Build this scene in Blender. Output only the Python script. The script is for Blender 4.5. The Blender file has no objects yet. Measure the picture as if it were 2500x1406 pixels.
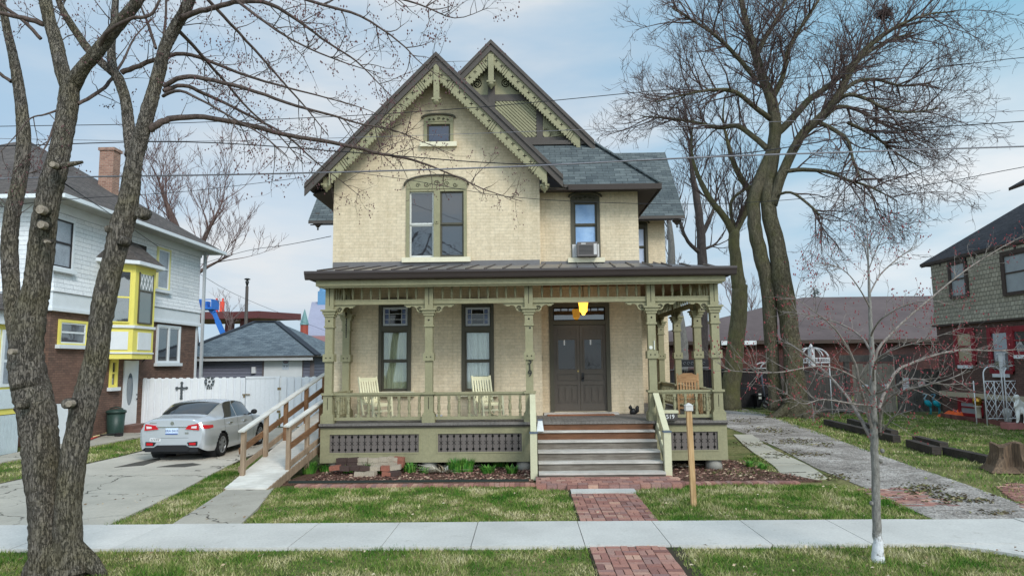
import bpy, math, random
import numpy as np
from mathutils import Vector, Matrix
R = random.Random(7)
rad = math.radians
SC = bpy.context.scene
COL = SC.collection
# ------------------------------------------------------------------ survey of the place: the camera's own geometry
CAMZ, FPX = 2.5, 1667.0
PITCH, YAW, ROLL = rad(6.22), rad(1.0), rad(0.6)
_f = Vector((-math.sin(YAW) * math.cos(PITCH), math.cos(YAW) * math.cos(PITCH), math.sin(PITCH)))
_r0 = Vector((math.cos(YAW), math.sin(YAW), 0))
_u0 = _r0.cross(_f)
_r = math.cos(ROLL) * _r0 - math.sin(ROLL) * _u0
_u = math.cos(ROLL) * _u0 + math.sin(ROLL) * _r0


def P(px, py, Y):
    """surveyed point at street-distance Y"""
    d = _f + (px - 1250) / FPX * _r + (703 - py) / FPX * _u
    t = Y / d.y
    return Vector((d.x * t, Y, CAMZ + d.z * t))


def G(px, py, z=0.0):
    """surveyed point on the ground"""
    d = _f + (px - 1250) / FPX * _r + (703 - py) / FPX * _u
    t = (z - CAMZ) / d.z
    return Vector((d.x * t, d.y * t, z))


def PX(px, py, X):
    """surveyed point on a wall that runs away from the street at X"""
    d = _f + (px - 1250) / FPX * _r + (703 - py) / FPX * _u
    t = X / d.x
    return Vector((X, d.y * t, CAMZ + d.z * t))


# ------------------------------------------------------------------ mesh builder
class MB:
    def __init__(self):
        self.v, self.f, self.m, self.s = [], [], [], []

    def add(self, vs, fs, m=0, smooth=False):
        o = len(self.v)
        self.v.extend([tuple(p) for p in vs])
        for f in fs:
            self.f.append(tuple(i + o for i in f)); self.m.append(m); self.s.append(smooth)
        return self

    def poly(self, pts, m=0):
        return self.add(pts, [tuple(range(len(pts)))], m)

    def box(self, x0, x1, y0, y1, z0, z1, m=0):
        if x0 > x1: x0, x1 = x1, x0
        if y0 > y1: y0, y1 = y1, y0
        if z0 > z1: z0, z1 = z1, z0
        v = [(x0, y0, z0), (x1, y0, z0), (x1, y1, z0), (x0, y1, z0), (x0, y0, z1), (x1, y0, z1), (x1, y1, z1), (x0, y1, z1)]
        return self.add(v, [(0, 3, 2, 1), (4, 5, 6, 7), (0, 1, 5, 4), (1, 2, 6, 5), (2, 3, 7, 6), (3, 0, 4, 7)], m)

    def beam(self, a, b, w, h, m=0, up=(0, 0, 1), mend=None):
        a, b = Vector(a), Vector(b)
        d = (b - a).normalized(); u = Vector(up)
        s = d.cross(u)
        if s.length < 1e-4: s = d.cross(Vector((0, 1, 0)))
        s.normalize(); u = s.cross(d)
        v = []
        for p in (a, b):
            for i, j in ((-1, -1), (1, -1), (1, 1), (-1, 1)):
                v.append(p + s * (i * w / 2) + u * (j * h / 2))
        return self.add(v, [(3, 2, 1, 0), (4, 5, 6, 7), (0, 1, 5, 4), (1, 2, 6, 5), (2, 3, 7, 6), (3, 0, 4, 7)], m)

    def xz(self, pts, y0, y1, m=0, mside=None):
        """polygon in x,z pushed from y0 (street side) to y1"""
        n = len(pts)
        area = sum(pts[i][0] * pts[(i + 1) % n][1] - pts[(i + 1) % n][0] * pts[i][1] for i in range(n))
        if area < 0: pts = pts[::-1]
        v = [(p[0], y0, p[1]) for p in pts] + [(p[0], y1, p[1]) for p in pts]
        self.add(v, [tuple(range(n)), tuple(range(2 * n - 1, n - 1, -1))], m)
        self.add(v, [(i, i + n, (i + 1) % n + n, (i + 1) % n) for i in range(n)], m if mside is None else mside)
        return self

    def yz(self, pts, x0, x1, m=0):
        n = len(pts)
        area = sum(pts[i][0] * pts[(i + 1) % n][1] - pts[(i + 1) % n][0] * pts[i][1] for i in range(n))
        if area < 0: pts = pts[::-1]
        if x0 < x1: x0, x1 = x1, x0
        v = [(x0, p[0], p[1]) for p in pts] + [(x1, p[0], p[1]) for p in pts]
        return self.add(v, [tuple(range(n)), tuple(range(2 * n - 1, n - 1, -1))] + [(i, i + n, (i + 1) % n + n, (i + 1) % n) for i in range(n)], m)

    def xy(self, pts, z0, z1, m=0):
        n = len(pts)
        area = sum(pts[i][0] * pts[(i + 1) % n][1] - pts[(i + 1) % n][0] * pts[i][1] for i in range(n))
        if area < 0: pts = pts[::-1]
        v = [(p[0], p[1], z1) for p in pts] + [(p[0], p[1], z0) for p in pts]
        return self.add(v, [tuple(range(n)), tuple(range(2 * n - 1, n - 1, -1))] + [(i, i + n, (i + 1) % n + n, (i + 1) % n) for i in range(n)], m)

    def slab(self, pts, t, mtop=0, mrest=1):
        """roof plane: top polygon pts, pushed straight down by t"""
        n = len(pts)
        p = [Vector(q) for q in pts]
        nz = sum(p[i].x * p[(i + 1) % n].y - p[(i + 1) % n].x * p[i].y for i in range(n))
        if nz < 0: p = p[::-1]
        v = p + [q - Vector((0, 0, t)) for q in p]
        self.add(v, [tuple(range(n))], mtop)
        self.add(v, [tuple(range(2 * n - 1, n - 1, -1))] + [(i, i + n, (i + 1) % n + n, (i + 1) % n) for i in range(n)], mrest)
        return self

    def tube(self, pts, r, n=6, m=0, cap=True, smooth=True):
        k = len(pts)
        pts = [Vector(p) for p in pts]
        rs = r if isinstance(r, (list, tuple)) else [r] * k
        vs, fs = [], []
        t0 = (pts[1] - pts[0]).normalized()
        ref = Vector((0, 0, 1)) if abs(t0.z) < .9 else Vector((1, 0, 0))
        s = t0.cross(ref).normalized()
        for i in range(k):
            t = (pts[min(i + 1, k - 1)] - pts[max(i - 1, 0)])
            if t.length < 1e-9: t = t0
            t = t.normalized()
            s = (s - t * s.dot(t))
            s = s.normalized() if s.length > 1e-6 else t.orthogonal().normalized()
            b = t.cross(s)
            for j in range(n):
                a = 2 * math.pi * j / n
                vs.append(pts[i] + (s * math.cos(a) + b * math.sin(a)) * rs[i])
        for i in range(k - 1):
            for j in range(n):
                fs.append((i * n + j, i * n + (j + 1) % n, (i + 1) * n + (j + 1) % n, (i + 1) * n + j))
        self.add(vs, fs, m, smooth)
        if cap:
            o = len(self.v) - len(vs)
            self.f.append(tuple(o + j for j in range(n))[::-1]); self.m.append(m); self.s.append(False)
            self.f.append(tuple(o + (k - 1) * n + j for j in range(n))); self.m.append(m); self.s.append(False)
        return self

    def lathe(self, prof, c=(0, 0, 0), n=12, m=0, smooth=True, sx=1, sy=1, rot=0):
        c = Vector(c); vs, fs = [], []
        for (r, z) in prof:
            for j in range(n):
                a = 2 * math.pi * (j + rot) / n
                vs.append((c.x + max(r, 1e-4) * math.cos(a) * sx, c.y + max(r, 1e-4) * math.sin(a) * sy, c.z + z))
        for i in range(len(prof) - 1):
            for j in range(n):
                fs.append((i * n + j, i * n + (j + 1) % n, (i + 1) * n + (j + 1) % n, (i + 1) * n + j))
        fs.append(tuple(range(n))[::-1]); fs.append(tuple(range((len(prof) - 1) * n, len(prof) * n)))
        return self.add(vs, fs, m, smooth)

    def ball(self, c, r, n=10, m=0, sx=1, sy=1, sz=1):
        k = max(5, n // 2)
        prof = [(math.sin(math.pi * i / k) * r, -math.cos(math.pi * i / k) * r * sz) for i in range(k + 1)]
        return self.lathe(prof, c, n, m, True, sx, sy)

    def disc_y(self, c, r, y0, y1, n=14, m=0):
        return self.xz([(c[0] + r * math.cos(2 * math.pi * i / n), c[1] + r * math.sin(2 * math.pi * i / n)) for i in range(n)], y0, y1, m)

    def build(self, name, mats, parent=None, off=None):
        me = bpy.data.meshes.new(name)
        if off is not None:
            o = Vector(off); v = [(p[0] - o.x, p[1] - o.y, p[2] - o.z) for p in self.v]
        else:
            v = self.v
        me.from_pydata(v, [], self.f)
        for mt in (mats if isinstance(mats, (list, tuple)) else [mats]): me.materials.append(mt)
        me.polygons.foreach_set('material_index', self.m)
        me.polygons.foreach_set('use_smooth', self.s)
        me.update()
        ob = bpy.data.objects.new(name, me)
        COL.objects.link(ob)
        if parent is not None:
            ob.parent = parent
            if off is None:  # geometry given in world metres: undo the parent's offset
                w = root_matrix(parent)
                ob.matrix_parent_inverse = w.inverted()
        elif off is not None:
            ob.location = off
        return ob


def root_matrix(o):
    m = o.matrix_parent_inverse @ o.matrix_basis if o.parent else o.matrix_basis.copy()
    loc = Matrix.Translation(o.location) @ o.rotation_euler.to_matrix().to_4x4()
    if o.parent:
        return root_matrix(o.parent) @ o.matrix_parent_inverse @ loc
    return loc


def tag(o, label=None, cat=None, group=None, kind=None):
    if label: o['label'] = label
    if cat: o['category'] = cat
    if group: o['group'] = group
    if kind: o['kind'] = kind
    return o


def thing(name, label, cat, loc=(0, 0, 0), rz=0, group=None):
    o = bpy.data.objects.new(name, None)
    o.empty_display_size = .2
    COL.objects.link(o)
    o.location = loc; o.rotation_euler = (0, 0, rz)
    return tag(o, label, cat, group)


def solo(name, mb, mats, label, cat, group=None, off=None):
    return tag(mb.build(name, mats, None, off), label, cat, group)


def struct(name, mb, mats):
    return tag(mb.build(name, mats), kind='structure')


def copy_tree(o, parent=None):
    c = o.copy(); COL.objects.link(c)
    if parent is not None: c.parent = parent
    for ch in [x for x in bpy.data.objects if x.parent == o]:
        copy_tree(ch, c)
    return c


def text_mesh(txt, size, name, mat, parent, origin, rx=90, rz=0, depth=.004, align='CENTER', lead=1.0):
    cu = bpy.data.curves.new(name, 'FONT'); cu.body = txt; cu.size = size; cu.extrude = depth
    cu.align_x = align; cu.align_y = 'CENTER'; cu.space_line = lead
    tmp = bpy.data.objects.new(name + '_tmp', cu); COL.objects.link(tmp)
    dg = bpy.context.evaluated_depsgraph_get(); dg.update()
    me = bpy.data.meshes.new_from_object(tmp.evaluated_get(dg))
    bpy.data.objects.remove(tmp); bpy.data.curves.remove(cu)
    M_ = Matrix.Translation(origin) @ Matrix.Rotation(rad(rz), 4, 'Z') @ Matrix.Rotation(rad(rx), 4, 'X')
    me.transform(M_)
    me.materials.clear(); me.materials.append(mat)
    ob = bpy.data.objects.new(name, me); COL.objects.link(ob)
    if parent is not None:
        ob.parent = parent; ob.matrix_parent_inverse = root_matrix(parent).inverted()
    return ob


# ------------------------------------------------------------------ materials
def srgb(r, g, b):
    f = lambda c: (c / 255 / 12.92) if c / 255 <= .04045 else ((c / 255 + .055) / 1.055) ** 2.4
    return (f(r), f(g), f(b), 1)


class NT:
    def __init__(self, name):
        self.mat = bpy.data.materials.new(name); self.mat.use_nodes = True
        self.nt = self.mat.node_tree; self.b = self.nt.nodes['Principled BSDF']

    def n(self, t, **kw):
        x = self.nt.nodes.new(t)
        for k, v in kw.items(): setattr(x, k, v)
        return x

    def link(self, a, b): self.nt.links.new(a, b)

    def math(self, op, a, b=None, c=None):
        x = self.n('ShaderNodeMath', operation=op)
        for i, q in enumerate((a, b, c)):
            if q is None: continue
            if hasattr(q, 'links'): self.link(q, x.inputs[i])
            else: x.inputs[i].default_value = q
        return x.outputs[0]

    def pos(self, sc=(1, 1, 1)):
        g = self.n('ShaderNodeNewGeometry')
        mp = self.n('ShaderNodeMapping'); mp.inputs['Scale'].default_value = sc
        self.link(g.outputs['Position'], mp.inputs['Vector'])
        return mp.outputs[0]

    def wall_uv(self, vk=1.0, su=1.0):
        g = self.n('ShaderNodeNewGeometry')
        a = self.n('ShaderNodeSeparateXYZ'); self.link(g.outputs['Position'], a.inputs[0])
        b = self.n('ShaderNodeSeparateXYZ'); self.link(g.outputs['True Normal'], b.inputs[0])
        ax = self.math('ABSOLUTE', b.outputs[0]); ay = self.math('ABSOLUTE', b.outputs[1])
        t = self.math('GREATER_THAN', ax, ay)
        u = self.math('ADD', self.math('MULTIPLY', a.outputs[1], t), self.math('MULTIPLY', a.outputs[0], self.math('SUBTRACT', 1.0, t)))
        c = self.n('ShaderNodeCombineXYZ')
        self.link(self.math('MULTIPLY', u, su), c.inputs[0]); self.link(self.math('MULTIPLY', a.outputs[2], vk), c.inputs[1])
        return c.outputs[0]

    def noise(self, vec, scale, detail=5, rough=.6):
        x = self.n('ShaderNodeTexNoise'); x.inputs['Scale'].default_value = scale
        x.inputs['Detail'].default_value = detail; x.inputs['Roughness'].default_value = rough
        self.link(vec, x.inputs['Vector'])
        return x.outputs['Fac']

    def ramp(self, fac, stops, interp='LINEAR'):
        x = self.n('ShaderNodeValToRGB'); x.color_ramp.interpolation = interp
        cr = x.color_ramp
        while len(cr.elements) < len(stops): cr.elements.new(.5)
        for e, (p, c) in zip(cr.elements, stops):
            e.position = p; e.color = c if len(c) == 4 else (*c, 1)
        self.link(fac, x.inputs[0])
        return x.outputs[0]

    def mix(self, fac, a, b, mode='MIX'):
        x = self.n('ShaderNodeMix', data_type='RGBA', blend_type=mode)
        for q, s in ((fac, x.inputs[0]), (a, x.inputs[6]), (b, x.inputs[7])):
            if hasattr(q, 'links'): self.link(q, s)
            else: s.default_value = q if not isinstance(q, (tuple, list)) or len(q) == 4 else (*q, 1)
        return x.outputs[2]

    def bump(self, h, strength=.3, dist=.01):
        x = self.n('ShaderNodeBump'); x.inputs['Strength'].default_value = strength; x.inputs['Distance'].default_value = dist
        self.link(h, x.inputs['Height']); self.link(x.outputs[0], self.b.inputs['Normal'])

    def out(self, col=None, rough=.8, spec=.3, metal=0):
        if col is not None:
            if hasattr(col, 'links'): self.link(col, self.b.inputs['Base Color'])
            else: self.b.inputs['Base Color'].default_value = col if len(col) == 4 else (*col, 1)
        if hasattr(rough, 'links'): self.link(rough, self.b.inputs['Roughness'])
        else: self.b.inputs['Roughness'].default_value = rough
        self.b.inputs['Specular IOR Level'].default_value = spec
        self.b.inputs['Metallic'].default_value = metal
        return self.mat


def dk(c, k): return (c[0] * k, c[1] * k, c[2] * k, 1)


def paint(name, c, var=.14, scale=3.0, rough=.6, bump=.15, bs=60, stretch=(1, 1, 1), spec=.3, metal=0, c2=None, wear=None):
    t = NT(name); p = t.pos(stretch)
    col = t.ramp(t.noise(p, scale, 6), [(.3, dk(c, 1 - var)), (.7, c2 or dk(c, 1 + var * .6))])
    fine = t.noise(p, scale * 9, 4, .7)
    col = t.mix(.35, col, t.ramp(fine, [(.35, dk(c, 1 - 1.6 * var)), (.6, dk(c, 1 + var * .5))]))
    if wear:
        wc, lo = wear
        col = t.mix(t.ramp(t.noise(p, scale * 4, 7, .75), [(lo, (0, 0, 0)), (lo + .05, (1, 1, 1))]), col, wc)
    if bump: t.bump(t.noise(p, bs, 3), bump, .004)
    return t.out(col, rough, spec, metal)


def brick(name, c1, c2, mortar, bw=.215, bh=.075, ms=.010, bump=.6, blotch=.25, bl_col=None, vk=1.0, rough=.85, seed=0, bscale=.6, bias=0.0, off=.5, msm=.15, streak=0):
    t = NT(name); uv = t.wall_uv(vk)
    # a little waviness so the courses are not ruler-straight
    nz = t.n('ShaderNodeTexNoise'); nz.inputs['Scale'].default_value = 3.1; t.link(t.pos(), nz.inputs['Vector'])
    sub = t.n('ShaderNodeVectorMath', operation='MULTIPLY_ADD')
    t.link(nz.outputs['Color'], sub.inputs[0]); sub.inputs[1].default_value = (.012, .010, 0); t.link(uv, sub.inputs[2])
    b = t.n('ShaderNodeTexBrick'); b.offset = off
    t.link(sub.outputs[0], b.inputs['Vector'])
    b.inputs['Color1'].default_value = c1; b.inputs['Color2'].default_value = c2; b.inputs['Mortar'].default_value = mortar
    b.inputs['Scale'].default_value = 1; b.inputs['Mortar Size'].default_value = ms; b.inputs['Mortar Smooth'].default_value = msm
    b.inputs['Bias'].default_value = bias; b.inputs['Brick Width'].default_value = bw; b.inputs['Row Height'].default_value = bh
    p = t.pos()
    col = b.outputs['Color']
    n1 = t.noise(p, bscale, 6, .65)
    col = t.mix(t.ramp(n1, [(.42, (0, 0, 0)), (.68, (blotch * 2, blotch * 2, blotch * 2))]), col, bl_col or dk(c1, .6))
    n2 = t.noise(p, 14, 5, .7)
    col = t.mix(1.0, col, t.ramp(n2, [(.3, (.82, .82, .82)), (.65, (1.06, 1.06, 1.06))]), 'MULTIPLY')
    if streak:
        n3 = t.noise(t.pos((3.2, 3.2, .28)), 1.6, 6, .65)
        col = t.mix(1.0, col, t.ramp(n3, [(.34, (1 - streak, 1 - streak * 1.1, 1 - streak * 1.35)), (.6, (1.04, 1.04, 1.04))]), 'MULTIPLY')
    h = t.math('ADD', t.math('MULTIPLY', b.outputs['Fac'], -1.0), t.math('MULTIPLY', n2, .5))
    t.bump(h, bump, .012)
    return t.out(col, rough, .25)


def island(name, stops, rough=.9, spec=.2, patch=None, bump=0):
    """colour picked per loose piece (brick, blade, chip)"""
    t = NT(name)
    g = t.n('ShaderNodeNewGeometry')
    fac = g.outputs['Random Per Island']
    if patch:
        n = t.noise(t.pos(), patch[0], 5, .62)
        fac = t.math('ADD', t.math('MULTIPLY', fac, 1 - patch[1]), t.math('MULTIPLY', t.ramp(n, [(.32, (0, 0, 0)), (.68, (1, 1, 1))]), patch[1]))
    col = t.ramp(fac, stops)
    n2 = t.noise(t.pos(), 45, 4, .7)
    col = t.mix(1.0, col, t.ramp(n2, [(.3, (.7, .7, .7)), (.7, (1.1, 1.1, 1.1))]), 'MULTIPLY')
    if bump: t.bump(n2, bump, .006)
    return t.out(col, rough, spec)


def glass_dark(name, c=(.02, .022, .027), ior=2.0, rough=.03, wob=.02):
    t = NT(name); t.b.inputs['IOR'].default_value = ior
    t.bump(t.noise(t.pos(), 2.2, 2), wob, .05)
    return t.out((*c, 1), rough, .5)


def glass_clear(name, tint=(.92, .95, .95), k=.22):
    t = NT(name); nt = t.nt
    tr = t.n('ShaderNodeBsdfTransparent'); tr.inputs[0].default_value = (*tint, 1)
    gl = t.n('ShaderNodeBsdfGlossy'); gl.inputs['Roughness'].default_value = .02
    lw = t.n('ShaderNodeLayerWeight'); lw.inputs[0].default_value = k
    mx = t.n('ShaderNodeMixShader')
    t.link(t.math('ADD', t.math('MULTIPLY', lw.outputs['Fresnel'], 1.0), .06), mx.inputs[0])
    t.link(tr.outputs[0], mx.inputs[1]); t.link(gl.outputs[0], mx.inputs[2])
    t.link(mx.outputs[0], nt.nodes['Material Output'].inputs['Surface'])
    return t.mat


def plain(name, c, rough=.5, spec=.4, metal=0):
    t = NT(name)
    n = t.noise(t.pos(), 25, 4, .6)
    col = t.mix(1.0, (*c[:3], 1), t.ramp(n, [(.3, (.86, .86, .86)), (.7, (1.06, 1.06, 1.06))]), 'MULTIPLY')
    return t.out(col, rough, spec, metal)


def wood(name, c1, c2, axis=0, scale=3, rough=.8, knots=True):
    t = NT(name)
    st = [14, 14, 14]; st[axis] = .9
    p = t.pos(tuple(st))
    n = t.noise(p, scale, 6, .65)
    col = t.ramp(n, [(.3, c1), (.68, c2)])
    n2 = t.noise(t.pos(), 2.0, 5)
    col = t.mix(t.ramp(n2, [(.4, (0, 0, 0)), (.75, (.6, .6, .6))]), col, dk(c1, .6))
    t.bump(n, .3, .004)
    return t.out(col, rough, .25)
# ------------------------------------------------------------------ palette of the main house
M_CREAM = brick('painted_cream_brick', srgb(219, 203, 176), srgb(210, 193, 165), srgb(193, 177, 150), .25, .082, .005, .24, .16, srgb(200, 180, 150), bscale=.8, streak=.08)
OLIVE = srgb(146, 141, 111)
M_OLIVE = paint('olive_trim_paint', OLIVE, .2, 2.2, .55, .2, wear=(srgb(118, 110, 88), .66))
M_OLIVED = paint('olive_trim_groove', srgb(60, 60, 44), .1, 3, .7)
M_PALE = paint('pale_newel_paint', srgb(200, 196, 166), .10, 3, .6, .15, wear=(srgb(156, 150, 124), .66))
M_BROWN = paint('dark_brown_trim', srgb(78, 71, 66), .2, 2.5, .5, .1)
M_GUTTER = paint('brown_metal_gutter', srgb(66, 57, 56), .06, 2, .35, 0, spec=.5)
M_TAUPE = paint('taupe_door_paint', srgb(92, 84, 76), .10, 3, .5, .08)
M_CASE = paint('dark_olive_casing', srgb(82, 78, 66), .12, 3, .55, .1)
M_SLATE = brick('slate_blue_shingle', srgb(102, 109, 110), srgb(74, 81, 84), srgb(44, 49, 52), .31, .135, .006, .9, .10, srgb(128, 136, 136), vk=1.4, seed=1, bscale=1.7, bias=.1)
M_SOFFIT = paint('dark_soffit', srgb(62, 54, 50), .1, 3, .7)
M_CEIL = wood('stained_porch_ceiling', srgb(112, 84, 60), srgb(132, 100, 72), 1, 2)
M_SEAM = paint('standing_seam_roof', srgb(104, 100, 100), .12, 1.2, .38, 0, spec=.6)
M_DECK = wood('grey_deck_boards', srgb(104, 99, 95), srgb(134, 128, 122), 1, 3)
M_SKIRT = paint('taupe_skirt_panel', srgb(106, 98, 94), .08, 3, .6, .06)
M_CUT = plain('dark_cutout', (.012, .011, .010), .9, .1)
M_BLACK = plain('black_iron', (.014, .014, .015), .5, .4)
M_SILL = paint('cream_stone_sill', srgb(222, 214, 188), .12, 4, .8, .3, wear=(srgb(170, 110, 70), .74))
M_WSASH = paint('peeling_white_sash', srgb(205, 205, 200), .12, 6, .6, .2, wear=(srgb(120, 112, 104), .6))
M_GLASS = glass_dark('window_glass', (.03, .032, .038), 1.85, .02, .03)
M_DIM = glass_dark('dim_door_glass', (.012, .012, .013), 1.5)
M_CLEAR = glass_clear('clear_pane')
M_STAIN = paint('weathered_step_wood', srgb(150, 140, 130), .3, 3, .85, .3, stretch=(.5, 6, 6))
M_TREAD = wood('bleached_tread', srgb(168, 162, 154), srgb(214, 208, 200), 0, 3)
M_RISERA = wood('brown_riser', srgb(92, 64, 48), srgb(124, 86, 62), 0, 3)
M_RISERB = wood('grey_riser', srgb(92, 84, 76), srgb(138, 130, 120), 0, 3)
M_CONC = paint('pier_concrete', srgb(150, 146, 138), .15, 4, .9, .3)

YP, YW, YR, YG = 16.2, 17.9, 18.3, 22.8      # posts, gable wall, set-back wall, wing
FLOOR = 1.13
house = thing('brick_house', 'large cream painted brick house with olive trim, steep front gables and spindled porch', 'house', (-.5, 18, 0))
part = lambda name, mb, mats, parent=house: mb.build(name, mats, parent)


def holes_wall(mb, x0, x1, z0, z1, y, holes, depth=.16):
    xs = sorted({x0, x1, *[h[0] for h in holes], *[h[1] for h in holes]})
    zs = sorted({z0, z1, *[h[2] for h in holes], *[h[3] for h in holes]})
    for i in range(len(xs) - 1):
        for j in range(len(zs) - 1):
            cx, cz = (xs[i] + xs[i + 1]) / 2, (zs[j] + zs[j + 1]) / 2
            if any(h[0] < cx < h[1] and h[2] < cz < h[3] for h in holes): continue
            mb.poly([(xs[i], y, zs[j]), (xs[i + 1], y, zs[j]), (xs[i + 1], y, zs[j + 1]), (xs[i], y, zs[j + 1])])
    for (a, b, c, d) in holes:
        mb.poly([(a, y, c), (a, y, d), (a, y + depth, d), (a, y + depth, c)])
        mb.poly([(b, y, d), (b, y, c), (b, y + depth, c), (b, y + depth, d)])
        mb.poly([(a, y, d), (b, y, d), (b, y + depth, d), (a, y + depth, d)])
        mb.poly([(b, y, c), (a, y, c), (a, y + depth, c), (b, y + depth, c)])


def rect(pxa, pxb, pya, pyb, Y):
    a, b = P(pxa, (pya + pyb) / 2, Y), P(pxb, (pya + pyb) / 2, Y)
    m = (pxa + pxb) / 2
    return (a.x, b.x, P(m, pyb, Y).z, P(m, pya, Y).z)


W_UP = rect(992, 1140, 462, 629, YW)        # paired upper window
W_L1 = rect(924, 1004, 742, 955, YW)
W_L2 = rect(1127, 1206, 742, 955, YW)
W_AT = rect(1035, 1107, 298, 349, YW)
W_UR = rect(1394, 1465, 490, 630, YR)
W_DR = rect(1342, 1490, 740, 1004, YR)
W_WG = rect(1545, 1582, 552, 650, YG)
YF = 17.28
_a, _l, _q = P(1064, 126, YF), P(743, 431, YF), P(1375, 443, YF)
RX, RZ = _a.x, _a.z                          # front gable ridge
GXL, GXR = _l.x, _q.x
RS = (RZ - (_l.z + _q.z) / 2) / ((GXR - GXL) / 2)
under = lambda x: RZ - .16 - abs(x - RX) * RS
XL, XM, XRR = -5.08, .45, 3.13

EZ0 = P(1612, 447, 17.62).z
w = MB()
holes_wall(w, XL, XM, .22, 7.3, YW, [W_UP, W_L1, W_L2])
ga, gb, gz0, gz1 = W_AT
xu = lambda z, sg: RX + sg * (RZ - .16 - z) / RS
yy = lambda *q: w.poly([(p[0], YW, p[1]) for p in q])
yy((XL, 7.3), (XM, 7.3), (XM, under(XM)), (xu(gz0, 1), gz0), (xu(gz0, -1), gz0), (XL, under(XL)))
yy((xu(gz0, -1), gz0), (ga, gz0), (ga, gz1), (xu(gz1, -1), gz1))
yy((gb, gz0), (xu(gz0, 1), gz0), (xu(gz1, 1), gz1), (gb, gz1))
yy((xu(gz1, -1), gz1), (xu(gz1, 1), gz1), (RX, under(RX)))
w.poly([(XL, YW, 7.3 + .0), (XL, YW, .22), (XL, 28, .22), (XL, 28, 7.4)][::-1])
w.poly([(XM, YW, .22), (XM, YR, .22), (XM, YR, 7.8), (XM, YW, 7.8)])
holes_wall(w, XM, XRR, .22, EZ0 + .1, YR, [W_UR, W_DR])
w.poly([(XRR, YR, .22), (XRR, YG, .22), (XRR, YG, EZ0 + .1), (XRR, YR, EZ0 + .1)])
holes_wall(w, XRR, 4.78, .22, 7.3, YG, [(max(W_WG[0], XRR + .02), *W_WG[1:])])
w.poly([(4.78, YG, .22), (4.78, 27, .22), (4.78, 27, 7.3), (4.78, 24.9, 9.6), (4.78, YG, 7.3)])
w.poly([(-6.3, YG, .22), (XL, YG, .22), (XL, YG, 7.3), (-6.3, YG, 7.3)])
w.poly([(-6.3, YG, .22), (-6.3, YG, 7.3), (-6.3, 24.9, 9.6), (-6.3, 27, 7.3), (-6.3, 27, .22)])
w.poly([(4.78, 27, .22), (-6.3, 27, .22), (-6.3, 27, 7.3), (4.78, 27, 7.3)])
part('wall', w, M_CREAM)

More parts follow.
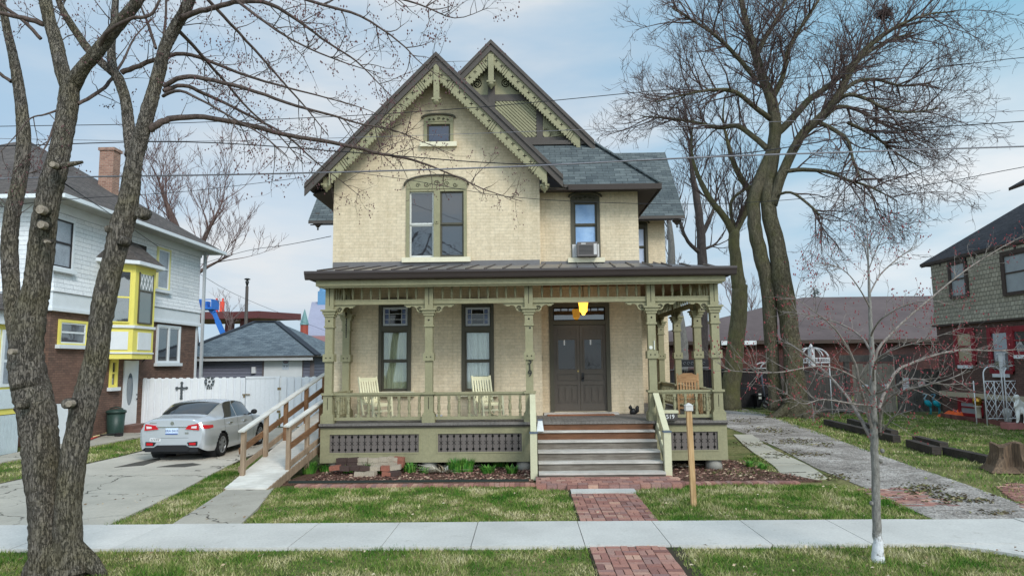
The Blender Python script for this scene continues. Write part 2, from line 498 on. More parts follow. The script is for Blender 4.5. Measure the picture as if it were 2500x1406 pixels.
# ---- window builder
def window(nm, r, y, arch=0, mull=False, sash_m=None, glass=None, curtain=None, case_m=None, rail=.5, lite=0.0, blind=None, double_sash=None, frame=.085, extra=True):
    x0, x1, z0, z1 = r
    case_m = case_m or M_CASE; sash_m = sash_m or M_CASE; glass = glass or M_GLASS
    c = MB(); f = frame
    yo, yi = y - .035, y + .12
    c.box(x0, x0 + f, yo, yi, z0, z1); c.box(x1 - f, x1, yo, yi, z0, z1)
    c.box(x0 + f, x1 - f, yo + .004, yi, z1 - f * .8, z1)
    win = part(nm, c, case_m)
    cells = [(x0 + f, x1 - f)]
    if mull:
        xm = (x0 + x1) / 2 + .01
        mb = MB(); mb.box(xm - .085, xm + .085, yo - .012, yi, z0, z1 - f * .8)
        mb.disc_y((xm, (z0 + z1) / 2 + .02), .05, yo - .03, yo - .012)
        mb.disc_y((xm, (z0 + z1) / 2 + .02), .018, yo - .036, yo - .03, 8, 1)
        mb.build('mullion', [M_OLIVE, M_OLIVED], win)
        cells = [(x0 + f, xm - .085), (xm + .085, x1 - f)]
    zt = z1 - f * .8
    if lite:
        mb = MB(); mb.box(x0 + f, x1 - f, yo + .004, yi, zt - lite - .13, zt - lite); mb.build('transom_bar', case_m, win)
        # leaded light in its white sash
        a, b, lo, hi = x0 + f + .02, x1 - f - .02, zt - lite + .015, zt - .02
        mb = MB(); e = .05
        for q in ((a, a + e, lo, hi), (b - e, b, lo, hi), (a + e, b - e, lo, lo + e), (a + e, b - e, hi - e, hi)):
            mb.box(q[0], q[1], y + .01, y + .07, q[2], q[3])
        for k in (.2, .8): mb.box(a + e + (b - a - 2 * e) * k - .009, a + e + (b - a - 2 * e) * k + .009, y + .035, y + .05, lo + e, hi - e)
        for k in (.3, .68): mb.box(a + e, b - e, y + .036, y + .049, lo + e + (hi - lo - 2 * e) * k - .008, lo + e + (hi - lo - 2 * e) * k + .008)
        mb.build('leaded_light', M_LEADW, win)
        mb = MB(); mb.box(a + e, b - e, y + .055, y + .06, lo + e, hi - e, 0)
        W_ = (b - a - 2 * e)
        for (p0, p1) in ((a + e, a + e + W_ * .19), (b - e - W_ * .19, b - e)): mb.box(p0, p1, y + .05, y + .0545, lo + e, hi - e, 1)
        mb.build('pane', [M_DIM, M_BLUEG], win)
        zt = zt - lite - .13
    for i, (a, b) in enumerate(cells):
        sm = sash_m[i] if isinstance(sash_m, list) else sash_m
        zm = z0 + (zt - z0) * rail
        for lower in (True, False):
            lo, hi = (z0 + .02, zm) if lower else (zm, zt)
            dy = .055 if lower else .03
            ss = sm[1 if lower else 0] if isinstance(sm, tuple) else sm
            mb = MB(); e = .045
            mb.box(a, a + e, y + dy, y + dy + .045, lo, hi); mb.box(b - e, b, y + dy, y + dy + .045, lo, hi)
            mb.box(a + e, b - e, y + dy + .002, y + dy + .043, lo, lo + e * 1.1); mb.box(a + e, b - e, y + dy + .002, y + dy + .043, hi - e * .8, hi)
            mb.build('sash', ss, win)
            mb = MB(); mb.box(a + e * .7, b - e * .7, y + dy + .02, y + dy + .026, lo + e * .7, hi - e * .5)
            g = M_CLEAR if curtain else glass
            mb.build('pane', g, win)
        if blind and i in blind:
            pass
        if curtain:
            mb = MB(); n = 90
            xs = [a + .01 + (b - a - .02) * k / n for k in range(n + 1)]
            rr = random.Random(int(x0 * 100))
            ph = [rr.uniform(0, 6) for _ in range(4)]
            def dep(x, top):
                u = (x - a) / (b - a)
                g = .022 * math.sin(u * 42 + ph[0]) + .016 * math.sin(u * 77 + ph[1] + top) + .012 * math.sin(u * 23 + ph[2])
                gap = math.exp(-((u - .5) / .02) ** 2) * .06
                return y + .19 + g * (1 if top else 1.25) + gap
            vs = []; 
            for (zz, tp) in ((z0 + .03, 0), (zm, .5), (zt - .02, 1)):
                vs += [(x, dep(x, tp), zz) for x in xs]
            fs = []
            for rrow in range(2):
                for k in range(n):
                    o = rrow * (n + 1) + k
                    fs.append((o, o + 1, o + n + 2, o + n + 1))
            mb.add(vs, fs, 0, True); mb.build('curtain', curtain, win)
            mb = MB(); mb.box(a - .02, b + .02, y + .34, y + .36, z0, zt + .5); mb.build('dark_room_backing', M_CUT, win)  # near-black board, its colour stands in for the darkness of the room
    if arch:
        n = 14; xc = (x0 + x1) / 2; hw = (x1 - x0) / 2
        pts = [(x0, z1), (x1, z1)] + [(xc + hw * math.cos(math.pi * k / n) , z1 + .06 + (arch - .06) * math.sin(math.pi * k / n) ** .8) for k in range(n + 1)]
        mb = MB(); mb.xz(pts, yo - .012, yi, 0)
        # scroll ornament
        zc = z1 + arch * .45
        def spiral(cx, cz, r0, turns, d):
            p = []
            for k in range(int(turns * 10) + 1):
                t = k / (turns * 10); a_ = d * t * turns * 2 * math.pi
                p.append((cx + r0 * (1 - .8 * t) * math.cos(a_), yo - .016, cz + r0 * (1 - .8 * t) * math.sin(a_)))
            mb.tube(p, .008, 4, 1)
        s_ = min(arch * .26, hw * .2)
        for k, sgn in ((.0, 1), (.30, 1), (-.30, -1), (.56, -1), (-.56, 1)):
            spiral(xc + hw * k * 1.1, zc - abs(k) * arch * .28, s_ * (1 - abs(k) * .45), 1.4, sgn)
        mb.build('arch_panel', [case_m if not mull else M_OLIVE, M_OLIVED], win)
        mb = MB()
        outer = [(xc + (hw + .05) * math.cos(math.pi * k / n), yo - .03, z1 + .08 + (arch - .04) * math.sin(math.pi * k / n) ** .8) for k in range(n + 1)]
        mb.tube(outer, .03, 6, 0); mb.build('arch_moulding', M_CASE, win)
    if extra:
        mb = MB(); mb.box(x0 - .10, x1 + .10, y - .11, y + .14, z0 - .13, z0 - .003); mb.build('sill', M_SILL, win)
    return win


M_LEADW = paint('white_lead_light', srgb(190, 192, 196), .05, 4, .5)
M_BLUEG = plain('blue_stained_glass', srgb(42, 62, 110), .2, .6)
M_CURT = paint('pale_green_curtain', srgb(214, 211, 180), .10, 6, .9, .05)
M_CURT2 = paint('white_lace_curtain', srgb(236, 235, 226), .12, 9, .9, .05)
M_BLIND = paint('blue_blind', srgb(120, 158, 205), .12, 2.2, .35, .05, c2=srgb(176, 204, 232), spec=.5)  # blue tone varied by noise between mid and pale
window('window', W_UP, YW, arch=.33, mull=True, sash_m=[M_WSASH, M_CASE], case_m=M_OLIVE)
window('window', W_L1, YW, lite=.52, curtain=M_CURT, arch=.09)
window('window', W_L2, YW, lite=.52, curtain=M_CURT2, arch=.09)
window('window', W_AT, YW, arch=.16, case_m=M_OLIVE, rail=.02, glass=glass_dark('attic_glass', (.012, .018, .05), 1.8))
W_ac = (W_UR[0], W_UR[1], W_UR[2], W_UR[3])
window('window', W_ac, YR, arch=.17, glass=M_BLIND, rail=.60)
window('window', (max(W_WG[0], XRR + .03), *W_WG[1:]), YG, arch=.15, glass=paint('pale_wing_pane', srgb(176, 188, 214), .08, 2, .25, 0, spec=.6), extra=False)

# ---- front door
x0, x1, z0, z1 = W_DR
dy = YR + .05
mb = MB(); f = .11
ztr = P(1415, 787, YR).z; zdt = P(1415, 793, YR).z
mb.box(x0, x0 + f, YR - .04, YR + .16, z0, z1); mb.box(x1 - f, x1, YR - .04, YR + .16, z0, z1)
mb.box(x0 + f, x1 - f, YR - .035, YR + .16, z1 - f, z1); mb.box(x0 + f, x1 - f, YR - .03, YR + .16, ztr - .06, ztr + .05)
dfr = part('door_frame', mb, M_CASE)
mb = MB(); mb.box(x0 + f + .03, x1 - f - .03, dy + .02, dy + .03, ztr + .08, z1 - f - .03); mb.build('transom_pane', M_AMBT if False else glass_dark('transom_glass', (.055, .03, .018), 2.0), dfr)
xm = (x0 + x1) / 2
for s in (0, 1):
    a, b = (x0 + f, xm - .004) if s == 0 else (xm + .004, x1 - f)
    zl, zh = z0 + .01, ztr - .065
    H = zh - zl; W_ = b - a
    mb = MB(); mb.box(a, b, dy + .02, dy + .06, zl, zh)
    def stile(p0, p1, q0, q1, y0=dy, y1=dy + .0195, m=0): mb.box(a + W_ * p0, a + W_ * p1, y0, y1, zl + H * q0, zl + H * q1, m)
    # raised framework
    for (p0, p1, q0, q1) in ((0, .10, 0, 1), (.90, 1, 0, 1), (.1, .9, 0, .08), (.1, .9, .30, .345), (.1, .9, .425, .475), (.1, .9, .835, .87), (.1, .9, .955, 1)):
        stile(p0, p1, q0, q1)
    for k in range(3):   # lower upright panels, small upper squares
        u = .13 + k * .255
        stile(u + .03, u + .20, .10, .28, dy + .006, dy + .019)
        stile(u + .055, u + .175, .12, .26, dy - .004, dy + .0055)
        stile(u + .03, u + .20, .882, .945, dy + .004, dy + .019)
        stile(u + .07, u + .16, .897, .93, dy - .006, dy + .0035)
    stile(.15, .85, .355, .415, dy + .005, dy + .019)
    stile(.12, .18, .475, .835, dy + .003, dy + .019); stile(.82, .88, .475, .835, dy + .003, dy + .019)
    dr = part('door', mb, M_TAUPE)
    mb = MB(); mb.box(a + W_ * .18, a + W_ * .82, dy + .012, dy + .018, zl + H * .485, zl + H * .825); mb.build('door_pane', M_DIM, dr)
    mb = MB(); cx = a + W_ * .42; mb.box(cx - .018, cx + .018, dy + .004, dy + .0115, zl + H * .765, zl + H * .825); mb.build('paper_note', paint('white_paper', srgb(225, 225, 225)), dr)
    mb = MB()
    if s == 1:
        mb.box(a + .03, a + .09, dy - .02, dy, zl + H * .34, zl + H * .44); mb.ball((a + .06, dy - .06, zl + H * .385), .035)
        mb.build('door_knob', M_BLACK, dr)
    else:
        mb.disc_y((b - .05, zl + H * .46), .025, dy - .015, dy); mb.build('door_lock', paint('brass', srgb(176, 150, 96), metal=.7, rough=.4), dr)
mb = MB(); mb.box(x0 - .18, x1 + .15, YR - .36, YR + .02, FLOOR + .004, FLOOR + .055); part('threshold', mb, M_TREAD)
# ---- side entrance on the wrap-around porch
mb = MB(); mb.box(XRR, XRR + .04, 19.7, 20.9, FLOOR, 3.6); sdo = part('side_door', mb, M_TAUPE)
mb = MB(); mb.box(XRR + .041, XRR + .05, 19.95, 20.65, 2.0, 3.3); mb.build('door_pane', glass_dark('teal_door_glass', (.02, .045, .05), 1.8), sdo)
# ---- doorbell
p = P(1321, 875, YR); mb = MB(); mb.box(p.x - .03, p.x + .03, YR - .03, YR, p.z - .07, p.z + .07); part('doorbell', mb, M_BLACK)

# ------------------------------------------------------------------ roofs
def roof_pair(x, zr, s, xl, xr, y0, y1, t=.08):
    mb = MB()
    mb.slab([(x, y0, zr), (x, y1, zr), (xl, y1, zr - (x - xl) * s), (xl, y0, zr - (x - xl) * s)], t)
    mb.slab([(x, y0, zr), (xr, y0, zr - (xr - x) * s), (xr, y1, zr - (xr - x) * s), (x, y1, zr)], t)
    return mb


mb = roof_pair(RX, RZ, RS, GXL, GXR, YF, 21.3); groof = part('gable_roof', mb, [M_SLATE, M_BROWN])


def rake(root, x, zr, s, xl, xr, y, tz=.08, inner_l=None, inner_r=None, wb=.25, wo=.33, cross=True):
    """brown rake board, olive barge board with little sawn crosses, below the roof edge"""
    b = MB()
    for sg, xe in ((-1, xl), (1, xr)):
        L = abs(xe - x)
        b.xz([(x, zr - tz), (x + sg * L, zr - tz - L * s), (x + sg * L, zr - tz - wb - L * s), (x, zr - tz - wb)], y + .02, y + .07, 0)
        b.xz([(x, zr - tz - .0), (x + sg * L, zr - tz - L * s), (x + sg * L, zr - tz - .05 - L * s), (x, zr - tz - .05)], y - .02, y + .0195, 0)
    b.build('rake_board', M_BROWN, root)
    b = MB()
    z = zr - tz - wb
    for sg, xe in ((-1, inner_l or xl), (1, inner_r or xr)):
        L = abs(xe - x)
        b.xz([(x, z + .02), (x + sg * L, z + .02 - L * s), (x + sg * L, z - wo - L * s), (x, z - wo)], y + .075, y + .125, 0)
        if cross:
            n = int(L / .155); 
            for k in range(1, n):
                d = k * .155
                u = d / L
                if min(abs(u - .18), abs(u - .55), abs(u - .9)) < .03:
                    for q in (-.05, 0, .05):   # grouped notches across the board
                        b.beam((x + sg * (d + q) , y + .072, z - (d + q) * s - .02), (x + sg * (d + q - .18), y + .072, z - (d + q) * s - .28), .012, .008, 1, (0, 1, 0))
                    continue
                c = Vector((x + sg * d, y + .072, z - d * s - wo * .42))
                for a in (0, math.pi / 2):
                    v = Vector((math.cos(a), 0, math.sin(a))) * .05
                    b.beam(c - v, c + v, .017, .008, 1, (0, 1, 0))
            for k in range(int(L / .07)):      # saw-tooth lower edge
                d = k * .07 + .03
                b.xz([(x + sg * d, z - wo - d * s), (x + sg * (d + .07), z - wo - (d + .07) * s), (x + sg * (d + .02), z - wo - (d + .055) * s - .035)], y + .08, y + .115, 0)
    b.build('bargeboard', [M_OLIVE, M_CUT], root)


rake(groof, RX, RZ, RS, GXL, GXR, YF, inner_l=GXL + .62, inner_r=GXR - .42)
# underside of the overhang
mb = MB()
for sg, xe in ((-1, GXL + .04), (1, GXR - .04)):
    L = abs(xe - RX); z = RZ - .1
    mb.slab([(RX, YF + .08, z), (RX, YW - .002, z), (RX + sg * L, YW - .002, z - L * RS), (RX + sg * L, YF + .08, z - L * RS)], .04, 0, 0)
# side eave soffit running back
zs = RZ - (RX - GXL) * RS - .14
mb.slab([(GXL + .04, YW, zs), (GXL + .04, 27, zs), (XL - .005, 27, zs + .17), (XL - .005, YW, zs + .17)], .03, 0, 0)
mb.build('soffit', M_SOFFIT, groof)


def pendant(root, x, y, z_top, z_bot, wd=.15):
    b = MB(); z = z_bot
    b.box(x - wd / 2, x + wd / 2, y - wd / 2, y + wd / 2, z + .22, z_top)
    b.box(x - wd * .8, x + wd * .8, y - wd * .8, y + wd * .8, z + .17, z + .2195)
    b.lathe([(.0, 0), (wd * .18, .02), (wd * .25, .06), (wd * .62, .10), (wd * .85, .169)], (x, y, z), 8, rot=.5)
    b.build('pendant', M_OLIVE, root)


for (px, pt, pb, yy) in ((1066, 155, 262, YF + .1), (797, 410, 470, YF + .28), (1330, 395, 472, YF + .28)):
    a, b = P(px, pt, yy), P(px, pb, yy)
    pendant(groof, b.x, yy, min(a.z, RZ - .2 - abs(b.x - RX) * RS - .1), b.z)

# main roof, hipped at the street end under a second gable
YH = 17.62
_e, _h = P(1612, 447, YH), P(1198, 96, 18.92)
EZ, EX, HX, HZ = _e.z, _e.x, _h.x, _h.z
SH = (HZ - EZ) / (EX - HX)
XL2 = HX - (EX - HX)
gy = 19.3; gx = EX - (gy - YH)
mb = MB()
mb.slab([(EX, YH, EZ), (EX, 30, EZ), (HX, 30, HZ), (HX, 18.92, HZ), (gx + .12, 18.92, EZ + SH * (EX - gx - .12)), (gx + .12, gy - .0, EZ + SH * (EX - gx - .12))], .08)
mb.slab([(XL2, YH + 2.4, EZ), (HX - (gx - HX) - .1, 18.92, EZ + SH * (EX - gx - .1)), (HX, 18.92, HZ), (HX, 30, HZ), (XL2, 30, EZ)], .08)
xv = RX + (RZ - EZ) / RS - .12
mb.slab([(xv, YH, EZ), (EX, YH, EZ), (gx, gy, EZ + SH * (gy - YH)), (xv - SH * (gy - YH) / RS, gy, EZ + SH * (gy - YH))], .08)
# hip cap shingles
a, b = Vector((EX, YH, EZ + .02)), Vector((gx, gy, EZ + SH * (gy - YH) + .02))
for k in range(14):
    mb.beam(a.lerp(b, k / 14), a.lerp(b, (k + 1.06) / 14) + Vector((0, 0, .012)), .2, .03, 0)
hroof = part('hip_roof', mb, [M_SLATE, M_BROWN])
mb = MB()
mb.slab([(EX - .03, YH + .03, EZ - .1), (EX - .03, 23, EZ - .1), (XRR + .003, 23, EZ - .02), (XRR + .003, YR, EZ - .02)], .03, 0, 0)
mb.slab([(XM + .0, YH + .03, EZ - .1), (EX - .03, YH + .03, EZ - .1), (XRR + .003, YR - .003, EZ - .02), (XM, YR - .003, EZ - .02)], .03, 0, 0)
mb.box(xv + .1, EX + .03, YH - .04, YH - .005, EZ - .16, EZ - .02); mb.box(EX + .0, EX + .035, YH - .004, 23, EZ - .16, EZ - .02)
mb.build('soffit', M_SOFFIT, hroof)
rake(hroof, HX, HZ, SH, XL2 + 2.0, gx + .14, 18.92, inner_r=gx - .28, inner_l=XL2 + 2.5)
pend = P(1198, 215, 18.92)
pendant(hroof, HX, 19.02, HZ - .45, pend.z, .16)
# gable panel: timber frame, diagonal boards, fan and scrolls
gp = MB(); yq = 19.26
zb = EZ + SH * (gy - YH) - .1; hw = gx - HX
gp.xz([(HX - hw, zb), (HX + hw, zb), (HX, zb + SH * hw + .05)], yq, yq + .15)
gpan = gp.build('gable_panel', M_OLIVE, hroof)
gp = MB()
zc = zb + .32; zt = zb + 1.28; zr_ = zb + 1.48
gp.box(HX - hw, HX + hw, yq - .05, yq - .003, zb, zb + .18)
gp.box(HX - hw + 1.45, HX + hw - 1.45, yq - .045, yq - .003, zt, zr_)
gp.box(HX - .1, HX + .1, yq - .052, yq - .004, zb + .18, zr_ + .62)
for sx in (-1, 1):
    xa, xb = sorted((HX + sx * 1.30, HX + sx * 1.48)); gp.box(xa, xb, yq - .048, yq - .004, zb + .18, zt)
gp.box(HX - hw - .1, HX + hw + .05, yq - .22, yq - .051, zb - .10, zb + .02)
gp.build('timber_frame', M_BROWN, hroof)
gp = MB()
for sx in (-1, 1):
    xa, xb = HX + sx * .11, HX + sx * 1.29
    k = -1.2
    while k < 1.3:     # boards laid at 45 degrees, clipped to the bay
        pa = max(0.0, k); pb_ = min(1.18, k + 1.1)
        if pb_ - pa > .06:
            z_a, z_b = zb + .19 + (pa - k), zb + .19 + (pb_ - k)
            a_ = Vector((HX + sx * (.11 + (1.18 - pa)), yq - .02, z_b if False else zb + .19 + (1.1 - (pa - k)) * 0 + (pa - k)))
            b_ = Vector((HX + sx * (.11 + (1.18 - pb_)), yq - .02, zb + .19 + (pb_ - k)))
            gp.beam(a_, b_, .055, .03, 0, (0, 1, 0))
        k += .105
    for j in range(11):   # sunburst
        an = rad(6 + j * 8.2)
        Lr = (hw - 1.5 - .34) / (math.cos(an) + math.sin(an) / SH)
        c0 = Vector((HX + sx * 1.50, yq - .02, zb + .19))
        d = Vector((sx * math.cos(an), 0, math.sin(an)))
        gp.beam(c0 + d * .2, c0 + d * Lr, .05, .03, 0, (0, 1, 0))
    gp.disc_y((HX + sx * 1.58, zb + .27), .1, yq - .04, yq - .004)
    for (cx, cz, r0, dr_) in ((.42, .35, .15, 1), (.95, .2, .12, -1)):
        pts = []
        for q in range(26):
            t = q / 25; a_ = dr_ * t * 4.2 * math.pi
            pts.append((HX + sx * (cx + r0 * (1 - .85 * t) * math.cos(a_)), yq - .012, zr_ + cz + r0 * (1 - .85 * t) * math.sin(a_)))
        gp.tube(pts, .014, 4, 1)
    gp.tube([(HX + sx * (.42 + .15 * math.cos(q)), yq - .012, zr_ + .35 + .15 * math.sin(q)) for q in (0, -.5)] + [(HX + sx * .72, yq - .012, zr_ + .12), (HX + sx * .95, yq - .012, zr_ + .09)], .014, 4, 1)
gp.build('carved_boards', [M_OLIVE, M_CUT], hroof)

# cross gable (the wings)
mb = MB(); ey = 22.08; ry = 24.75
_c = P(1672, 526, ey); ez = _c.z; rz_ = P(1570, 373, ry).z; CXL = P(753, 524, ey).x
for (xa, xb) in ((3.2, _c.x), (CXL, -4.6)):
    mb.slab([(xa, ey, ez), (xb, ey, ez), (xb - (.0), ry, rz_), (xa, ry, rz_)], .1)
    mb.slab([(xa, 2 * ry - ey, ez), (xa, ry, rz_), (xb, ry, rz_), (xb, 2 * ry - ey, ez)], .1)
mb.slab([(-4.6, ey + .9, ez + .9 * (rz_ - ez) / (ry - ey)), (3.2, ey + .9, ez + .9 * (rz_ - ez) / (ry - ey)), (3.2, ry, rz_), (-4.6, ry, rz_)], .1)
croof = part('cross_gable_roof', mb, [M_SLATE, M_BROWN])
mb = MB(); mb.slab([(3.2, ey + .05, ez - .12), (_c.x - .02, ey + .05, ez - .12), (_c.x - .02, YG, ez + .06), (3.2, YG, ez + .06)], .03, 0, 0)
mb.slab([(CXL + .05, ey + .05, ez - .12), (-5.1, ey + .05, ez - .12), (-5.1, YG, ez + .06), (CXL + .05, YG, ez + .06)], .03, 0, 0)
mb.build('soffit', M_SOFFIT, croof)
for px, pt, pb in ((776, 528, 562), (1653, 528, 556)):
    b = P(px, pb, 22.4); a = P(px, pt, 22.4); c = MB(); wd = .2
    c.box(b.x - .07, b.x + .07, 22.33, 22.47, b.z + .28, a.z + .1)
    c.lathe([(.02, 0), (.035, .03), (.02, .07), (.12, .18), (.17, .22), (.07, .30)], b, 8)
    c.build('pendant', M_BROWN, croof)

# ------------------------------------------------------------------ porch
GX0, GX1 = P(745, 665, 15.75).x + .13, P(1797, 655, 15.75).x - .13
GZ = 4.66; PRZ = 5.13
mb = MB()
wl, wr = XL - .0, XRR
GL = GX0; yb = 22.78
mb.slab([(GL, 15.75, GZ), (GX1, 15.75, GZ), (GX1 - 1.75, YR - .005, PRZ), (XM + .003, YR - .005, PRZ), (XM + .003, YW - .005, PRZ - .06), (GL + .35, YW - .005, PRZ - .06)], .05)
mb.slab([(GX1, 15.75, GZ), (GX1, yb, GZ), (XRR + .003, yb, PRZ), (XRR + .003, YR - .005, PRZ)], .05)
proof = part('porch_roof', mb, [M_SEAM, M_GUTTER])
mb = MB(); n = 22
for k in range(n):     # standing seams
    x = GL + .15 + k * (GX1 - GL - .2) / n
    ye = YW - .01 if x < XM - .3 else YR - .01
    if x > GX1 - 1.75:
        ye = 15.75 + (GX1 - x) * 1.45
    if ye - 15.75 < .3: continue
    z_e = GZ + (ye - 15.75) * (PRZ - GZ) / (YR - 15.75)
    mb.beam((x, 15.76, GZ + .02), (x + .16 * (ye - 15.75) / 2, ye, z_e + .02), .025, .04)
for k in range(9):
    y = 16.3 + k * .75
    mb.beam((GX1 - .01, y, GZ + .02), (XRR + .02 if y > YR else GX1 - (y - 15.75) * .68, y, (PRZ if y > YR else GZ + (y - 15.75) * .19) + .02), .025, .04)
mb.build('seam', M_GUTTER, proof)
mb = MB()   # flashing along the walls
mb.box(XL + .02, XM - .02, YW - .03, YW - .004, PRZ - .08, PRZ + .06); mb.box(XM + .02, XRR - .01, YR - .03, YR - .004, PRZ - .01, PRZ + .07)
mb.build('flashing', M_SEAM, proof)
mb = MB()   # ogee gutter
prof = [(-.02, 0), (-.13, 0), (-.13, -.05), (-.10, -.10), (-.07, -.17), (-.02, -.2)]
vs = []
zt0 = GZ - .005
mb.yz([(15.75 + a, zt0 + b) for a, b in prof], GL - .12, GX1 + .12)
mb.xz([(GX1 - a, zt0 + b) for a, b in prof], 15.74, yb)
mb.xz([(GL + a, zt0 + b) for a, b in prof], 15.74, YW + .1)
mb.build('gutter', M_GUTTER, proof)
mb = MB()   # olive fascia boards under it, and the sloping soffit to the beam
zf = zt0 - .2
mb.box(GL + .10, GX1 - .10, 15.83, 15.9, zf - .13, zf - .004); mb.box(GL + .16, GX1 - .16, 15.87, 15.95, zf - .17, zf - .1305)
mb.box(GX1 - .17, GX1 - .10, 15.9005, yb, zf - .13, zf - .004); mb.box(GL + .1, GL + .17, 15.9005, YW, zf - .13, zf - .004)
mb.build('fascia', M_OLIVE, proof)
mb = MB(); zc_ = 4.38
mb.slab([(GL + .05, 15.9, zf + .08), (GX1 - .05, 15.9, zf + .08), (GX1 - .05, YR, zf + .08), (GL + .05, YR, zf + .08)], .03, 0, 0)
mb.slab([(XRR + .01, YR + .001, zf + .08), (GX1 - .05, YR + .001, zf + .08), (GX1 - .05, yb, zf + .08), (XRR + .01, yb, zf + .08)], .03, 0, 0)
mb.build('ceiling', M_CEIL, proof)

POST_Z = [(1.115, 1.32, .15), (1.32, 1.36, .125), (1.36, 1.78, .105), (1.78, 1.83, .145), (1.83, 2.56, .088), (2.56, 2.74, .128), (2.74, 3.36, .090), (3.36, 3.40, .118), (3.40, 3.62, .100), (3.62, 3.68, .125), (3.68, 3.75, .150), (3.75, 3.79, .185), (3.79, 4.46, .098)]
ZTOP = zf + .05


def post(x, y):
    b = MB()
    for (z0, z1, hw) in POST_Z:
        if z1 > 4: z1 = ZTOP
        b.box(x - hw, x + hw, y - hw, y + hw, z0, z1)
    for sy in (-1,):
        yo = y - .128
        for dx in (-.05, .05): b.disc_y((x + dx, 2.65), .016, yo - .004, yo - .001, 8, 1)
        b.disc_y((x, 3.52), .022, y - .104, y - .1005, 8, 1)
        b.box(x - .006, x + .006, y - .1085, y - .1055, 1.44, 1.72, 1)
        b.box(x - .006, x + .006, y - .1015, y - .0985, 3.88, 4.30, 1)
    return part('porch_post', b, [M_OLIVE, M_CUT])


XS = [P(q, 850, YP).x for q in (805, 1048, 1292, 1591, 1746)]
posts = [post(x, YP) for x in XS]
XR_ = XS[-1]; XL_ = XS[0]
SIDE_Y = [17.85, 20.2, 22.6]
for y in SIDE_Y: post(XR_, y)
post(XL_, 17.76)
# house number on the third post
zn = P(1297, 897, YP - .09).z
for ch, dz in (('5', .15), ('1', .0), ('9', -.14)):
    text_mesh(ch, .21, 'house_number', M_BLACK, posts[2], Vector((XS[2] + .01, YP - .106, zn + dz)), depth=.012)

BAL = [(.030, 0), (.030, .05), (.016, .06), (.028, .09), (.018, .12), (.024, .18), (.034, .24), (.026, .33), (.015, .42), (.024, .44), (.024, .47), (.03, .48), (.03, .53)]


def run(a, b, gap=.0):
    d = (b - a); L = d.length; d.normalize()
    return d, L


def balustrade(a, b, hp=.11):
    a, b = Vector(a), Vector(b); d = (b - a).normalized()
    a = a + d * hp; b = b - d * hp; L = (b - a).length
    m = MB()
    m.beam(a + Vector((0, 0, 1.80)), b + Vector((0, 0, 1.80)), .12, .05)
    m.beam(a + Vector((0, 0, 1.755)), b + Vector((0, 0, 1.755)), .07, .04)
    m.beam(a + Vector((0, 0, 1.225)), b + Vector((0, 0, 1.225)), .09, .07)
    bl = part('balustrade', m, M_OLIVE)
    n = max(3, int(round(L / .235)))
    for k in range(n):
        q = a.lerp(b, (k + .5) / n)
        m = MB()
        m.box(q.x - .032, q.x + .032, q.y - .032, q.y + .032, 1.26, 1.335); m.box(q.x - .032, q.x + .032, q.y - .032, q.y + .032, 1.66, 1.735)
        m.lathe([(.026, 0), (.036, .02), (.024, .045), (.042, .11), (.035, .19), (.023, .27), (.034, .29), (.026, .325)], (q.x, q.y, 1.335), 8)
        m.build('baluster', M_OLIVE, bl)


def frieze(a, b, hp=.10, br=True):
    a, b = Vector(a), Vector(b); d = (b - a).normalized()
    a = a + d * hp; b = b - d * hp; L = (b - a).length
    up = lambda z: Vector((0, 0, z))
    m = MB()
    m.beam(a + up(ZTOP - .055), b + up(ZTOP - .055), .045, .14)
    m.beam(a + up(3.957), b + up(3.957), .10, .075); m.beam(a + up(4.007), b + up(4.007), .12, .024); m.beam(a + up(3.912), b + up(3.912), .115, .018)
    n = max(4, int(round(L / .227)))
    zlow = ZTOP - .125
    nrm = d.cross(up(1))
    for k in range(n + 1):   # scalloped lower edge of the top board
        q = a.lerp(b, (k) / n)
        if 0 < k < n:
            m.beam(q + up(zlow - .001) - d * .055, q + up(zlow - .001) + d * .055, .04, .05)
            m.beam(q + up(zlow + .035) + nrm * .024, q + up(zlow + .075) + nrm * .024, .014, .006, 1)
    fr = part('frieze', m, [M_OLIVE, M_CUT])
    for k in range(1, n):
        q = a.lerp(b, k / n); m = MB(); h = zlow - .02 - 4.02
        m.lathe([(.016, 0), (.020, h * .12), (.034, h * .42), (.031, h * .6), (.018, h * .85), (.022, h)], (q.x, q.y, 4.02), 8)
        m.build('spindle', M_OLIVE, fr)
    if br:
        for (o, sg) in ((a, 1), (b, -1)):
            pts = [(0, 0), (.50, 0), (.50, -.035), (.46, -.04), (.44, -.07), (.36, -.075), (.33, -.045), (.27, -.05), (.22, -.09), (.19, -.17), (.13, -.205), (.08, -.19), (.05, -.235), (.0, -.245)]
            m = MB(); T = .022
            vs = []
            for side in (-1, 1):
                for (u, v) in pts: vs.append(o + d * (sg * u) + up(3.90 + v) + nrm * (side * T))
            N = len(pts)
            f1 = tuple(range(N)); f2 = tuple(range(2 * N - 1, N - 1, -1))
            m.add(vs, [f1, f2] + [(i, i + N, (i + 1) % N + N, (i + 1) % N) for i in range(N)])
            sp = []
            for q in range(15):
                t = q / 14; an = t * 3.4 * math.pi
                r0 = .062 * (1 - .8 * t)
                sp.append(o + d * (sg * (.125 + r0 * math.cos(an))) + up(3.90 - .118 + r0 * math.sin(an)) + nrm * (T + .003))
            m.tube(sp, .009, 4, 1)
            m.build('bracket', [M_OLIVE, M_CUT], fr)


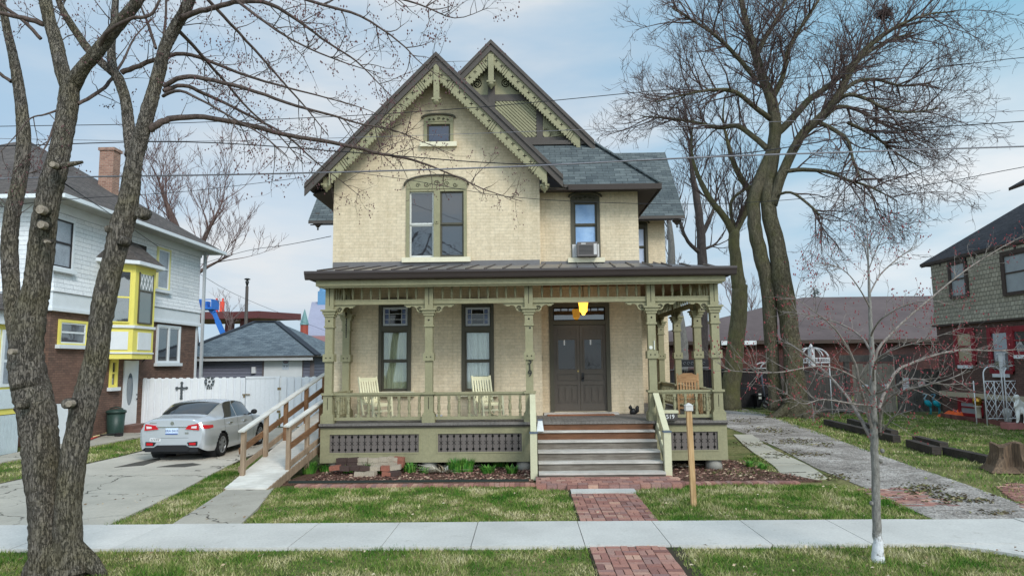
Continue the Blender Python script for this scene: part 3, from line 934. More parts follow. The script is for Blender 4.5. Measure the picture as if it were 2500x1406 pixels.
for i in range(4):
    frieze((XS[i], YP, 0), (XS[i + 1], YP, 0))
    if i != 2: balustrade((XS[i], YP, 0), (XS[i + 1], YP, 0))
ys = [YP] + SIDE_Y
for i in range(3):
    frieze((XR_, ys[i], 0), (XR_, ys[i + 1], 0)); balustrade((XR_, ys[i], 0), (XR_, ys[i + 1], 0))
frieze((XL_, YP, 0), (XL_, 17.76, 0)); balustrade((XL_, YP, 0), (XL_, 17.76, 0))
# hanging rain chain by the left post
mb = MB()
for k in range(11): mb.ball((XL_ + .19, YP + .75, 3.62 - k * .045), .018, 6, 0, 1, 1, 1.2)
part('rain_chain', mb, M_BLACK)

# floor: boards run towards the street
FX0, FX1 = XL_ - .17, XR_ + .18
mb = MB(); k = FX0
while k < FX1:
    w_ = min(.095, FX1 - k)
    ye = YW - .002 if k < XM - .1 else YR - .002
    if k > XRR: ye = YG - .01
    mb.box(k, k + w_ - .004, YP - .2, ye, 1.075, FLOOR + .004 * R.random()); k += .095
part('porch_floor', mb, M_DECK)
mb = MB(); mb.box(FX0 + .01, FX1 - .01, YP - .16, YR, 1.03, 1.074); mb.box(XRR + .02, FX1 - .01, YR + .001, YG, 1.03, 1.074); part('floor_frame', mb, M_BROWN)


def skirt(xa, xb, y, side=None):
    ztop, zbot = 1.03, .23
    z_p1, z_p0 = .95, .43
    m = MB()
    m.box(xa, xb, y, y + .05, .905, ztop - .002); m.box(xa, xb, y, y + .05, zbot, z_p0)
    m.box(xa, xa + .19, y + .001, y + .05, z_p0, .905); m.box(xb - .19, xb, y + .001, y + .05, z_p0, .905)
    e = .03
    for q in ((xa + .19, xb - .19, z_p0, z_p0 + e), (xa + .19, xb - .19, .905 - e, .905), (xa + .19, xa + .19 + e, z_p0 + e, .905 - e), (xb - .19 - e, xb - .19, z_p0 + e, .905 - e)):
        m.box(q[0], q[1], y - .012, y + .04, q[2], q[3])
    sk = part('porch_skirt', m, M_OLIVE)
    m = MB(); a, b = xa + .22, xb - .22; z0, z1 = z_p0 + .03, .875
    m.box(a, b, y + .02, y + .045, z0, z1)
    n = max(2, int(round((b - a) / .148)))
    for k in range(n):
        x = a + (b - a) * (k + .5) / n; yo = y + .016
        m.box(x - .007, x + .007, yo, yo + .003, z0 + .01, z1 - .01, 1)
        for zz in (z0 + .065, z1 - .06): m.disc_y((x, zz), .030, yo - .0015, yo + .0025, 10, 1)
        zc = (z0 + z1) / 2
        for s in (-1, 1): m.beam((x - .043, yo + .001, zc - s * .043), (x + .043, yo + .001, zc + s * .043), .009, .005, 1, (0, 1, 0))
    m.build('sawn_panel', [M_SKIRT, M_CUT], sk)


SX0, SX1 = .2, 3.0
ysk = YP - .12
skirt(FX0 + .02, (XS[1]) + .0, ysk); skirt(XS[1] + .001, XS[2] + .02, ysk); skirt(XS[3] - .0, FX1 - .02, ysk)
m = MB(); m.box(FX1 - .07, FX1 - .02, ysk + .051, YG, .23, 1.028); part('porch_skirt', m, M_OLIVE)
m = MB(); m.box(FX0 + .02, FX0 + .07, ysk + .051, YW, .23, 1.028); part('porch_skirt', m, M_OLIVE)
for x in (FX0 + .35, XS[1], XS[2] - .15, FX1 - .3):
    m = MB(); m.lathe([(.2, 0), (.19, .12), (.17, .24)], (x, ysk + .22, 0), 14, smooth=True); part('pier', m, M_CONC)
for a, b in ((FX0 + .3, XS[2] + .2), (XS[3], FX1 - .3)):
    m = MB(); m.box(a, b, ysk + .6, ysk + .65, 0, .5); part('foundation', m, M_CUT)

# steps
ST = [(G(1460, py, z).y, z) for py, z in ((1154, .175), (1127, .36), (1101, .555), (1075, .745), (1051, .94))]
NY = 15.0
NZ = P(1302, 1057, NY).z
for i, (y, z) in enumerate(ST):
    ny = ST[i + 1][0] if i < 4 else YP - .18
    m = MB(); m.box(SX0 + .07, SX1 - .06, y, ny + .04, z - .04, z); part('tread', m, M_TREAD)
    zl = 0 if i == 0 else ST[i - 1][1]
    m = MB(); m.box(SX0 + .07, SX1 - .06, y + .035, y + .06, zl + .001, z - .041); part('riser', m, [M_RISERB, M_RISERB, M_RISERB, M_RISERB, M_RISERA][i])
m = MB(); m.box(SX0 + .07, SX1 - .06, YP - .17, YP - .14, .941, 1.072); part('riser', m, M_RISERA)
for x in (SX0 - .03, SX1 + .03):
    m = MB(); m.box(x - .075, x + .075, NY - .1, NY + .05, 0, NZ); nw = part('newel', m, M_PALE)
    m = MB(); m.box(x - .09, x + .09, NY - .115, NY + .065, NZ + .001, NZ + .03); m.build('newel_cap', paint('blue_grey_cap', srgb(96, 108, 122)), nw)
    y1_ = YP - .09; k1 = (1.76 - NZ - .02) / (y1_ - NY)
    m = MB(); m.beam((x, NY, NZ + .02), (x, y1_, 1.76), .13, .05); m.beam((x, NY, NZ - .07), (x, y1_, 1.67), .045, .10)
    m.beam((x, NY + .05, .24), (x, YP - .16, 1.05), .05, .22)
    sr = part('stair_rail', m, M_PALE)
    for k in range(5):
        y = NY + .14 + k * .2; zb_ = .33 + (y - NY - .05) * .81 / (YP - .21 - NY); zt_ = NZ - .07 + (y - NY) * k1
        m = MB(); m.lathe([(.022, 0), (.03, .06), (.018, .1), (.03, .25), (.018, .42), (.028, .47), (.02, zt_ - zb_)], (x, y, zb_), 8); m.build('baluster', M_OLIVE, sr)
# reflector fittings on the fourth post
m = MB(); q = P(1589, 848, YP - .09); m.disc_y((q.x, q.z), .042, YP - .106, YP - .0885, 10); m.box(q.x + .07, q.x + .086, YP - .12, YP - .09, q.z - .05, q.z + .16); m.build('reflector', paint('pale_plastic', srgb(214, 214, 206)), posts[3])
m = MB(); q = P(1294, 800, YP - .09); m.disc_y((q.x, q.z), .022, YP - .10, YP - .0905, 10); m.build('camera_eye', M_BLACK, posts[2])

# ------------------------------------------------------------------ things in, on and by the house
# window air conditioner
q0, q1 = P(1410, 626, YR - .25), P(1458, 591, YR - .25)
M_ACG = paint('grey_plastic', srgb(104, 98, 96), .1, 6, .5, .05)
ac = thing('air_conditioner', 'grey window air conditioner sticking out under the blue blind upstairs', 'air conditioner', ((q0.x + q1.x) / 2, YR - .2, q0.z))
m = MB(); m.box(q0.x, q1.x, YR - .3, YR + .03, q0.z, q1.z); m.box(q0.x - .05, q1.x + .05, YR - .05, YR + .02, q0.z - .03, q0.z - .001); m.build('case', M_ACG, ac)
m = MB()
for k in range(7): m.box(q0.x + .03, q1.x - .12, YR - .306, YR - .3005, q0.z + .06 + k * .035, q0.z + .075 + k * .035)
m.build('grille', M_BLACK, ac)
m = MB(); m.box(q1.x - .10, q1.x - .02, YR - .305, YR - .3005, q0.z + .04, q1.z - .05); m.box(q0.x + .1, q0.x + .22, YR - .304, YR - .3005, q1.z - .06, q1.z - .03); m.box(q0.x - .12, q0.x - .002, YR - .045, YR - .02, q0.z + .01, q1.z - .02); m.box(q1.x + .002, q1.x + .07, YR - .045, YR - .02, q0.z + .01, q1.z - .02); m.build('side_panel', paint('grubby_white', srgb(200, 198, 196)), ac)
# porch lamp
q = P(1424, 750, 17.2)
lt = thing('hanging_lamp', 'glowing amber glass lamp hanging from the porch ceiling before the front door', 'lamp', (q.x, 17.2, q.z))
t = NT('amber_lamp_glass'); t.b.inputs['Emission Color'].default_value = (1, .46, .05, 1); t.b.inputs['Emission Strength'].default_value = 1.7; t.out((.9, .55, .1, 1), .3)
m = MB(); k = .78
m.lathe([(.02, -.20), (.04, -.18), (.06, -.14), (.10, -.10), (.105, .0), (.115, .07), (.125, .12), (.09, .135)], q, 12, smooth=False); m.build('shade', t.mat, lt)
m = MB(); m.tube([q + Vector((0, 0, .13)), (q.x, q.y, zf + .06)], .012, 6); m.lathe([(.08, .135), (.05, .17), (.02, .2)], q, 10); m.build('stem', M_BLACK, lt)
ll = bpy.data.lights.new('lamp_bulb', 'POINT'); ll.energy = 2.5; ll.color = (1, .7, .4); ll.shadow_soft_size = .1
lo = bpy.data.objects.new('lamp_bulb', ll); COL.objects.link(lo); lo.location = (q.x, q.y - .0, q.z - .28)
# doormat
m = MB(); a = P(1350, 1011, YR - .5); m.box(W_DR[0] - .1, W_DR[1] + .0, YR - .66, YR - .37, FLOOR + .006, FLOOR + .03)
solo('doormat', m, paint('reddish_mat', srgb(150, 100, 74), .2, 8, .95, .4), 'narrow reddish brown doormat on the porch before the double doors', 'doormat')
# squirrel figurine
q = P(1545, 1004, YR - .25); q.z = FLOOR + .005
m = MB(); m.lathe([(.07, 0), (.085, .04), (.075, .10), (.05, .15)], q, 10); m.ball(q + Vector((-.06, 0, .17)), .05, 8)
m.tube([q + Vector((.06, 0, .03)), q + Vector((.12, 0, .08)), q + Vector((.11, 0, .16)), q + Vector((.14, 0, .21))], [.03, .045, .05, .03], 8)
for d in (-.02, .02): m.lathe([(.012, 0), (.004, .03)], q + Vector((-.055, d, .21)), 6)
solo('squirrel_figurine', m, M_BLACK, 'small black squirrel figurine on the porch floor right of the doors', 'figurine')
# white lantern on the step
q = P(1319, 1052, 15.85); q.z = .942
m = MB(); m.lathe([(.115, 0), (.07, .24)], q, 4, smooth=False, rot=.5); ln = solo('step_lantern', m, paint('white_enamel', srgb(226, 230, 232)), 'white tapered lantern standing at the left end of the top step', 'lantern')
m = MB(); m.lathe([(.085, .24), (.085, .262)], q, 4, smooth=False, rot=.5); c_ = m.build('lid', paint('blue_grey_lid', srgb(98, 112, 130)), ln)
# number box
q = P(1634, 1016, YP - .35)
bxn = thing('number_planter', 'dark planter box with white 519 hung on the porch railing', 'planter', (q.x, YP - .3, q.z))
m = MB(); m.box(q.x - .19, q.x + .19, YP - .36, YP - .215, q.z - .09, q.z + .07); m.build('box', paint('dark_grey_box', srgb(72, 68, 66)), bxn)
m = MB(); m.box(q.x - .2, q.x + .21, YP - .365, YP - .11, q.z + .0705, q.z + .13); m.build('lid', M_PALE, bxn)
text_mesh('519', .13, 'number', paint('white_lettering', srgb(235, 235, 235)), bxn, Vector((q.x + .02, YP - .363, q.z - .01)), depth=.003)
# blue and white box by the railing
q = P(1070, 1008, 17.0); m = MB(); m.box(q.x - .09, q.x + .09, 16.9, 17.1, FLOOR + .006, FLOOR + .075); m.box(q.x - .093, q.x + .093, 16.897, 17.103, FLOOR + .0755, FLOOR + .11, 1)
solo('small_box', m, [paint('blue_card', srgb(54, 82, 150)), paint('white_card', srgb(214, 214, 220))], 'small blue and white box on the porch floor between the pale chairs', 'box')


def rocker(name, label, mats, loc, rz, arch_top=False, group=None):
    t = thing(name, label, 'chair', loc, rz, group); t.scale = (.93,) * 3
    O = (0, 0, 0); W = .27
    bd = lambda nm, mb: mb.build(nm, mats, t, O)
    m = MB()     # seat slats, front is -y
    for k in range(6): m.box(-W + .02, W - .02, -.27 + k * .09, -.27 + k * .09 + .075, .405, .43)
    bd('seat', m)
    m = MB()
    tip = lambda z: .24 + (z - .4) * .28
    for k in range(6):
        x = -.19 + k * .076
        m.beam((x, tip(.44), .44), (x, tip(1.04), 1.04), .05, .018, 0, (0, 1, 0))
    if arch_top:
        m.xz([(-.25, .88), (.25, .88), (.25, 1.06), (.12, 1.13), (-.12, 1.13), (-.25, 1.06)], tip(1.0) - .03, tip(1.0) + .005)
    else: m.beam((-W, tip(1.05), 1.05), (W, tip(1.05), 1.05), .035, .10)
    m.beam((-W, tip(.5), .5), (W, tip(.5), .5), .03, .06)
    bd('backrest', m)
    for s in (-1, 1):
        m = MB(); m.beam((s * W, .2, .12), (s * W, tip(1.12), 1.12), .045, .05); bd('back_leg', m)
        m = MB(); m.beam((s * (W + .02), -.30, .10), (s * (W + .02), -.24, .66), .05, .055); bd('front_leg', m)
        m = MB(); m.beam((s * (W + .03), -.36, .675), (s * (W + .03), .36, .675), .10, .03); bd('armrest', m)
        m = MB(); pts = [Vector((s * (W + .02), -.50 + q * .105, .035 + .055 * ((q - 4.6) / 4.6) ** 2)) for q in range(11)]
        for q in range(10): m.beam(pts[q], pts[q + 1], .04, .055)
        bd('rocker', m)
    for y_, z_ in ((-.28, .24), (.2, .24), (-.28, .38)):
        m = MB(); m.beam((-W, y_, z_), (W, y_, z_), .025, .045); bd('stretcher', m)
    return t


M_PCH = paint('pale_yellow_chair_paint', srgb(220, 215, 182), .1, 5, .55, .1)
M_WCH = wood('bare_wood_chair', srgb(150, 112, 78), srgb(198, 158, 116), 0, 3)
c1 = P(915, 1000, 17.05); c2 = P(1192, 1000, 17.05); c3 = P(1690, 1000, 17.1)
rocker('rocking_chair', 'pale yellow rocking chair at the left end of the porch, turned to the steps', M_PCH, (c1.x + .05, 17.0, FLOOR + .006), rad(46), group='rocking chairs on the porch')
rocker('rocking_chair', 'pale yellow rocking chair on the porch under the lace curtained window', M_PCH, (c2.x, 17.02, FLOOR + .006), rad(30), group='rocking chairs on the porch')
rocker('rocking_chair', 'bare wood rocking chair with arched back at the right porch corner', M_WCH, (c3.x - .05, 17.15, FLOOR + .006), rad(-10), True, group='rocking chairs on the porch')

# ------------------------------------------------------------------ wooden ramp
M_RAMPW = wood('bleached_ramp_boards', srgb(196, 190, 180), srgb(228, 224, 216), 0, 3)
M_PINE = wood('weathered_pine', srgb(132, 112, 92), srgb(176, 152, 128), 2, 2.4)
M_PINED = wood('brown_pine', srgb(112, 80, 58), srgb(150, 112, 80), 1, 2.4)
ramp = thing('wheelchair_ramp', 'bleached wooden ramp with pine handrails climbing beside the porch', 'ramp', (-5.4, 15, 0))
y0r, y1r = 14.0, 18.1
lx = lambda y: -6.08 + (y - 14) * .075
rx = lambda y: -5.2 + (min(y, 16.9) - 14) * .125
dz = lambda y: .045 + max(0, y - 14) * .235
m = MB(); y = y0r
while y < y1r + 1.3:
    e = min(y + .135, y1r + 1.3)
    xr_ = rx(y) if y < 17.75 else -5.16
    m.add([(lx(y), y, dz(y)), (xr_, y, dz(y)), (xr_, e, dz(e)), (lx(y), e, dz(e)), (lx(y), y, dz(y) - .035), (xr_, y, dz(y) - .035), (xr_, e, dz(e) - .035), (lx(y), e, dz(e) - .035)],
          [(0, 1, 2, 3), (7, 6, 5, 4), (0, 4, 5, 1), (1, 5, 6, 2), (2, 6, 7, 3), (3, 7, 4, 0)])
    y += .14
m.build('deck', M_RAMPW, ramp)
for sgn, fx, ye, posts_y in ((-1, lx, 19.35, (14.65, 15.7, 16.75, 18.0, 19.25)), (1, rx, 16.75, (14.95, 15.85, 16.6))):
    m = MB(); m.beam((fx(y0r), y0r, dz(y0r) - .09), (fx(ye), ye, dz(ye) - .09), .04, .16); m.build('stringer', M_PINE, ramp)
    for yp in posts_y:
        m = MB(); x = fx(yp) - sgn * .045; m.box(x - .045, x + .045, yp - .045, yp + .045, max(0, dz(yp) - .35), dz(yp) + .93); m.build('rail_post', M_PINE if yp < 16.5 else M_PINED, ramp)
    o = sgn * .0
    m = MB(); a = posts_y[0] - .12; m.beam((fx(a) - sgn * .045, a, dz(a) + .945), (fx(ye) - sgn * .045, ye, dz(ye) + .945), .14, .035); m.build('handrail', M_RAMPW, ramp)
    m = MB(); m.beam((fx(a) + sgn * .02, a + .1, dz(a + .1) + .5), (fx(ye) + sgn * .02, ye, dz(ye) + .5), .035, .13); m.build('mid_rail', M_PINED, ramp)
    m = MB(); m.beam((fx(a) + sgn * .02, a + .1, dz(a + .1) + .12), (fx(ye) + sgn * .02, ye, dz(ye) + .12), .035, .12); m.build('kerb_rail', M_PINE, ramp)
# ------------------------------------------------------------------ ground
m = MB(); m.box(-400, 400, -60, 800, -.3, -.02)
t = NT('turf'); p = t.pos()
n1 = t.noise(p, .55, 6, .65); n2 = t.noise(p, 9, 5, .7); n3 = t.noise(p, 60, 3, .7)
col = t.ramp(n1, [(.30, srgb(74, 92, 48)), (.48, srgb(112, 116, 70)), (.62, srgb(150, 140, 98)), (.75, srgb(104, 92, 72))])
col = t.mix(1.0, col, t.ramp(n2, [(.3, (.55, .55, .55)), (.7, (1.15, 1.15, 1.15))]), 'MULTIPLY')
col = t.mix(1.0, col, t.ramp(n3, [(.3, (.6, .6, .6)), (.7, (1.2, 1.2, 1.2))]), 'MULTIPLY')
t.bump(n3, .6, .02); M_TURF = t.out(col, .95, .1)
struct('ground', m, M_TURF)


def conc(name, c, crack=True, stain=.2):
    t = NT(name); p = t.pos(); gi = t.n('ShaderNodeNewGeometry')
    n1 = t.noise(p, .8, 6, .6); n2 = t.noise(p, 28, 5, .75)
    col = t.ramp(n1, [(.3, dk(c, 1 - stain)), (.7, dk(c, 1.05))])
    col = t.mix(1.0, col, t.ramp(n2, [(.25, (.8, .8, .8)), (.7, (1.05, 1.05, 1.05))]), 'MULTIPLY')
    col = t.mix(1.0, col, t.ramp(gi.outputs['Random Per Island'], [(0, (.88, .88, .87)), (1, (1.05, 1.04, 1.03))]), 'MULTIPLY')
    spt = t.ramp(t.noise(p, 3.4, 7, .72), [(.60, (1, 1, 1)), (.70, (.78, .76, .72))]); col = t.mix(1.0, col, spt, 'MULTIPLY')
    if crack:
        nz_ = t.n('ShaderNodeTexNoise'); nz_.inputs['Scale'].default_value = 1.6; nz_.inputs['Detail'].default_value = 6; t.link(p, nz_.inputs['Vector'])
        va = t.n('ShaderNodeVectorMath', operation='MULTIPLY_ADD'); t.link(nz_.outputs['Color'], va.inputs[0]); va.inputs[1].default_value = (1.2, 1.2, 1.2); t.link(p, va.inputs[2])
        vo = t.n('ShaderNodeTexVoronoi', feature='DISTANCE_TO_EDGE'); vo.inputs['Scale'].default_value = .42; t.link(va.outputs[0], vo.inputs['Vector'])
        cm = t.ramp(vo.outputs['Distance'], [(.004, (1, 1, 1)), (.011, (0, 0, 0))])
        gate = t.ramp(t.noise(p, .35, 3), [(.42, (0, 0, 0)), (.55, (1, 1, 1))])
        col = t.mix(t.math('MULTIPLY', cm, gate), col, (.05, .045, .035))
    t.bump(n2, .25, .005)
    return t.out(col, .9, .2)


M_WALK = conc('pale_sidewalk', srgb(212, 209, 204), False, .16)
M_DRIVE = conc('cracked_driveway', srgb(196, 188, 175), True, .2)
M_PATHC = conc('old_path_concrete', srgb(186, 179, 167), True, .22)
M_JOINT = plain('joint_dirt', srgb(70, 64, 54), .95, .1)
# sidewalk slabs
SY0, SY1 = 9.58, 11.0
m = MB(); m.box(-40, 40, SY0 + .01, SY1 - .01, -.015, .005); struct('sidewalk_bed', m, M_JOINT)
jx = [-16, -14.5, -13.1, -11.6, -10.1, -8.6, -7.1, -5.7]
for px in (742, 953, 1158, 1420, 1618): jx.append(G(px, 1310).x)
for px in (1838, 2064, 2300): jx.append(G(px, 1298).x)
last = jx[-1]
for k in range(6): jx.append(last + 1.5 * (k + 1))
m = MB()
for i in range(len(jx) - 1):
    dzs = R.uniform(-.004, .006)
    m.box(jx[i] + .006, jx[i + 1] - .006, SY0, SY1, -.05, .03 + dzs)
struct('sidewalk', m, M_WALK)
# concrete driveway on the left
L0 = [(-60 + 0, 0)]
m = MB()
ybr = [11.01, 13.5, 16.0, 18.9, 22, 25, 27.5]
lerp = lambda a, b, u: a + (b - a) * u
def edge(pts, y):
    for (a, b) in zip(pts, pts[1:]):
        if a[1] <= y <= b[1]: return lerp(a[0], b[0], (y - a[1]) / (b[1] - a[1]))
    return pts[-1][0]
LE = [(-11.5, 10.6), (-11.3, 16), (-11.25, 20), (-11.6, 27.6)]; RE = [(-6.6, 10.9), (-6.85, 13.4), (-7.3, 16.3), (-7.65, 18.7), (-7.6, 27.6)]
for i in range(len(ybr) - 1):
    a, b = ybr[i] + .006, ybr[i + 1] - .006
    m.xy([(edge(LE, a), a), (edge(RE, a), a), (edge(RE, b), b), (edge(LE, b), b)], -.05, .02 + R.uniform(-.004, .004))
struct('driveway', m, M_DRIVE)
m = MB(); m.xy([(-11.45, 11.02), (-7.3, 11.02), (-7.75, 27.4), (-11.5, 27.4)], -.05, .006); struct('driveway_bed', m, M_JOINT)
# dark patches on the drive near the car (old repairs)
for pts in ([(278, 1143), (330, 1131), (390, 1119), (392, 1124), (350, 1138)], [(382, 1142), (430, 1135), (470, 1132), (492, 1136), (450, 1142)]):
    m = MB(); m.xy([(G(*q).x, G(*q).y) for q in pts], .0, .028); struct('asphalt_patch', m, paint('asphalt_patch', srgb(84, 80, 74), .2, 5, .9, .3))
# beside the white house
m = MB(); m.xy([(-14.7, 18), (-13.9, 18), (-13.6, 27.4), (-15.3, 27.4), (-15.3, 22)], -.05, .02); struct('house_path', m, M_PATHC)
# path to the ramp
m = MB()
pl = [(-5.72, 10.67), (-4.55, 10.67), (-4.75, 12), (-5.05, 13.7), (-5.95, 13.7)]
m.xy([(-5.6, 11.01), (-4.5, 11.01), (-4.72, 12.3), (-5.78, 12.3)], -.05, .022); m.xy([(-5.79, 12.315), (-4.73, 12.315), (-5.15, 14.2), (-6.08, 14.2)], -.05, .018)
struct('ramp_path', m, M_PATHC)
# gravel drive on the right
t = NT('gravel'); p = t.pos()
vo = t.n('ShaderNodeTexVoronoi'); vo.inputs['Scale'].default_value = 34; t.link(p, vo.inputs['Vector'])
n1 = t.noise(p, .7, 6, .65); n2 = t.noise(p, 5, 5, .7)
col = t.ramp(t.math('ADD', t.math('MULTIPLY', n1, .6), t.math('MULTIPLY', n2, .4)), [(.36, srgb(110, 102, 96)), (.50, srgb(158, 150, 143)), (.62, srgb(194, 186, 179))])
sp = t.n('ShaderNodeSeparateColor'); t.link(vo.outputs['Color'], sp.inputs[0])
col = t.mix(1.0, col, t.ramp(sp.outputs[0], [(0, (.5, .5, .5)), (.5, (.95, .95, .95)), (1, (1.3, 1.3, 1.3))]), 'MULTIPLY')
t.bump(vo.outputs['Distance'], .8, .02); M_GRAV = t.out(col, .95, .15)
le = [(2292, 1271), (2200, 1232), (2118, 1192), (2040, 1160), (1990, 1140), (1900, 1092), (1830, 1062), (1770, 1040), (1700, 1015), (1640, 1000)]
re_ = [(1700, 985), (1800, 993), (1860, 1008), (1930, 1032), (1985, 1050), (2060, 1078), (2150, 1110), (2260, 1148), (2350, 1178), (2480, 1225), (2620, 1280)]
m = MB(); m.xy([(G(*q).x, G(*q).y) for q in le + re_], -.04, -.004); struct('gravel_drive', m, M_GRAV)
# stepping slabs beside it
sl_ = [((1790, 1060), (1835, 1060)), ((1815, 1085), (1865, 1082)), ((1840, 1105), (1895, 1100)), ((1868, 1122), (1935, 1118)), ((1890, 1137), (1968, 1133)), ((1905, 1155), (2000, 1152)), ((1925, 1172), (2020, 1168))]
m = MB()
for (a, b), (c, d) in zip(sl_, sl_[1:]):
    A, B, C, D = [G(*q) for q in (a, b, c, d)]
    s = lambda u, v: u.lerp(v, .03)
    m.xy([(s(A, C).x, s(A, C).y), (s(B, D).x, s(B, D).y), (s(D, B).x, s(D, B).y), (s(C, A).x, s(C, A).y)], -.04, .012 + R.uniform(-.004, .004))
struct('slab_path', m, conc('mossy_slab', srgb(186, 180, 166), True, .18))
# brick walk, laid in basket weave, one loose piece per brick
M_PAVER = island('red_paver', [(0, srgb(130, 96, 90)), (.3, srgb(164, 118, 107)), (.6, srgb(184, 138, 123)), (.85, srgb(146, 116, 112)), (1, srgb(200, 160, 140))], .9, .15, bump=.5)


def weave(m, x0, x1, y0, y1, z=.02):
    u = .205; nx = int((x1 - x0) / u + .5); ny = int((y1 - y0) / u + .5)
    for i in range(nx):
        for j in range(ny):
            x, y = x0 + i * u, y0 + j * u
            for k in (0, 1):
                dz_ = R.uniform(-.006, .006); g = .006; jx_, jy_ = R.uniform(-.004, .004), R.uniform(-.004, .004)
                if (i + j) % 2: m.box(x + g + jx_, x + u - g + jx_, y + k * u / 2 + g, y + (k + 1) * u / 2 - g, -.03, z + dz_)
                else: m.box(x + k * u / 2 + g, x + (k + 1) * u / 2 - g, y + g + jy_, y + u - g + jy_, -.03, z + dz_)


m = MB(); weave(m, .84, 2.05, 11.06, 13.35); weave(m, .84, 1.95, 7.32, 9.54)
wk = m
# soldier course along the bed and the landing before the steps
x = -4.75
while x < 5.5:
    w_ = .105
    if not (.75 < x < 2.2):
        m.box(x + .004, x + w_ - .004, 14.25 + R.uniform(-.01, .01), 14.46, -.03, .035 + R.uniform(-.006, .006))
    x += w_
for r_ in range(5):
    x = .2 + (.1 if r_ % 2 else 0)
    while x < 3.0:
        m.box(x + .004, x + .2, 13.86 + r_ * .21, 14.065 + r_ * .21 - .006, -.03, .09 + R.uniform(-.004, .004)); x += .206
x = .8
while x < 2.1: m.box(x + .004, x + .2, 13.74, 13.855, -.03, .088); x += .205
# old pavers in the gravel
for (X0, Y0, nx_, ny_, sk) in ((6.35, 12.1, 5, 16, -.0), (8.3, 11.9, 7, 22, .012)):
    for i in range(nx_):
        for j in range(ny_):
            if R.random() < .12 + .3 * (abs(i - nx_ / 2 + .5) > nx_ / 2 - 1): continue
            x = X0 + i * .21 + (j % 2) * .1 + sk * j * 4; y = Y0 + j * .105
            m.box(x, x + .198, y, y + .098, -.05, .006 + R.uniform(-.008, .004))
struct('brick_path', wk, M_PAVER)
m = MB(); m.box(.82, 2.07, 7.1, 13.8, -.02, .003); m.box(.86, 2.1, 13.39, 13.72, -.02, .034, 1); struct('path_bed', m, [M_JOINT, M_WALK])
# planting beds
t = NT('bark_mulch'); p = t.pos()
n1 = t.noise(p, 1.2, 5); n2 = t.noise(p, 38, 5, .75)
col = t.ramp(n2, [(.3, srgb(56, 44, 38)), (.5, srgb(104, 80, 70)), (.7, srgb(148, 118, 106))])
col = t.mix(t.ramp(n1, [(.4, (0, 0, 0)), (.65, (.7, .7, .7))]), col, srgb(84, 66, 50))
t.bump(n2, 1, .03); M_MULCH = t.out(col, .95, .1)
m = MB(); m.xy([(-5.15, 14.6), (.15, 14.6), (.15, 17.5), (-4.8, 17.5)], -.03, .03)
m.xy([(3.0, 14.55), (6.1, 14.55), (5.9, 15.0), (5.4, 16.0), (5.15, 17), (5.2, 23), (3.0, 23)], -.03, .012)
struct('mulch_bed', m, M_MULCH)
m = MB(); m.box(-5.0, .05, 14.62, 14.65, -.02, .075); solo('bed_edging', m, plain('green_black_edging', srgb(40, 50, 46)), 'low dark plastic edging along the front of the planting bed', 'edging')
# scattered chips and dry leaves
M_CHIP = island('bark_chip', [(0, srgb(72, 54, 48)), (.4, srgb(124, 90, 82)), (.75, srgb(160, 122, 108)), (1, srgb(204, 182, 156))], .9)
m = MB()
def chip(x, y, z, s):
    a = R.uniform(0, 6.28); c, q = math.cos(a) * s, math.sin(a) * s; h = R.uniform(-.4, .4) * s
    m.add([(x - c, y - q, z), (x + q * .4, y - c * .4, z + h + .004), (x + c, y + q, z + .3 * s), (x - q * .4, y + c * .4, z + .6 * s)], [(0, 1, 2, 3)])
for k in range(3600):
    x = R.uniform(-4.7, .1); chip(x, R.uniform(14.7, 16.6), .034, R.uniform(.012, .045))
for k in range(1700):
    y = R.uniform(14.6, 17.5); chip(R.uniform(3.1, 5.1 + (.8 if y < 15.4 else .3)), y, .018, R.uniform(.015, .05))
tag(m.build('bark_chips', M_CHIP), kind='stuff')
# dry leaves on the lawns, litter down the middle of the drive
M_LEAF = island('dry_leaf', [(0, srgb(96, 74, 54)), (.5, srgb(168, 140, 108)), (1, srgb(214, 200, 176))], .9)
m = MB()
for k in range(420): chip(R.uniform(-8, 7), R.choice((R.uniform(7.9, 9.5), R.uniform(11.1, 14.1))), .045, R.uniform(.012, .034))
tag(m.build('dry_leaves', M_LEAF), kind='stuff')
M_LITT = island('drive_litter', [(0, srgb(70, 60, 48)), (.5, srgb(110, 98, 74)), (.8, srgb(108, 116, 70)), (1, srgb(160, 146, 116))], .95)
m = MB()
for (px, py, rx_, ry_, n_) in ((1800, 1026, 60, 7, 300), (1880, 1050, 60, 9, 420), (1945, 1078, 50, 9, 300), (2010, 1085, 30, 6, 120), (1995, 1110, 22, 6, 60), (2250, 1196, 60, 16, 420), (2330, 1218, 50, 12, 260), (2400, 1222, 30, 8, 80), (1900, 1012, 40, 5, 130), (1835, 1085, 50, 6, 240), (1930, 1110, 60, 8, 260), (2030, 1165, 60, 8, 240), (2430, 1252, 40, 5, 60)):
    for k in range(int(n_ * .65)):
        q = G(px + R.gauss(0, rx_ * .55), py + R.gauss(0, ry_ * .55)); chip(q.x, q.y, .002, R.uniform(.015, .055))
tag(m.build('drive_litter', M_LITT), kind='stuff')
# drive apron meeting the street walk at the right
m = MB(); m.xy([(5.6, 9.57), (12, 9.57), (12, 7.5), (7.6, 7.5), (6.7, 8.6), (6.0, 9.3)], -.05, .022); struct('drive_apron', m, M_WALK)

# ------------------------------------------------------------------ grass blades
def inside(poly, xs, ys):
    c = np.zeros(len(xs), bool); n = len(poly)
    for i in range(n):
        (x1, y1), (x2, y2) = poly[i], poly[(i + 1) % n]
        cond = ((y1 > ys) != (y2 > ys)) & (xs < (x2 - x1) * (ys - y1) / (y2 - y1 + 1e-12) + x1)
        c ^= cond
    return c


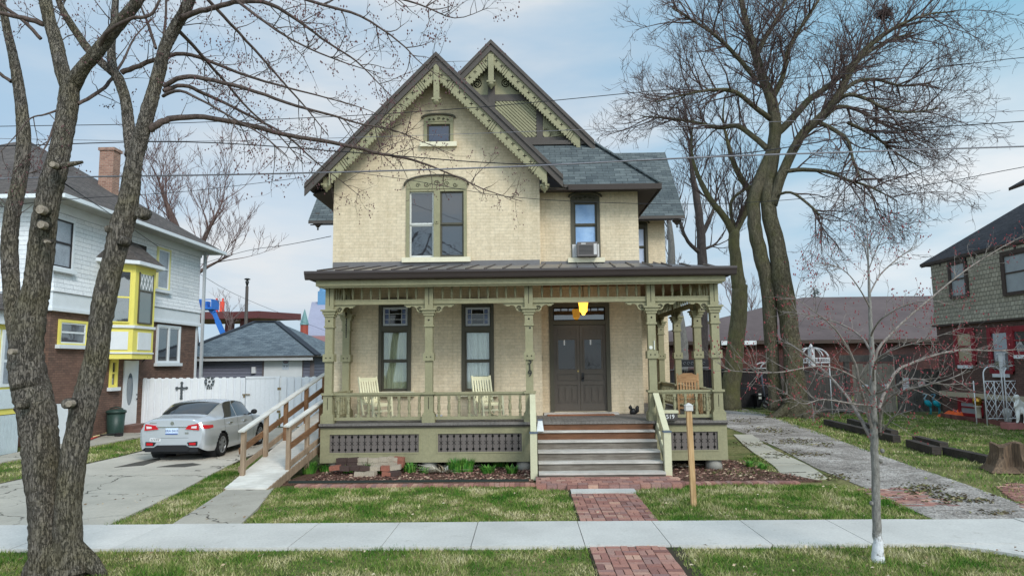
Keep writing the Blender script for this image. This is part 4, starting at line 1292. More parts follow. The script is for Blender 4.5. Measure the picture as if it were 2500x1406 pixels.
rng = np.random.default_rng(5)
GL_ = [(G(*q).x, G(*q).y) for q in le]
lawns = [  # polygon, blades per square metre, height
    ([(-4.5, 10.96), (.86, 10.96), (.88, 14.25), (-5.25, 14.25), (-4.7, 12.3)], 1450, .05),
    ([(2.02, 10.96)] + GL_[:3] + [(6.3, 14.25), (2.2, 14.25), (2.02, 13.4)], 1600, .055),
    ([(-9, 7.7), (.86, 7.7), (.86, 9.62), (-9, 9.62)], 1700, .055),
    ([(1.93, 7.7), (7.6, 7.7), (6.7, 8.6), (6.0, 9.3), (5.6, 9.62), (1.93, 9.62)], 1800, .055),
    ([(-6.65, 10.96), (-5.55, 10.96), (-5.8, 12.3), (-6.1, 14), (-6.1, 18), (-7.65, 18.7), (-7.3, 16.3), (-6.87, 13.4)], 1400, .05),
    ([(-11.4, 12), (-11.2, 20), (-11.6, 24), (-13.5, 24), (-14.0, 18), (-18, 14), (-18, 12)], 330, .06),
    ([(G(*q).x, G(*q).y) for q in [(1770, 1000), (1860, 1012), (1940, 1040), (2060, 1082), (2150, 1114), (2350, 1182), (2560, 1258), (2600, 1120), (2500, 1040), (2300, 1015), (1990, 1008)]], 170, .07),
    ([(G(*q).x, G(*q).y) for q in [(1655, 1160), (1935, 1172), (1870, 1120), (1840, 1105), (1760, 1140)]], 420, .05),
]
V, F = [], []
base = 0
for poly, den, hh in lawns:
    xs_, ys_ = [q[0] for q in poly], [q[1] for q in poly]
    A = (max(xs_) - min(xs_)) * (max(ys_) - min(ys_)); n = int(A * den)
    x = rng.uniform(min(xs_), max(xs_), n); y = rng.uniform(min(ys_), max(ys_), n)
    ok = inside(poly, x, y) & ~((x > -7) & (x < -4.7) & (y > 7.9) & (y < 8.9) & (np.hypot(x + 5.75, y - 8.5) < .42))
    x, y = x[ok], y[ok]; n = len(x)
    far = np.clip(y / 11, .8, 2.4)
    h = hh * rng.uniform(.35, 1.15, n) * (1 + .5 * np.sin(x * 2.1 + 1.3 * np.sin(y * 1.7)) * np.sin(y * 2.7)); a = rng.uniform(0, 6.28, n); w_ = .0065 * far * rng.uniform(.7, 1.4, n)
    lx_, ly_ = rng.normal(0, .6, n) * h, rng.normal(0, .6, n) * h
    v = np.zeros((n, 3, 3))
    v[:, 0] = np.stack([x - np.cos(a) * w_, y - np.sin(a) * w_, np.full(n, -.02)], 1)
    v[:, 1] = np.stack([x + np.cos(a) * w_, y + np.sin(a) * w_, np.full(n, -.02)], 1)
    v[:, 2] = np.stack([x + lx_, y + ly_, h - .015], 1)
    V.append(v.reshape(-1, 3))
V = np.concatenate(V); nv = len(V)
me = bpy.data.meshes.new('grass'); me.vertices.add(nv); me.vertices.foreach_set('co', V.ravel())
nf = nv // 3; me.loops.add(nv); me.loops.foreach_set('vertex_index', np.arange(nv, dtype=np.int32))
me.polygons.add(nf); me.polygons.foreach_set('loop_start', np.arange(0, nv, 3, dtype=np.int32)); me.update(calc_edges=True)
M_BLADE = island('grass_blade', [(0, srgb(34, 86, 22)), (.30, srgb(74, 116, 38)), (.50, srgb(120, 138, 66)), (.66, srgb(172, 166, 116)), (.88, srgb(218, 208, 168)), (1, srgb(112, 92, 70))], .85, .15, patch=(1.35, .66))
me.materials.append(M_BLADE)
go = bpy.data.objects.new('grass', me); COL.objects.link(go); tag(go, kind='stuff')
print('grass blades', nf)
# ================================================================== silver sedan
CX, CY = -9.3, 18.1            # rear bumper centre; the nose points away from the street
M_SIL = paint('silver_car_paint', srgb(206, 210, 216), .03, .7, .22, 0, spec=.8, metal=.5)
M_CGL = glass_dark('tinted_car_glass', (.012, .014, .016), 2.1, .02, .0)
M_TYRE = plain('tyre_rubber', (.016, .016, .017), .85, .2); M_RIM = paint('alloy_rim', srgb(170, 172, 176), .08, 12, .35, 0, metal=.7)
M_PLB = plain('black_plastic', (.018, .018, .02), .55, .3); M_CHR = paint('chrome', srgb(214, 216, 220), .02, 5, .15, 0, metal=1)
t = NT('red_lens'); t.out(srgb(190, 22, 34), .15, .6); M_LENS = t.mat; M_LENSW = paint('clear_lens', srgb(226, 214, 216), .1, 30, .15, 0, spec=.6)
car = thing('parked_car', 'silver four door sedan parked on the concrete driveway, seen from behind', 'car', (CX, CY + 2.2, .02))
# stations: y, z sill, half width sill, half width waist, z belt, half width belt, half width roof edge, z roof edge, z centre
STN = [(0.00, .36, .66, .76, .98, .66, .50, 1.05, 1.07),
       (0.05, .30, .76, .83, 1.00, .72, .54, 1.08, 1.10),
       (0.22, .24, .81, .875, 1.00, .78, .56, 1.10, 1.12),
       (0.55, .21, .83, .885, 1.00, .81, .58, 1.125, 1.145),
       (0.85, .20, .83, .89, 1.00, .83, .60, 1.25, 1.285),
       (1.25, .19, .84, .89, .99, .84, .60, 1.40, 1.44),
       (1.75, .19, .84, .89, .98, .84, .61, 1.455, 1.50),
       (2.35, .19, .84, .89, .97, .84, .61, 1.44, 1.49),
       (2.90, .19, .84, .89, .96, .83, .59, 1.33, 1.39),
       (3.35, .20, .84, .89, .95, .81, .60, 1.06, 1.10),
       (3.80, .21, .83, .88, .90, .78, .58, .96, .99),
       (4.25, .24, .79, .85, .80, .70, .52, .86, .90),
       (4.52, .30, .66, .72, .66, .56, .42, .74, .76)]
def stn(y):
    for i in range(len(STN) - 1):
        if STN[i][0] <= y <= STN[i + 1][0]:
            p0, p1, p2, p3 = STN[max(i - 1, 0)], STN[i], STN[i + 1], STN[min(i + 2, len(STN) - 1)]
            u = (y - p1[0]) / (p2[0] - p1[0])
            o = [y]
            for k in range(1, 9):
                m1 = (p2[k] - p0[k]) / max(p2[0] - p0[0], 1e-3) * (p2[0] - p1[0]); m2 = (p3[k] - p1[k]) / max(p3[0] - p1[0], 1e-3) * (p2[0] - p1[0])
                h = (2 * u ** 3 - 3 * u * u + 1) * p1[k] + (u ** 3 - 2 * u * u + u) * m1 + (-2 * u ** 3 + 3 * u * u) * p2[k] + (u ** 3 - u * u) * m2
                o.append(h)
            return o
    return list(STN[-1])
def prof(y):
    _, zs, ws, ww, zb_, wb, wr, zr, zc = stn(y)
    ctrl = [(ws, zs), (ws + (ww - ws) * .75, zs + .13), (ww, zs + (zb_ - zs) * .50), (ww * .985, zs + (zb_ - zs) * .72), (ww * .965, zs + (zb_ - zs) * .80), (wb, zb_), (wb - (wb - wr) * .12, zb_ + (zr - zb_) * .12), (wb - (wb - wr) * .88, zb_ + (zr - zb_) * .86), (wr, zr), (wr * .6, zr + (zc - zr) * .75), (0, zc)]
    return ctrl
def surf(y, v):
    c = prof(y); n = len(c) - 1; f = max(0, min(n - 1e-6, v)); i = int(f); u = f - i
    p0, p1, p2, p3 = c[max(i - 1, 0)], c[i], c[i + 1], c[min(i + 2, n)]
    r = []
    for k in (0, 1):
        m1, m2 = (p2[k] - p0[k]) * .4, (p3[k] - p1[k]) * .4
        r.append((2 * u ** 3 - 3 * u * u + 1) * p1[k] + (u ** 3 - 2 * u * u + u) * m1 + (-2 * u ** 3 + 3 * u * u) * p2[k] + (u ** 3 - u * u) * m2)
    r[0] *= 1.05
    return r
Z0 = .02
WHEELS = (.98, 3.68)
def body():
    m = MB(); ny, nv = 96, 36
    ysl = [4.52 * (k / ny) ** 1.0 for k in range(ny + 1)]; ysl = sorted(set(ysl + [.02, .035, .07, .1]))
    for s in (-1, 1):
        idx = {}
        vs, fs = [], []
        for i, y in enumerate(ysl):
            for j in range(nv + 1):
                x, z = surf(y, 10 * j / nv); idx[(i, j)] = len(vs); vs.append((CX + s * x, CY + y, Z0 + z))
        for i in range(len(ysl) - 1):
            for j in range(nv):
                q = [idx[(i, j)], idx[(i + 1, j)], idx[(i + 1, j + 1)], idx[(i, j + 1)]]
                cy_ = sum(vs[k][1] for k in q) / 4 - CY; cz_ = sum(vs[k][2] for k in q) / 4 - Z0
                if any(math.hypot(cy_ - w_, cz_ - .32) < .375 for w_ in WHEELS) and cz_ < .75: continue
                fs.append(q if s > 0 else q[::-1])
        m.add(vs, fs, 0, True)
    # rear and front caps
    for yy, rev in ((0, 0), (4.52, 1)):
        p = [surf(yy, 10 * j / nv) for j in range(nv + 1)]
        loop = [(CX + x, CY + yy, Z0 + z) for x, z in p] + [(CX - x, CY + yy, Z0 + z) for x, z in p[::-1][1:]]
        m.add(loop, [tuple(range(len(loop)))[::(-1 if rev else 1)]], 0, False)
    return m
body().build('body', M_SIL, car)
def patch(y0, y1, v0, v1, side, off, ny=14, nv=6, trim=None):
    """panel lying on the body surface, lifted by off"""
    m = MB(); vs, fs = [], []
    for i in range(ny + 1):
        for j in range(nv + 1):
            a, b = i / ny, j / nv
            if trim: yy, vv = trim(a, b)
            else: yy, vv = y0 + (y1 - y0) * a, v0 + (v1 - v0) * b
            x, z = surf(yy, vv); x2, z2 = surf(yy, vv + .02); tx, tz = x2 - x, z2 - z
            L = math.hypot(tx, tz) or 1
            vs.append((CX + side * (x + tz / L * off), CY + yy, Z0 + z - tx / L * off))
    for i in range(ny):
        for j in range(nv):
            q = (i * (nv + 1) + j, (i + 1) * (nv + 1) + j, (i + 1) * (nv + 1) + j + 1, i * (nv + 1) + j + 1)
            fs.append(q if side > 0 else q[::-1])
    m.add(vs, fs, 0, True); return m
for s in (-1, 1):
    # side glass: rear quarter/door and front door, tapering to the back
    patch(0, 0, 0, 0, s, .006, trim=lambda a, b: (1.02 + .92 * a + (.36 * (1 - a)) * b * (1), 5.9 + (1.55 + .35 * min(1, a * 2.5)) * b * min(1, .25 + a * 3))).build('side_window', M_CGL, car)
    patch(0, 0, 0, 0, s, .006, trim=lambda a, b: (2.00 + (1.22 - .52 * b) * a, 5.9 + 1.9 * b)).build('side_window', M_CGL, car)
    for y_ in (1.98, 3.1, 1.12):
        m = patch(y_, y_ + .012, 1.0, 5.7, s, .003, 1, 14); m.build('door_seam', M_PLB, car)
    for y_ in (1.35, 2.35):
        x_, z_ = surf(y_, 4.35); m = MB(); m.beam((CX + s * (x_ + .03), CY + y_, Z0 + z_), (CX + s * (x_ + .03), CY + y_ + .2, Z0 + z_ - .004), .03, .035); m.build('door_handle', M_CHR, car)
    m = MB(); x_, z_ = surf(2.95, 5.6); m.ball((CX + s * (x_ + .13), CY + 2.95, Z0 + z_ + .10), .10, 12, 0, 1.0, .7, .75); m.beam((CX + s * (x_ - .03), CY + 2.98, Z0 + z_ + .04), (CX + s * (x_ + .1), CY + 2.96, Z0 + z_ + .07), .05, .04); m.build('wing_mirror', M_PLB, car)
# rear glass and windscreen
def glass(y0, y1, v0=8.15):
    m = MB()
    n = 12; vs, fs = [], []
    for i in range(n + 1):
        y = y0 + (y1 - y0) * i / n
        row = [surf(y, v0 + (10 - v0) * j / 8) for j in range(9)]
        row = [(-x, z) for x, z in row] + [(x, z) for x, z in row[::-1][1:]]
        for x, z in row: vs.append((CX + x, CY + y - (.006 if y < 2 else -.006), Z0 + z + .012))
    w_ = 17
    for i in range(n):
        for j in range(w_ - 1): fs.append((i * w_ + j, i * w_ + j + 1, (i + 1) * w_ + j + 1, (i + 1) * w_ + j))
    m.add(vs, fs, 0, True); return m
glass(.64, 1.34, 7.6).build('rear_window', M_CGL, car); glass(2.75, 3.32, 7.8).build('windscreen', M_CGL, car)
# wheels
for w_ in WHEELS:
    for s in (-1, 1):
        c = Vector((CX + s * .845, CY + w_, Z0 + .32)); n = 24
        def ring(mb, prof_, mi=0):
            vs, fs = [], []
            for (r_, xo) in prof_:
                for k in range(n):
                    a = 2 * math.pi * k / n; vs.append((c.x + s * xo, c.y + r_ * math.cos(a), c.z + r_ * math.sin(a)))
            for i in range(len(prof_) - 1):
                for k in range(n): fs.append((i * n + k, i * n + (k + 1) % n, (i + 1) * n + (k + 1) % n, (i + 1) * n + k))
            mb.add(vs, fs, mi, True)
        m = MB(); ring(m, [(.2, -.1), (.29, -.11), (.315, -.08), (.32, 0), (.315, .07), (.29, .085), (.225, .075), (.215, .06)]); wh = m.build('wheel', M_TYRE, car)
        m = MB(); ring(m, [(.215, .06), (.20, .02), (.06, .015), (.0, .015)], 1); ring(m, [(.225, .078), (.205, .078), (.20, .06)], 0)
        for k in range(7):
            a = 2 * math.pi * k / 7; d = Vector((0, math.cos(a), math.sin(a))); m.beam(c + Vector((s * .055, 0, 0)) + d * .03, c + Vector((s * .065, 0, 0)) + d * .21, .055, .03, 0, (1, 0, 0))
        ring(m, [(.06, .075), (.0, .085)], 0); m.build('rim', [M_RIM, M_PLB], wh)
        m = MB(); ring(m, [(.40, -.35), (.40, -.02), (.385, .04)]); m.build('wheel_arch', M_PLB, car)
m = MB(); m.box(CX - .62, CX + .62, CY + .3, CY + 4.2, Z0 + .16, Z0 + .5); m.build('underbody', M_PLB, car)
# rear face details
yb_ = CY
for s in (-1, 1):
    m = patch(0, 0, 0, 0, s, .012, 10, 5, trim=lambda a, b: (.02 + .40 * a, 3.35 + 1.1 * b * (1 - .55 * a) + .55 * a)); tl = m.build('tail_light', M_LENS, car)
    m = MB(); m.xz([(CX + s * .72, Z0 + .80), (CX + s * .36, Z0 + .83), (CX + s * .44, Z0 + .93), (CX + s * .70, Z0 + .97)], yb_ - .035, yb_ + .02); m.build('lens', M_LENS, tl)
    m = MB(); m.xz([(CX + s * .66, Z0 + .845), (CX + s * .52, Z0 + .855), (CX + s * .53, Z0 + .90), (CX + s * .67, Z0 + .915)], yb_ - .041, yb_ - .036); m.build('clear_lens', M_LENSW, tl)
    m = MB(); m.xz([(CX + s * .68, Z0 + .40), (CX + s * .46, Z0 + .40), (CX + s * .42, Z0 + .49), (CX + s * .68, Z0 + .51)], yb_ - .03, yb_ + .01); rr_ = m.build('bumper_vent', M_PLB, car)
    m = MB(); m.xz([(CX + s * .65, Z0 + .42), (CX + s * .49, Z0 + .42), (CX + s * .47, Z0 + .475), (CX + s * .65, Z0 + .485)], yb_ - .034, yb_ - .031); m.build('reflector', M_LENS, rr_)
m = MB(); m.xz([(CX - .42, Z0 + .26), (CX + .42, Z0 + .26), (CX + .5, Z0 + .34), (CX + .38, Z0 + .42), (CX - .38, Z0 + .42), (CX - .5, Z0 + .34)], yb_ - .02, yb_ + .1); m.build('diffuser', M_PLB, car)
m = MB(); m.box(CX - .70, CX + .70, yb_ + .0, yb_ + .2, Z0 + .245, Z0 + .36); m.build('lower_bumper', M_PLB, car)
m = MB(); m.box(CX - .40, CX + .40, yb_ - .02, yb_ + .0, Z0 + .875, Z0 + .90); m.build('chrome_strip', M_CHR, car)
m = MB(); m.disc_y((CX, Z0 + .985), .05, yb_ - .012, yb_ + .01, 14); m.build('badge', M_CHR, car)
m = MB(); m.box(CX - .165, CX + .165, yb_ - .022, yb_ - .002, Z0 + .70, Z0 + .86); pl_ = m.build('licence_plate', paint('plate_white', srgb(206, 222, 240)), car)
m = MB(); m.box(CX - .165, CX + .165, yb_ - .024, yb_ - .0225, Z0 + .70, Z0 + .725); m.build('plate_band', paint('plate_blue', srgb(44, 84, 160)), pl_)
text_mesh('ERA 0410', .082, 'plate_number', paint('plate_ink', srgb(40, 60, 130)), pl_, Vector((CX, yb_ - .0235, Z0 + .785)), depth=.002)
m = MB(); m.xz([(CX - .58, Z0 + .52), (CX - .30, Z0 + .52), (CX - .30, Z0 + .60), (CX - .58, Z0 + .60)], yb_ - .008, yb_ - .001); bs_ = m.build('bumper_sticker', paint('sticker_white', srgb(226, 226, 226)), car)
m = MB()
for zz in (.545, .575):
    x_ = CX - .56
    while x_ < CX - .33: w_ = R.uniform(.02, .05); m.box(x_, x_ + w_, yb_ - .010, yb_ - .0085, Z0 + zz - .007, Z0 + zz + .007); x_ += w_ + .012
m.build('sticker_lines', M_PLB, bs_)
m = MB(); m.box(CX - .44, CX + .44, yb_ - .003, yb_ - .0005, Z0 + .60, Z0 + .606); m.build('boot_seam', M_PLB, car)
m = MB(); m.box(CX + .34, CX + .44, yb_ - .008, yb_ - .001, Z0 + .70, Z0 + .75); m.box(CX - .6, CX - .42, yb_ - .008, yb_ - .001, Z0 + .985, Z0 + 1.0) ; m.build('trim_badge', M_CHR, car)
# ================================================================== left neighbour: white shingle and brick house
XW = -15.4
M_WSH = brick('white_shingle_siding', srgb(238, 239, 241), srgb(224, 227, 231), srgb(164, 168, 176), .95, .155, .006, .8, .12, srgb(176, 180, 186), bscale=.7)
M_LBRK = brick('brown_brick', srgb(128, 100, 88), srgb(100, 80, 72), srgb(84, 74, 68), .215, .078, .007, .8, .2, srgb(150, 112, 98), bscale=.5, bias=-.1)
M_LROOF = brick('brown_grey_shingle', srgb(104, 96, 92), srgb(78, 72, 70), srgb(52, 48, 47), .3, .10, .006, .9, .12, srgb(120, 112, 106), vk=1.8, bscale=1.2)
M_WHT = paint('white_trim_paint', srgb(222, 226, 230), .07, 3, .5, .1, wear=(srgb(176, 176, 172), .72))
M_YEL = paint('yellow_trim_paint', srgb(232, 219, 112), .06, 3, .5, .1)
M_DARKW = paint('black_sash', srgb(46, 42, 44), .1, 4, .5)
M_PANE = glass_dark('house_pane', (.05, .055, .065), 2.6, .03, .03)
M_LACE = paint('lace_behind_pane', srgb(150, 158, 168), .35, 2.2, .3, 0, spec=.6)
lh = thing('shingle_house', 'white shingle and brown brick house with yellow bay window beside the concrete driveway', 'house', (-19, 26, 0))
lp = lambda nm, mb, mt: mb.build(nm, mt, lh)
zb0, zb1, zE = 4.33, 4.98, 8.02
YA, YB = 21.9, 31.9
m = MB(); m.box(-25, XW, YA, YB, 0, zb0); lp('brick_wall', m, M_LBRK)
m = MB(); fl = .10
m.box(-25, XW + .02, YA - .02, YB + .02, zb1, zE + .02)
m.yz([(YA - .02, 0), (YA, 0)], 0, 0) if False else None
v0 = [(-25, YA - .02), (XW + .02, YA - .02), (XW + .02, YB + .02), (-25, YB + .02)]
v1 = [(-25, YA - fl - .04), (XW + fl + .04, YA - fl - .04), (XW + fl + .04, YB + fl), (-25, YB + fl)]
for i in range(3):
    a, b = v0[i], v0[i + 1]; c, d = v1[i], v1[i + 1]
    m.poly([(c[0], c[1], zb1 - .02), (d[0], d[1], zb1 - .02), (b[0], b[1], zb1 + .55), (a[0], a[1], zb1 + .55)])
lp('shingle_wall', m, M_WSH)
m = MB(); m.box(-25, XW + .09, YA - .09, YB + .06, zb0 + .001, zb1 - .021); m.box(-25, XW + .15, YA - .15, YB + .12, zb0 + .0, zb0 + .10)
m.box(-25, XW + .07, YA - .06, YB + .05, zE - .42, zE + .0)
m.box(XW + .004, XW + .03, YB - .18, YB + .005, 0, zb0 - .001)
lp('frieze_board', m, M_WHT)
# hipped roof
ex, ey0, ey1 = -14.65, 21.1, 32.75; rz0 = zE; sl_r = .66
rx_ = -20.3; rzz = rz0 + (ex - rx_) * sl_r; hy0, hy1 = ey0 + (ex - rx_), ey1 - (ex - rx_)
m = MB(); hy0 = min(hy0, 26.9); hy1 = max(hy1, 27.0)
m.slab([(ex, ey0, rz0), (ex, ey1, rz0), (rx_, hy1, rzz), (rx_, hy0, rzz)], .06)
m.slab([(ex, ey1, rz0), (-26, ey1, rz0), (rx_, hy1, rzz)], .06)
m.slab([(-26, ey0, rz0), (ex, ey0, rz0), (rx_, hy0, rzz)], .06)
m.slab([(-26, ey1, rz0), (-26, ey0, rz0), (rx_, hy0, rzz), (rx_, hy1, rzz)], .06)
lr = lp('roof', m, [M_LROOF, M_BROWN])
m = MB(); m.box(ex - .02, ex + .10, ey0 - .1, ey1 + .1, rz0 - .15, rz0 - .02); m.box(-26, ex - .021, ey0 - .1, ey0 + .02, rz0 - .15, rz0 - .02); m.box(-26, ex - .021, ey1 - .02, ey1 + .1, rz0 - .15, rz0 - .02)
m.build('gutter', M_WHT, lr)
m = MB(); m.box(-25.9, ex - .03, ey0 + .03, ey1 - .03, rz0 - .12, rz0 - .09); m.build('soffit', paint('weathered_soffit', srgb(184, 182, 178), .18, 2, .8), lr)
c0 = P(266, 470, 28.0); m = MB(); m.box(c0.x - .33, c0.x + .27, 27.75, 28.25, 8.4, P(266, 372, 28).z); m.box(c0.x - .38, c0.x + .32, 27.7, 28.3, P(266, 372, 28).z + .001, P(266, 365, 28).z)
m.build('chimney', brick('chimney_brick', srgb(172, 132, 114), srgb(140, 104, 90), srgb(172, 156, 142), .2, .075, .008, .7, .15, srgb(130, 96, 84)), lr)
# downspout at the far corner
m = MB(); m.box(XW + .16, XW + .27, YB + .0, YB + .12, 0, 8.0); lp('downspout', m, paint('grey_downspout', srgb(176, 180, 184), .08, 3))


def side_win(px0, px1, pyt, pyb, casing, sash=None, mull=False, pane=None, sill=True, w_=.09, X=XW, parent=lh, rail=.5):
    pm = (pyt + pyb) / 2
    y0, y1 = PX(px0, pm, X).y, PX(px1, pm, X).y
    z0, z1 = PX((px0 + px1) / 2, pyb, X).z, PX((px0 + px1) / 2, pyt, X).z
    sg = 1 if X < 0 else -1
    b = lambda mb, a0, a1, b0, b1, c0, c1: mb.box(X + sg * a0, X + sg * a1, b0, b1, c0, c1)
    m = MB(); b(m, .004, .07, y0, y0 + w_, z0, z1); b(m, .004, .07, y1 - w_, y1, z0, z1); b(m, .004, .065, y0 + w_, y1 - w_, z1 - w_, z1); b(m, .004, .065, y0 + w_, y1 - w_, z0, z0 + w_ * .5)
    wi = m.build('window', casing, parent)
    m = MB(); zm = z0 + (z1 - z0) * rail
    if mull: b(m, .01, .06, (y0 + y1) / 2 - .06, (y0 + y1) / 2 + .06, z0 + w_ * .5, z1 - w_)
    else: b(m, .02, .05, y0 + w_, y1 - w_, zm - .03, zm + .03)
    for (p, q) in ((y0 + w_, y0 + w_ + .05), (y1 - w_ - .05, y1 - w_)): b(m, .018, .048, p, q, z0 + w_ * .5, z1 - w_)
    b(m, .018, .047, y0 + w_ + .05, y1 - w_ - .05, z0 + w_ * .5, z0 + w_ * .5 + .05); b(m, .018, .047, y0 + w_ + .05, y1 - w_ - .05, z1 - w_ - .05, z1 - w_)
    m.build('sash', sash or M_DARKW, wi)
    m = MB(); b(m, .006, .014, y0 + w_ * .8, y1 - w_ * .8, z0 + w_ * .4, z1 - w_ * .8); m.build('pane', pane or M_PANE, wi)
    if sill:
        m = MB(); b(m, .004, .16, y0 - .08, y1 + .08, z0 - .13, z0 - .002); m.build('sill', M_WHT, wi)
    return wi


side_win(118, 178, 530, 656, M_WHT, pane=M_LACE, X=XW + .02)
side_win(381, 413, 606, 708, paint('cream_yellow_casing', srgb(222, 214, 150)), sash=M_WHT, pane=M_LACE, X=XW + .02)
side_win(140, 210, 782, 842, M_YEL, sash=M_WHT)
side_win(380, 437, 794, 886, M_WHT, sash=M_WHT, mull=True)
side_win(266, 284, 876, 945, M_YEL, sash=M_YEL)
# missing patch of shingles above the bay
a, b = PX(318, 590, XW + .02), PX(357, 612, XW + .02)
m = MB(); m.box(XW + .022, XW + .032, a.y, b.y, b.z - .1, a.z); lp('bare_patch', m, paint('tar_paper', srgb(60, 50, 46), .2, 4, .9))
# side door
y0, y1 = PX(299, 950, XW).y, PX(333, 950, XW).y; z0, z1 = .28, PX(316, 880, XW).z
m = MB(); m.box(XW + .004, XW + .05, y0, y1, z0, z1); sd = lp('side_door', m, M_WHT)
yc = (y0 + y1) / 2 - .08; zc = z0 + (z1 - z0) * .55
m = MB(); n = 20; m.yz([(yc + .2 * math.cos(2 * math.pi * k / n), zc + .62 * math.sin(2 * math.pi * k / n)) for k in range(n)], XW + .051, XW + .06); m.build('oval_pane', glass_dark('oval_glass', (.12, .15, .18), 2.0), sd)
m = MB(); m.ball((XW + .1, y1 - .09, z0 + .95), .035, 8); m.ball((XW + .08, y1 - .09, z0 + 1.12), .025, 8); m.build('handle', M_BLACK, sd)
m = MB(); m.box(XW + .004, XW + .9, y0 - .15, y1 + .2, 0, .14); m.box(XW + .005, XW + .5, y0 - .1, y1 + .15, .141, .27); lp('door_step', m, paint('brick_step', srgb(120, 92, 84), .2, 5, .9, .3))
# bay window
zB0, zS, zS1, zB1 = 2.78, 3.92, 4.02, 6.28
foot = [(XW, 24.4), (-14.55, 25.15), (-14.55, 26.55), (XW, 27.3)]
bay = None
m = MB(); m.xy([(XW - .1, 24.4)] + foot + [(XW - .1, 27.3)], zB0, zB1); bay = lp('bay_window', m, M_YEL)
def facet(a, b, u0, u1, z0, z1, o0, o1, mb, mi=0):
    a, b = Vector((*a, 0)), Vector((*b, 0)); d = b - a; nn = Vector((d.y, -d.x, 0)).normalized()
    q = [a + d * u0 + nn * o0, a + d * u1 + nn * o0, a + d * u1 + nn * o1, a + d * u0 + nn * o1]
    mb.xy([(p.x, p.y) for p in q], z0, z1, mi)
for i, (u0, u1) in enumerate(((.30, .84), (.2, .82), (.2, .7))):
    a, b = foot[i], foot[i + 1]
    m = MB(); facet(a, b, u0, u1, 4.15, 6.0, .004, .012, m); m.build('bay_pane', M_PANE if i == 0 else glass_dark('bay_glass', (.10, .13, .12), 2.2), bay)
    m = MB()
    for (p, q) in ((u0 - .04, u0), (u1, u1 + .04)): facet(a, b, p, q, 4.1, 6.05, .004, .04, m)
    facet(a, b, u0, u1, 5.02 if i == 0 else 5.32, 5.08 if i == 0 else 5.38, .013, .04, m); facet(a, b, u0, u1, 4.1, 4.15, .004, .06, m)
    m.build('bay_sash', M_YEL if i == 0 else M_CASE, bay)
    if i == 1:
        m = MB()
        for k in range(5):
            for s in (0, 1):
                pa = Vector((-14.53, 25.15 + 1.4 * (u0 + (u1 - u0) * k / 4), 5.4)); pb_ = Vector((-14.53, 25.15 + 1.4 * (u0 + (u1 - u0) * min(1, max(0, (k + (1 if s else -1)) / 4))), 6.0)); m.beam(pa, pb_, .02, .02)
        m.build('lattice_bars', M_WHT, bay)
    m = MB(); facet(a, b, .22, .86, 3.12, 3.78, .004, .03, m); m.build('bay_panel', M_WHT, bay)
    m = MB(); facet(a, b, -.02, 1.02, zS, zS1, .004, .07, m); m.build('bay_sill', M_WHT, bay)
    m = MB(); facet(a, b, -.01, 1.01, 2.97, 3.03, .004, .04, m); m.build('bay_moulding', M_WHT, bay)
m = MB(); rf = [(XW, 24.0), (-14.3, 24.95), (-14.3, 26.75), (XW, 27.7)]
for i in range(3):
    a, b = rf[i], rf[i + 1]
    m.poly([(a[0], a[1], 6.42), (b[0], b[1], 6.42), (XW, 26.6 if i else 25.2, 7.35), (XW, 25.2, 7.35)] if i == 1 else ([(a[0], a[1], 6.42), (b[0], b[1], 6.42), (XW, 25.2, 7.35)] if i == 0 else [(a[0], a[1], 6.42), (b[0], b[1], 6.42), (XW, 26.6, 7.35)]))
m.build('bay_roof', M_LROOF, bay)
m = MB(); m.xy([(XW - .1, 24.0)] + rf + [(XW - .1, 27.7)], 6.285, 6.415); m.build('bay_cornice', M_WHT, bay)
# wall lantern under the bay
q = P(353, 864, 26.3)
wl_ = MB(); wl_.lathe([(.02, -.2), (.09, -.12), (.11, .08), (.14, .1), (.03, .2), (.02, .26)], q, 6, smooth=False); wl_.tube([q + Vector((0, 0, -.2)), q + Vector((-.1, .05, -.3)), (-14.55, 26.2, q.z - .1)], .02, 6)
lp('wall_lantern', wl_, M_BLACK)
# enclosed front porch corner
fp = MB(); fp.box(-25, -15.12, 18.5, 20.4, 1.15, 3.75); fpo = lp('front_bay', fp, M_YEL)
m = MB(); m.box(-25, -14.95, 18.3, 20.4, 3.75, 4.15); m.build('bay_cornice', M_WHT, fpo)
m = MB(); m.slab([(-25, 18.1, 4.16), (-14.8, 18.1, 4.16), (-14.8, 20.4, 4.16), (-15.6, 20.4, 4.75), (-25, 20.4, 4.75)], .05); m.build('bay_roof', [M_LROOF, M_BROWN], fpo)
m = MB()
for y_ in (18.6, 19.5): m.box(-15.118, -15.07, y_, y_ + .8, 1.95, 3.6)
m.build('bay_sash', M_WHT, fpo)
m = MB()
for y_ in (18.6, 19.5): m.box(-15.069, -15.06, y_ + .1, y_ + .7, 2.75, 3.5); m.box(-15.069, -15.06, y_ + .1, y_ + .7, 2.05, 2.66)
m.build('bay_pane', M_LACE, fpo)
m = MB(); m.box(-15.118, -15.08, 18.55, 20.3, 1.32, 1.88); m.build('bay_panel', paint('pale_blue_panel', srgb(208, 218, 224)), fpo)
m = MB()
k = 18.5
while k < 20.3: m.box(-15.2, -15.12, k, k + .13, 0, 1.13); k += .15
lp('porch_skirt', m, paint('pale_blue_slats', srgb(196, 208, 214)))
m = MB(); m.box(-25, -15.22, 18.6, 20.4, 0, 1.14); lp('porch_base', m, M_LBRK)
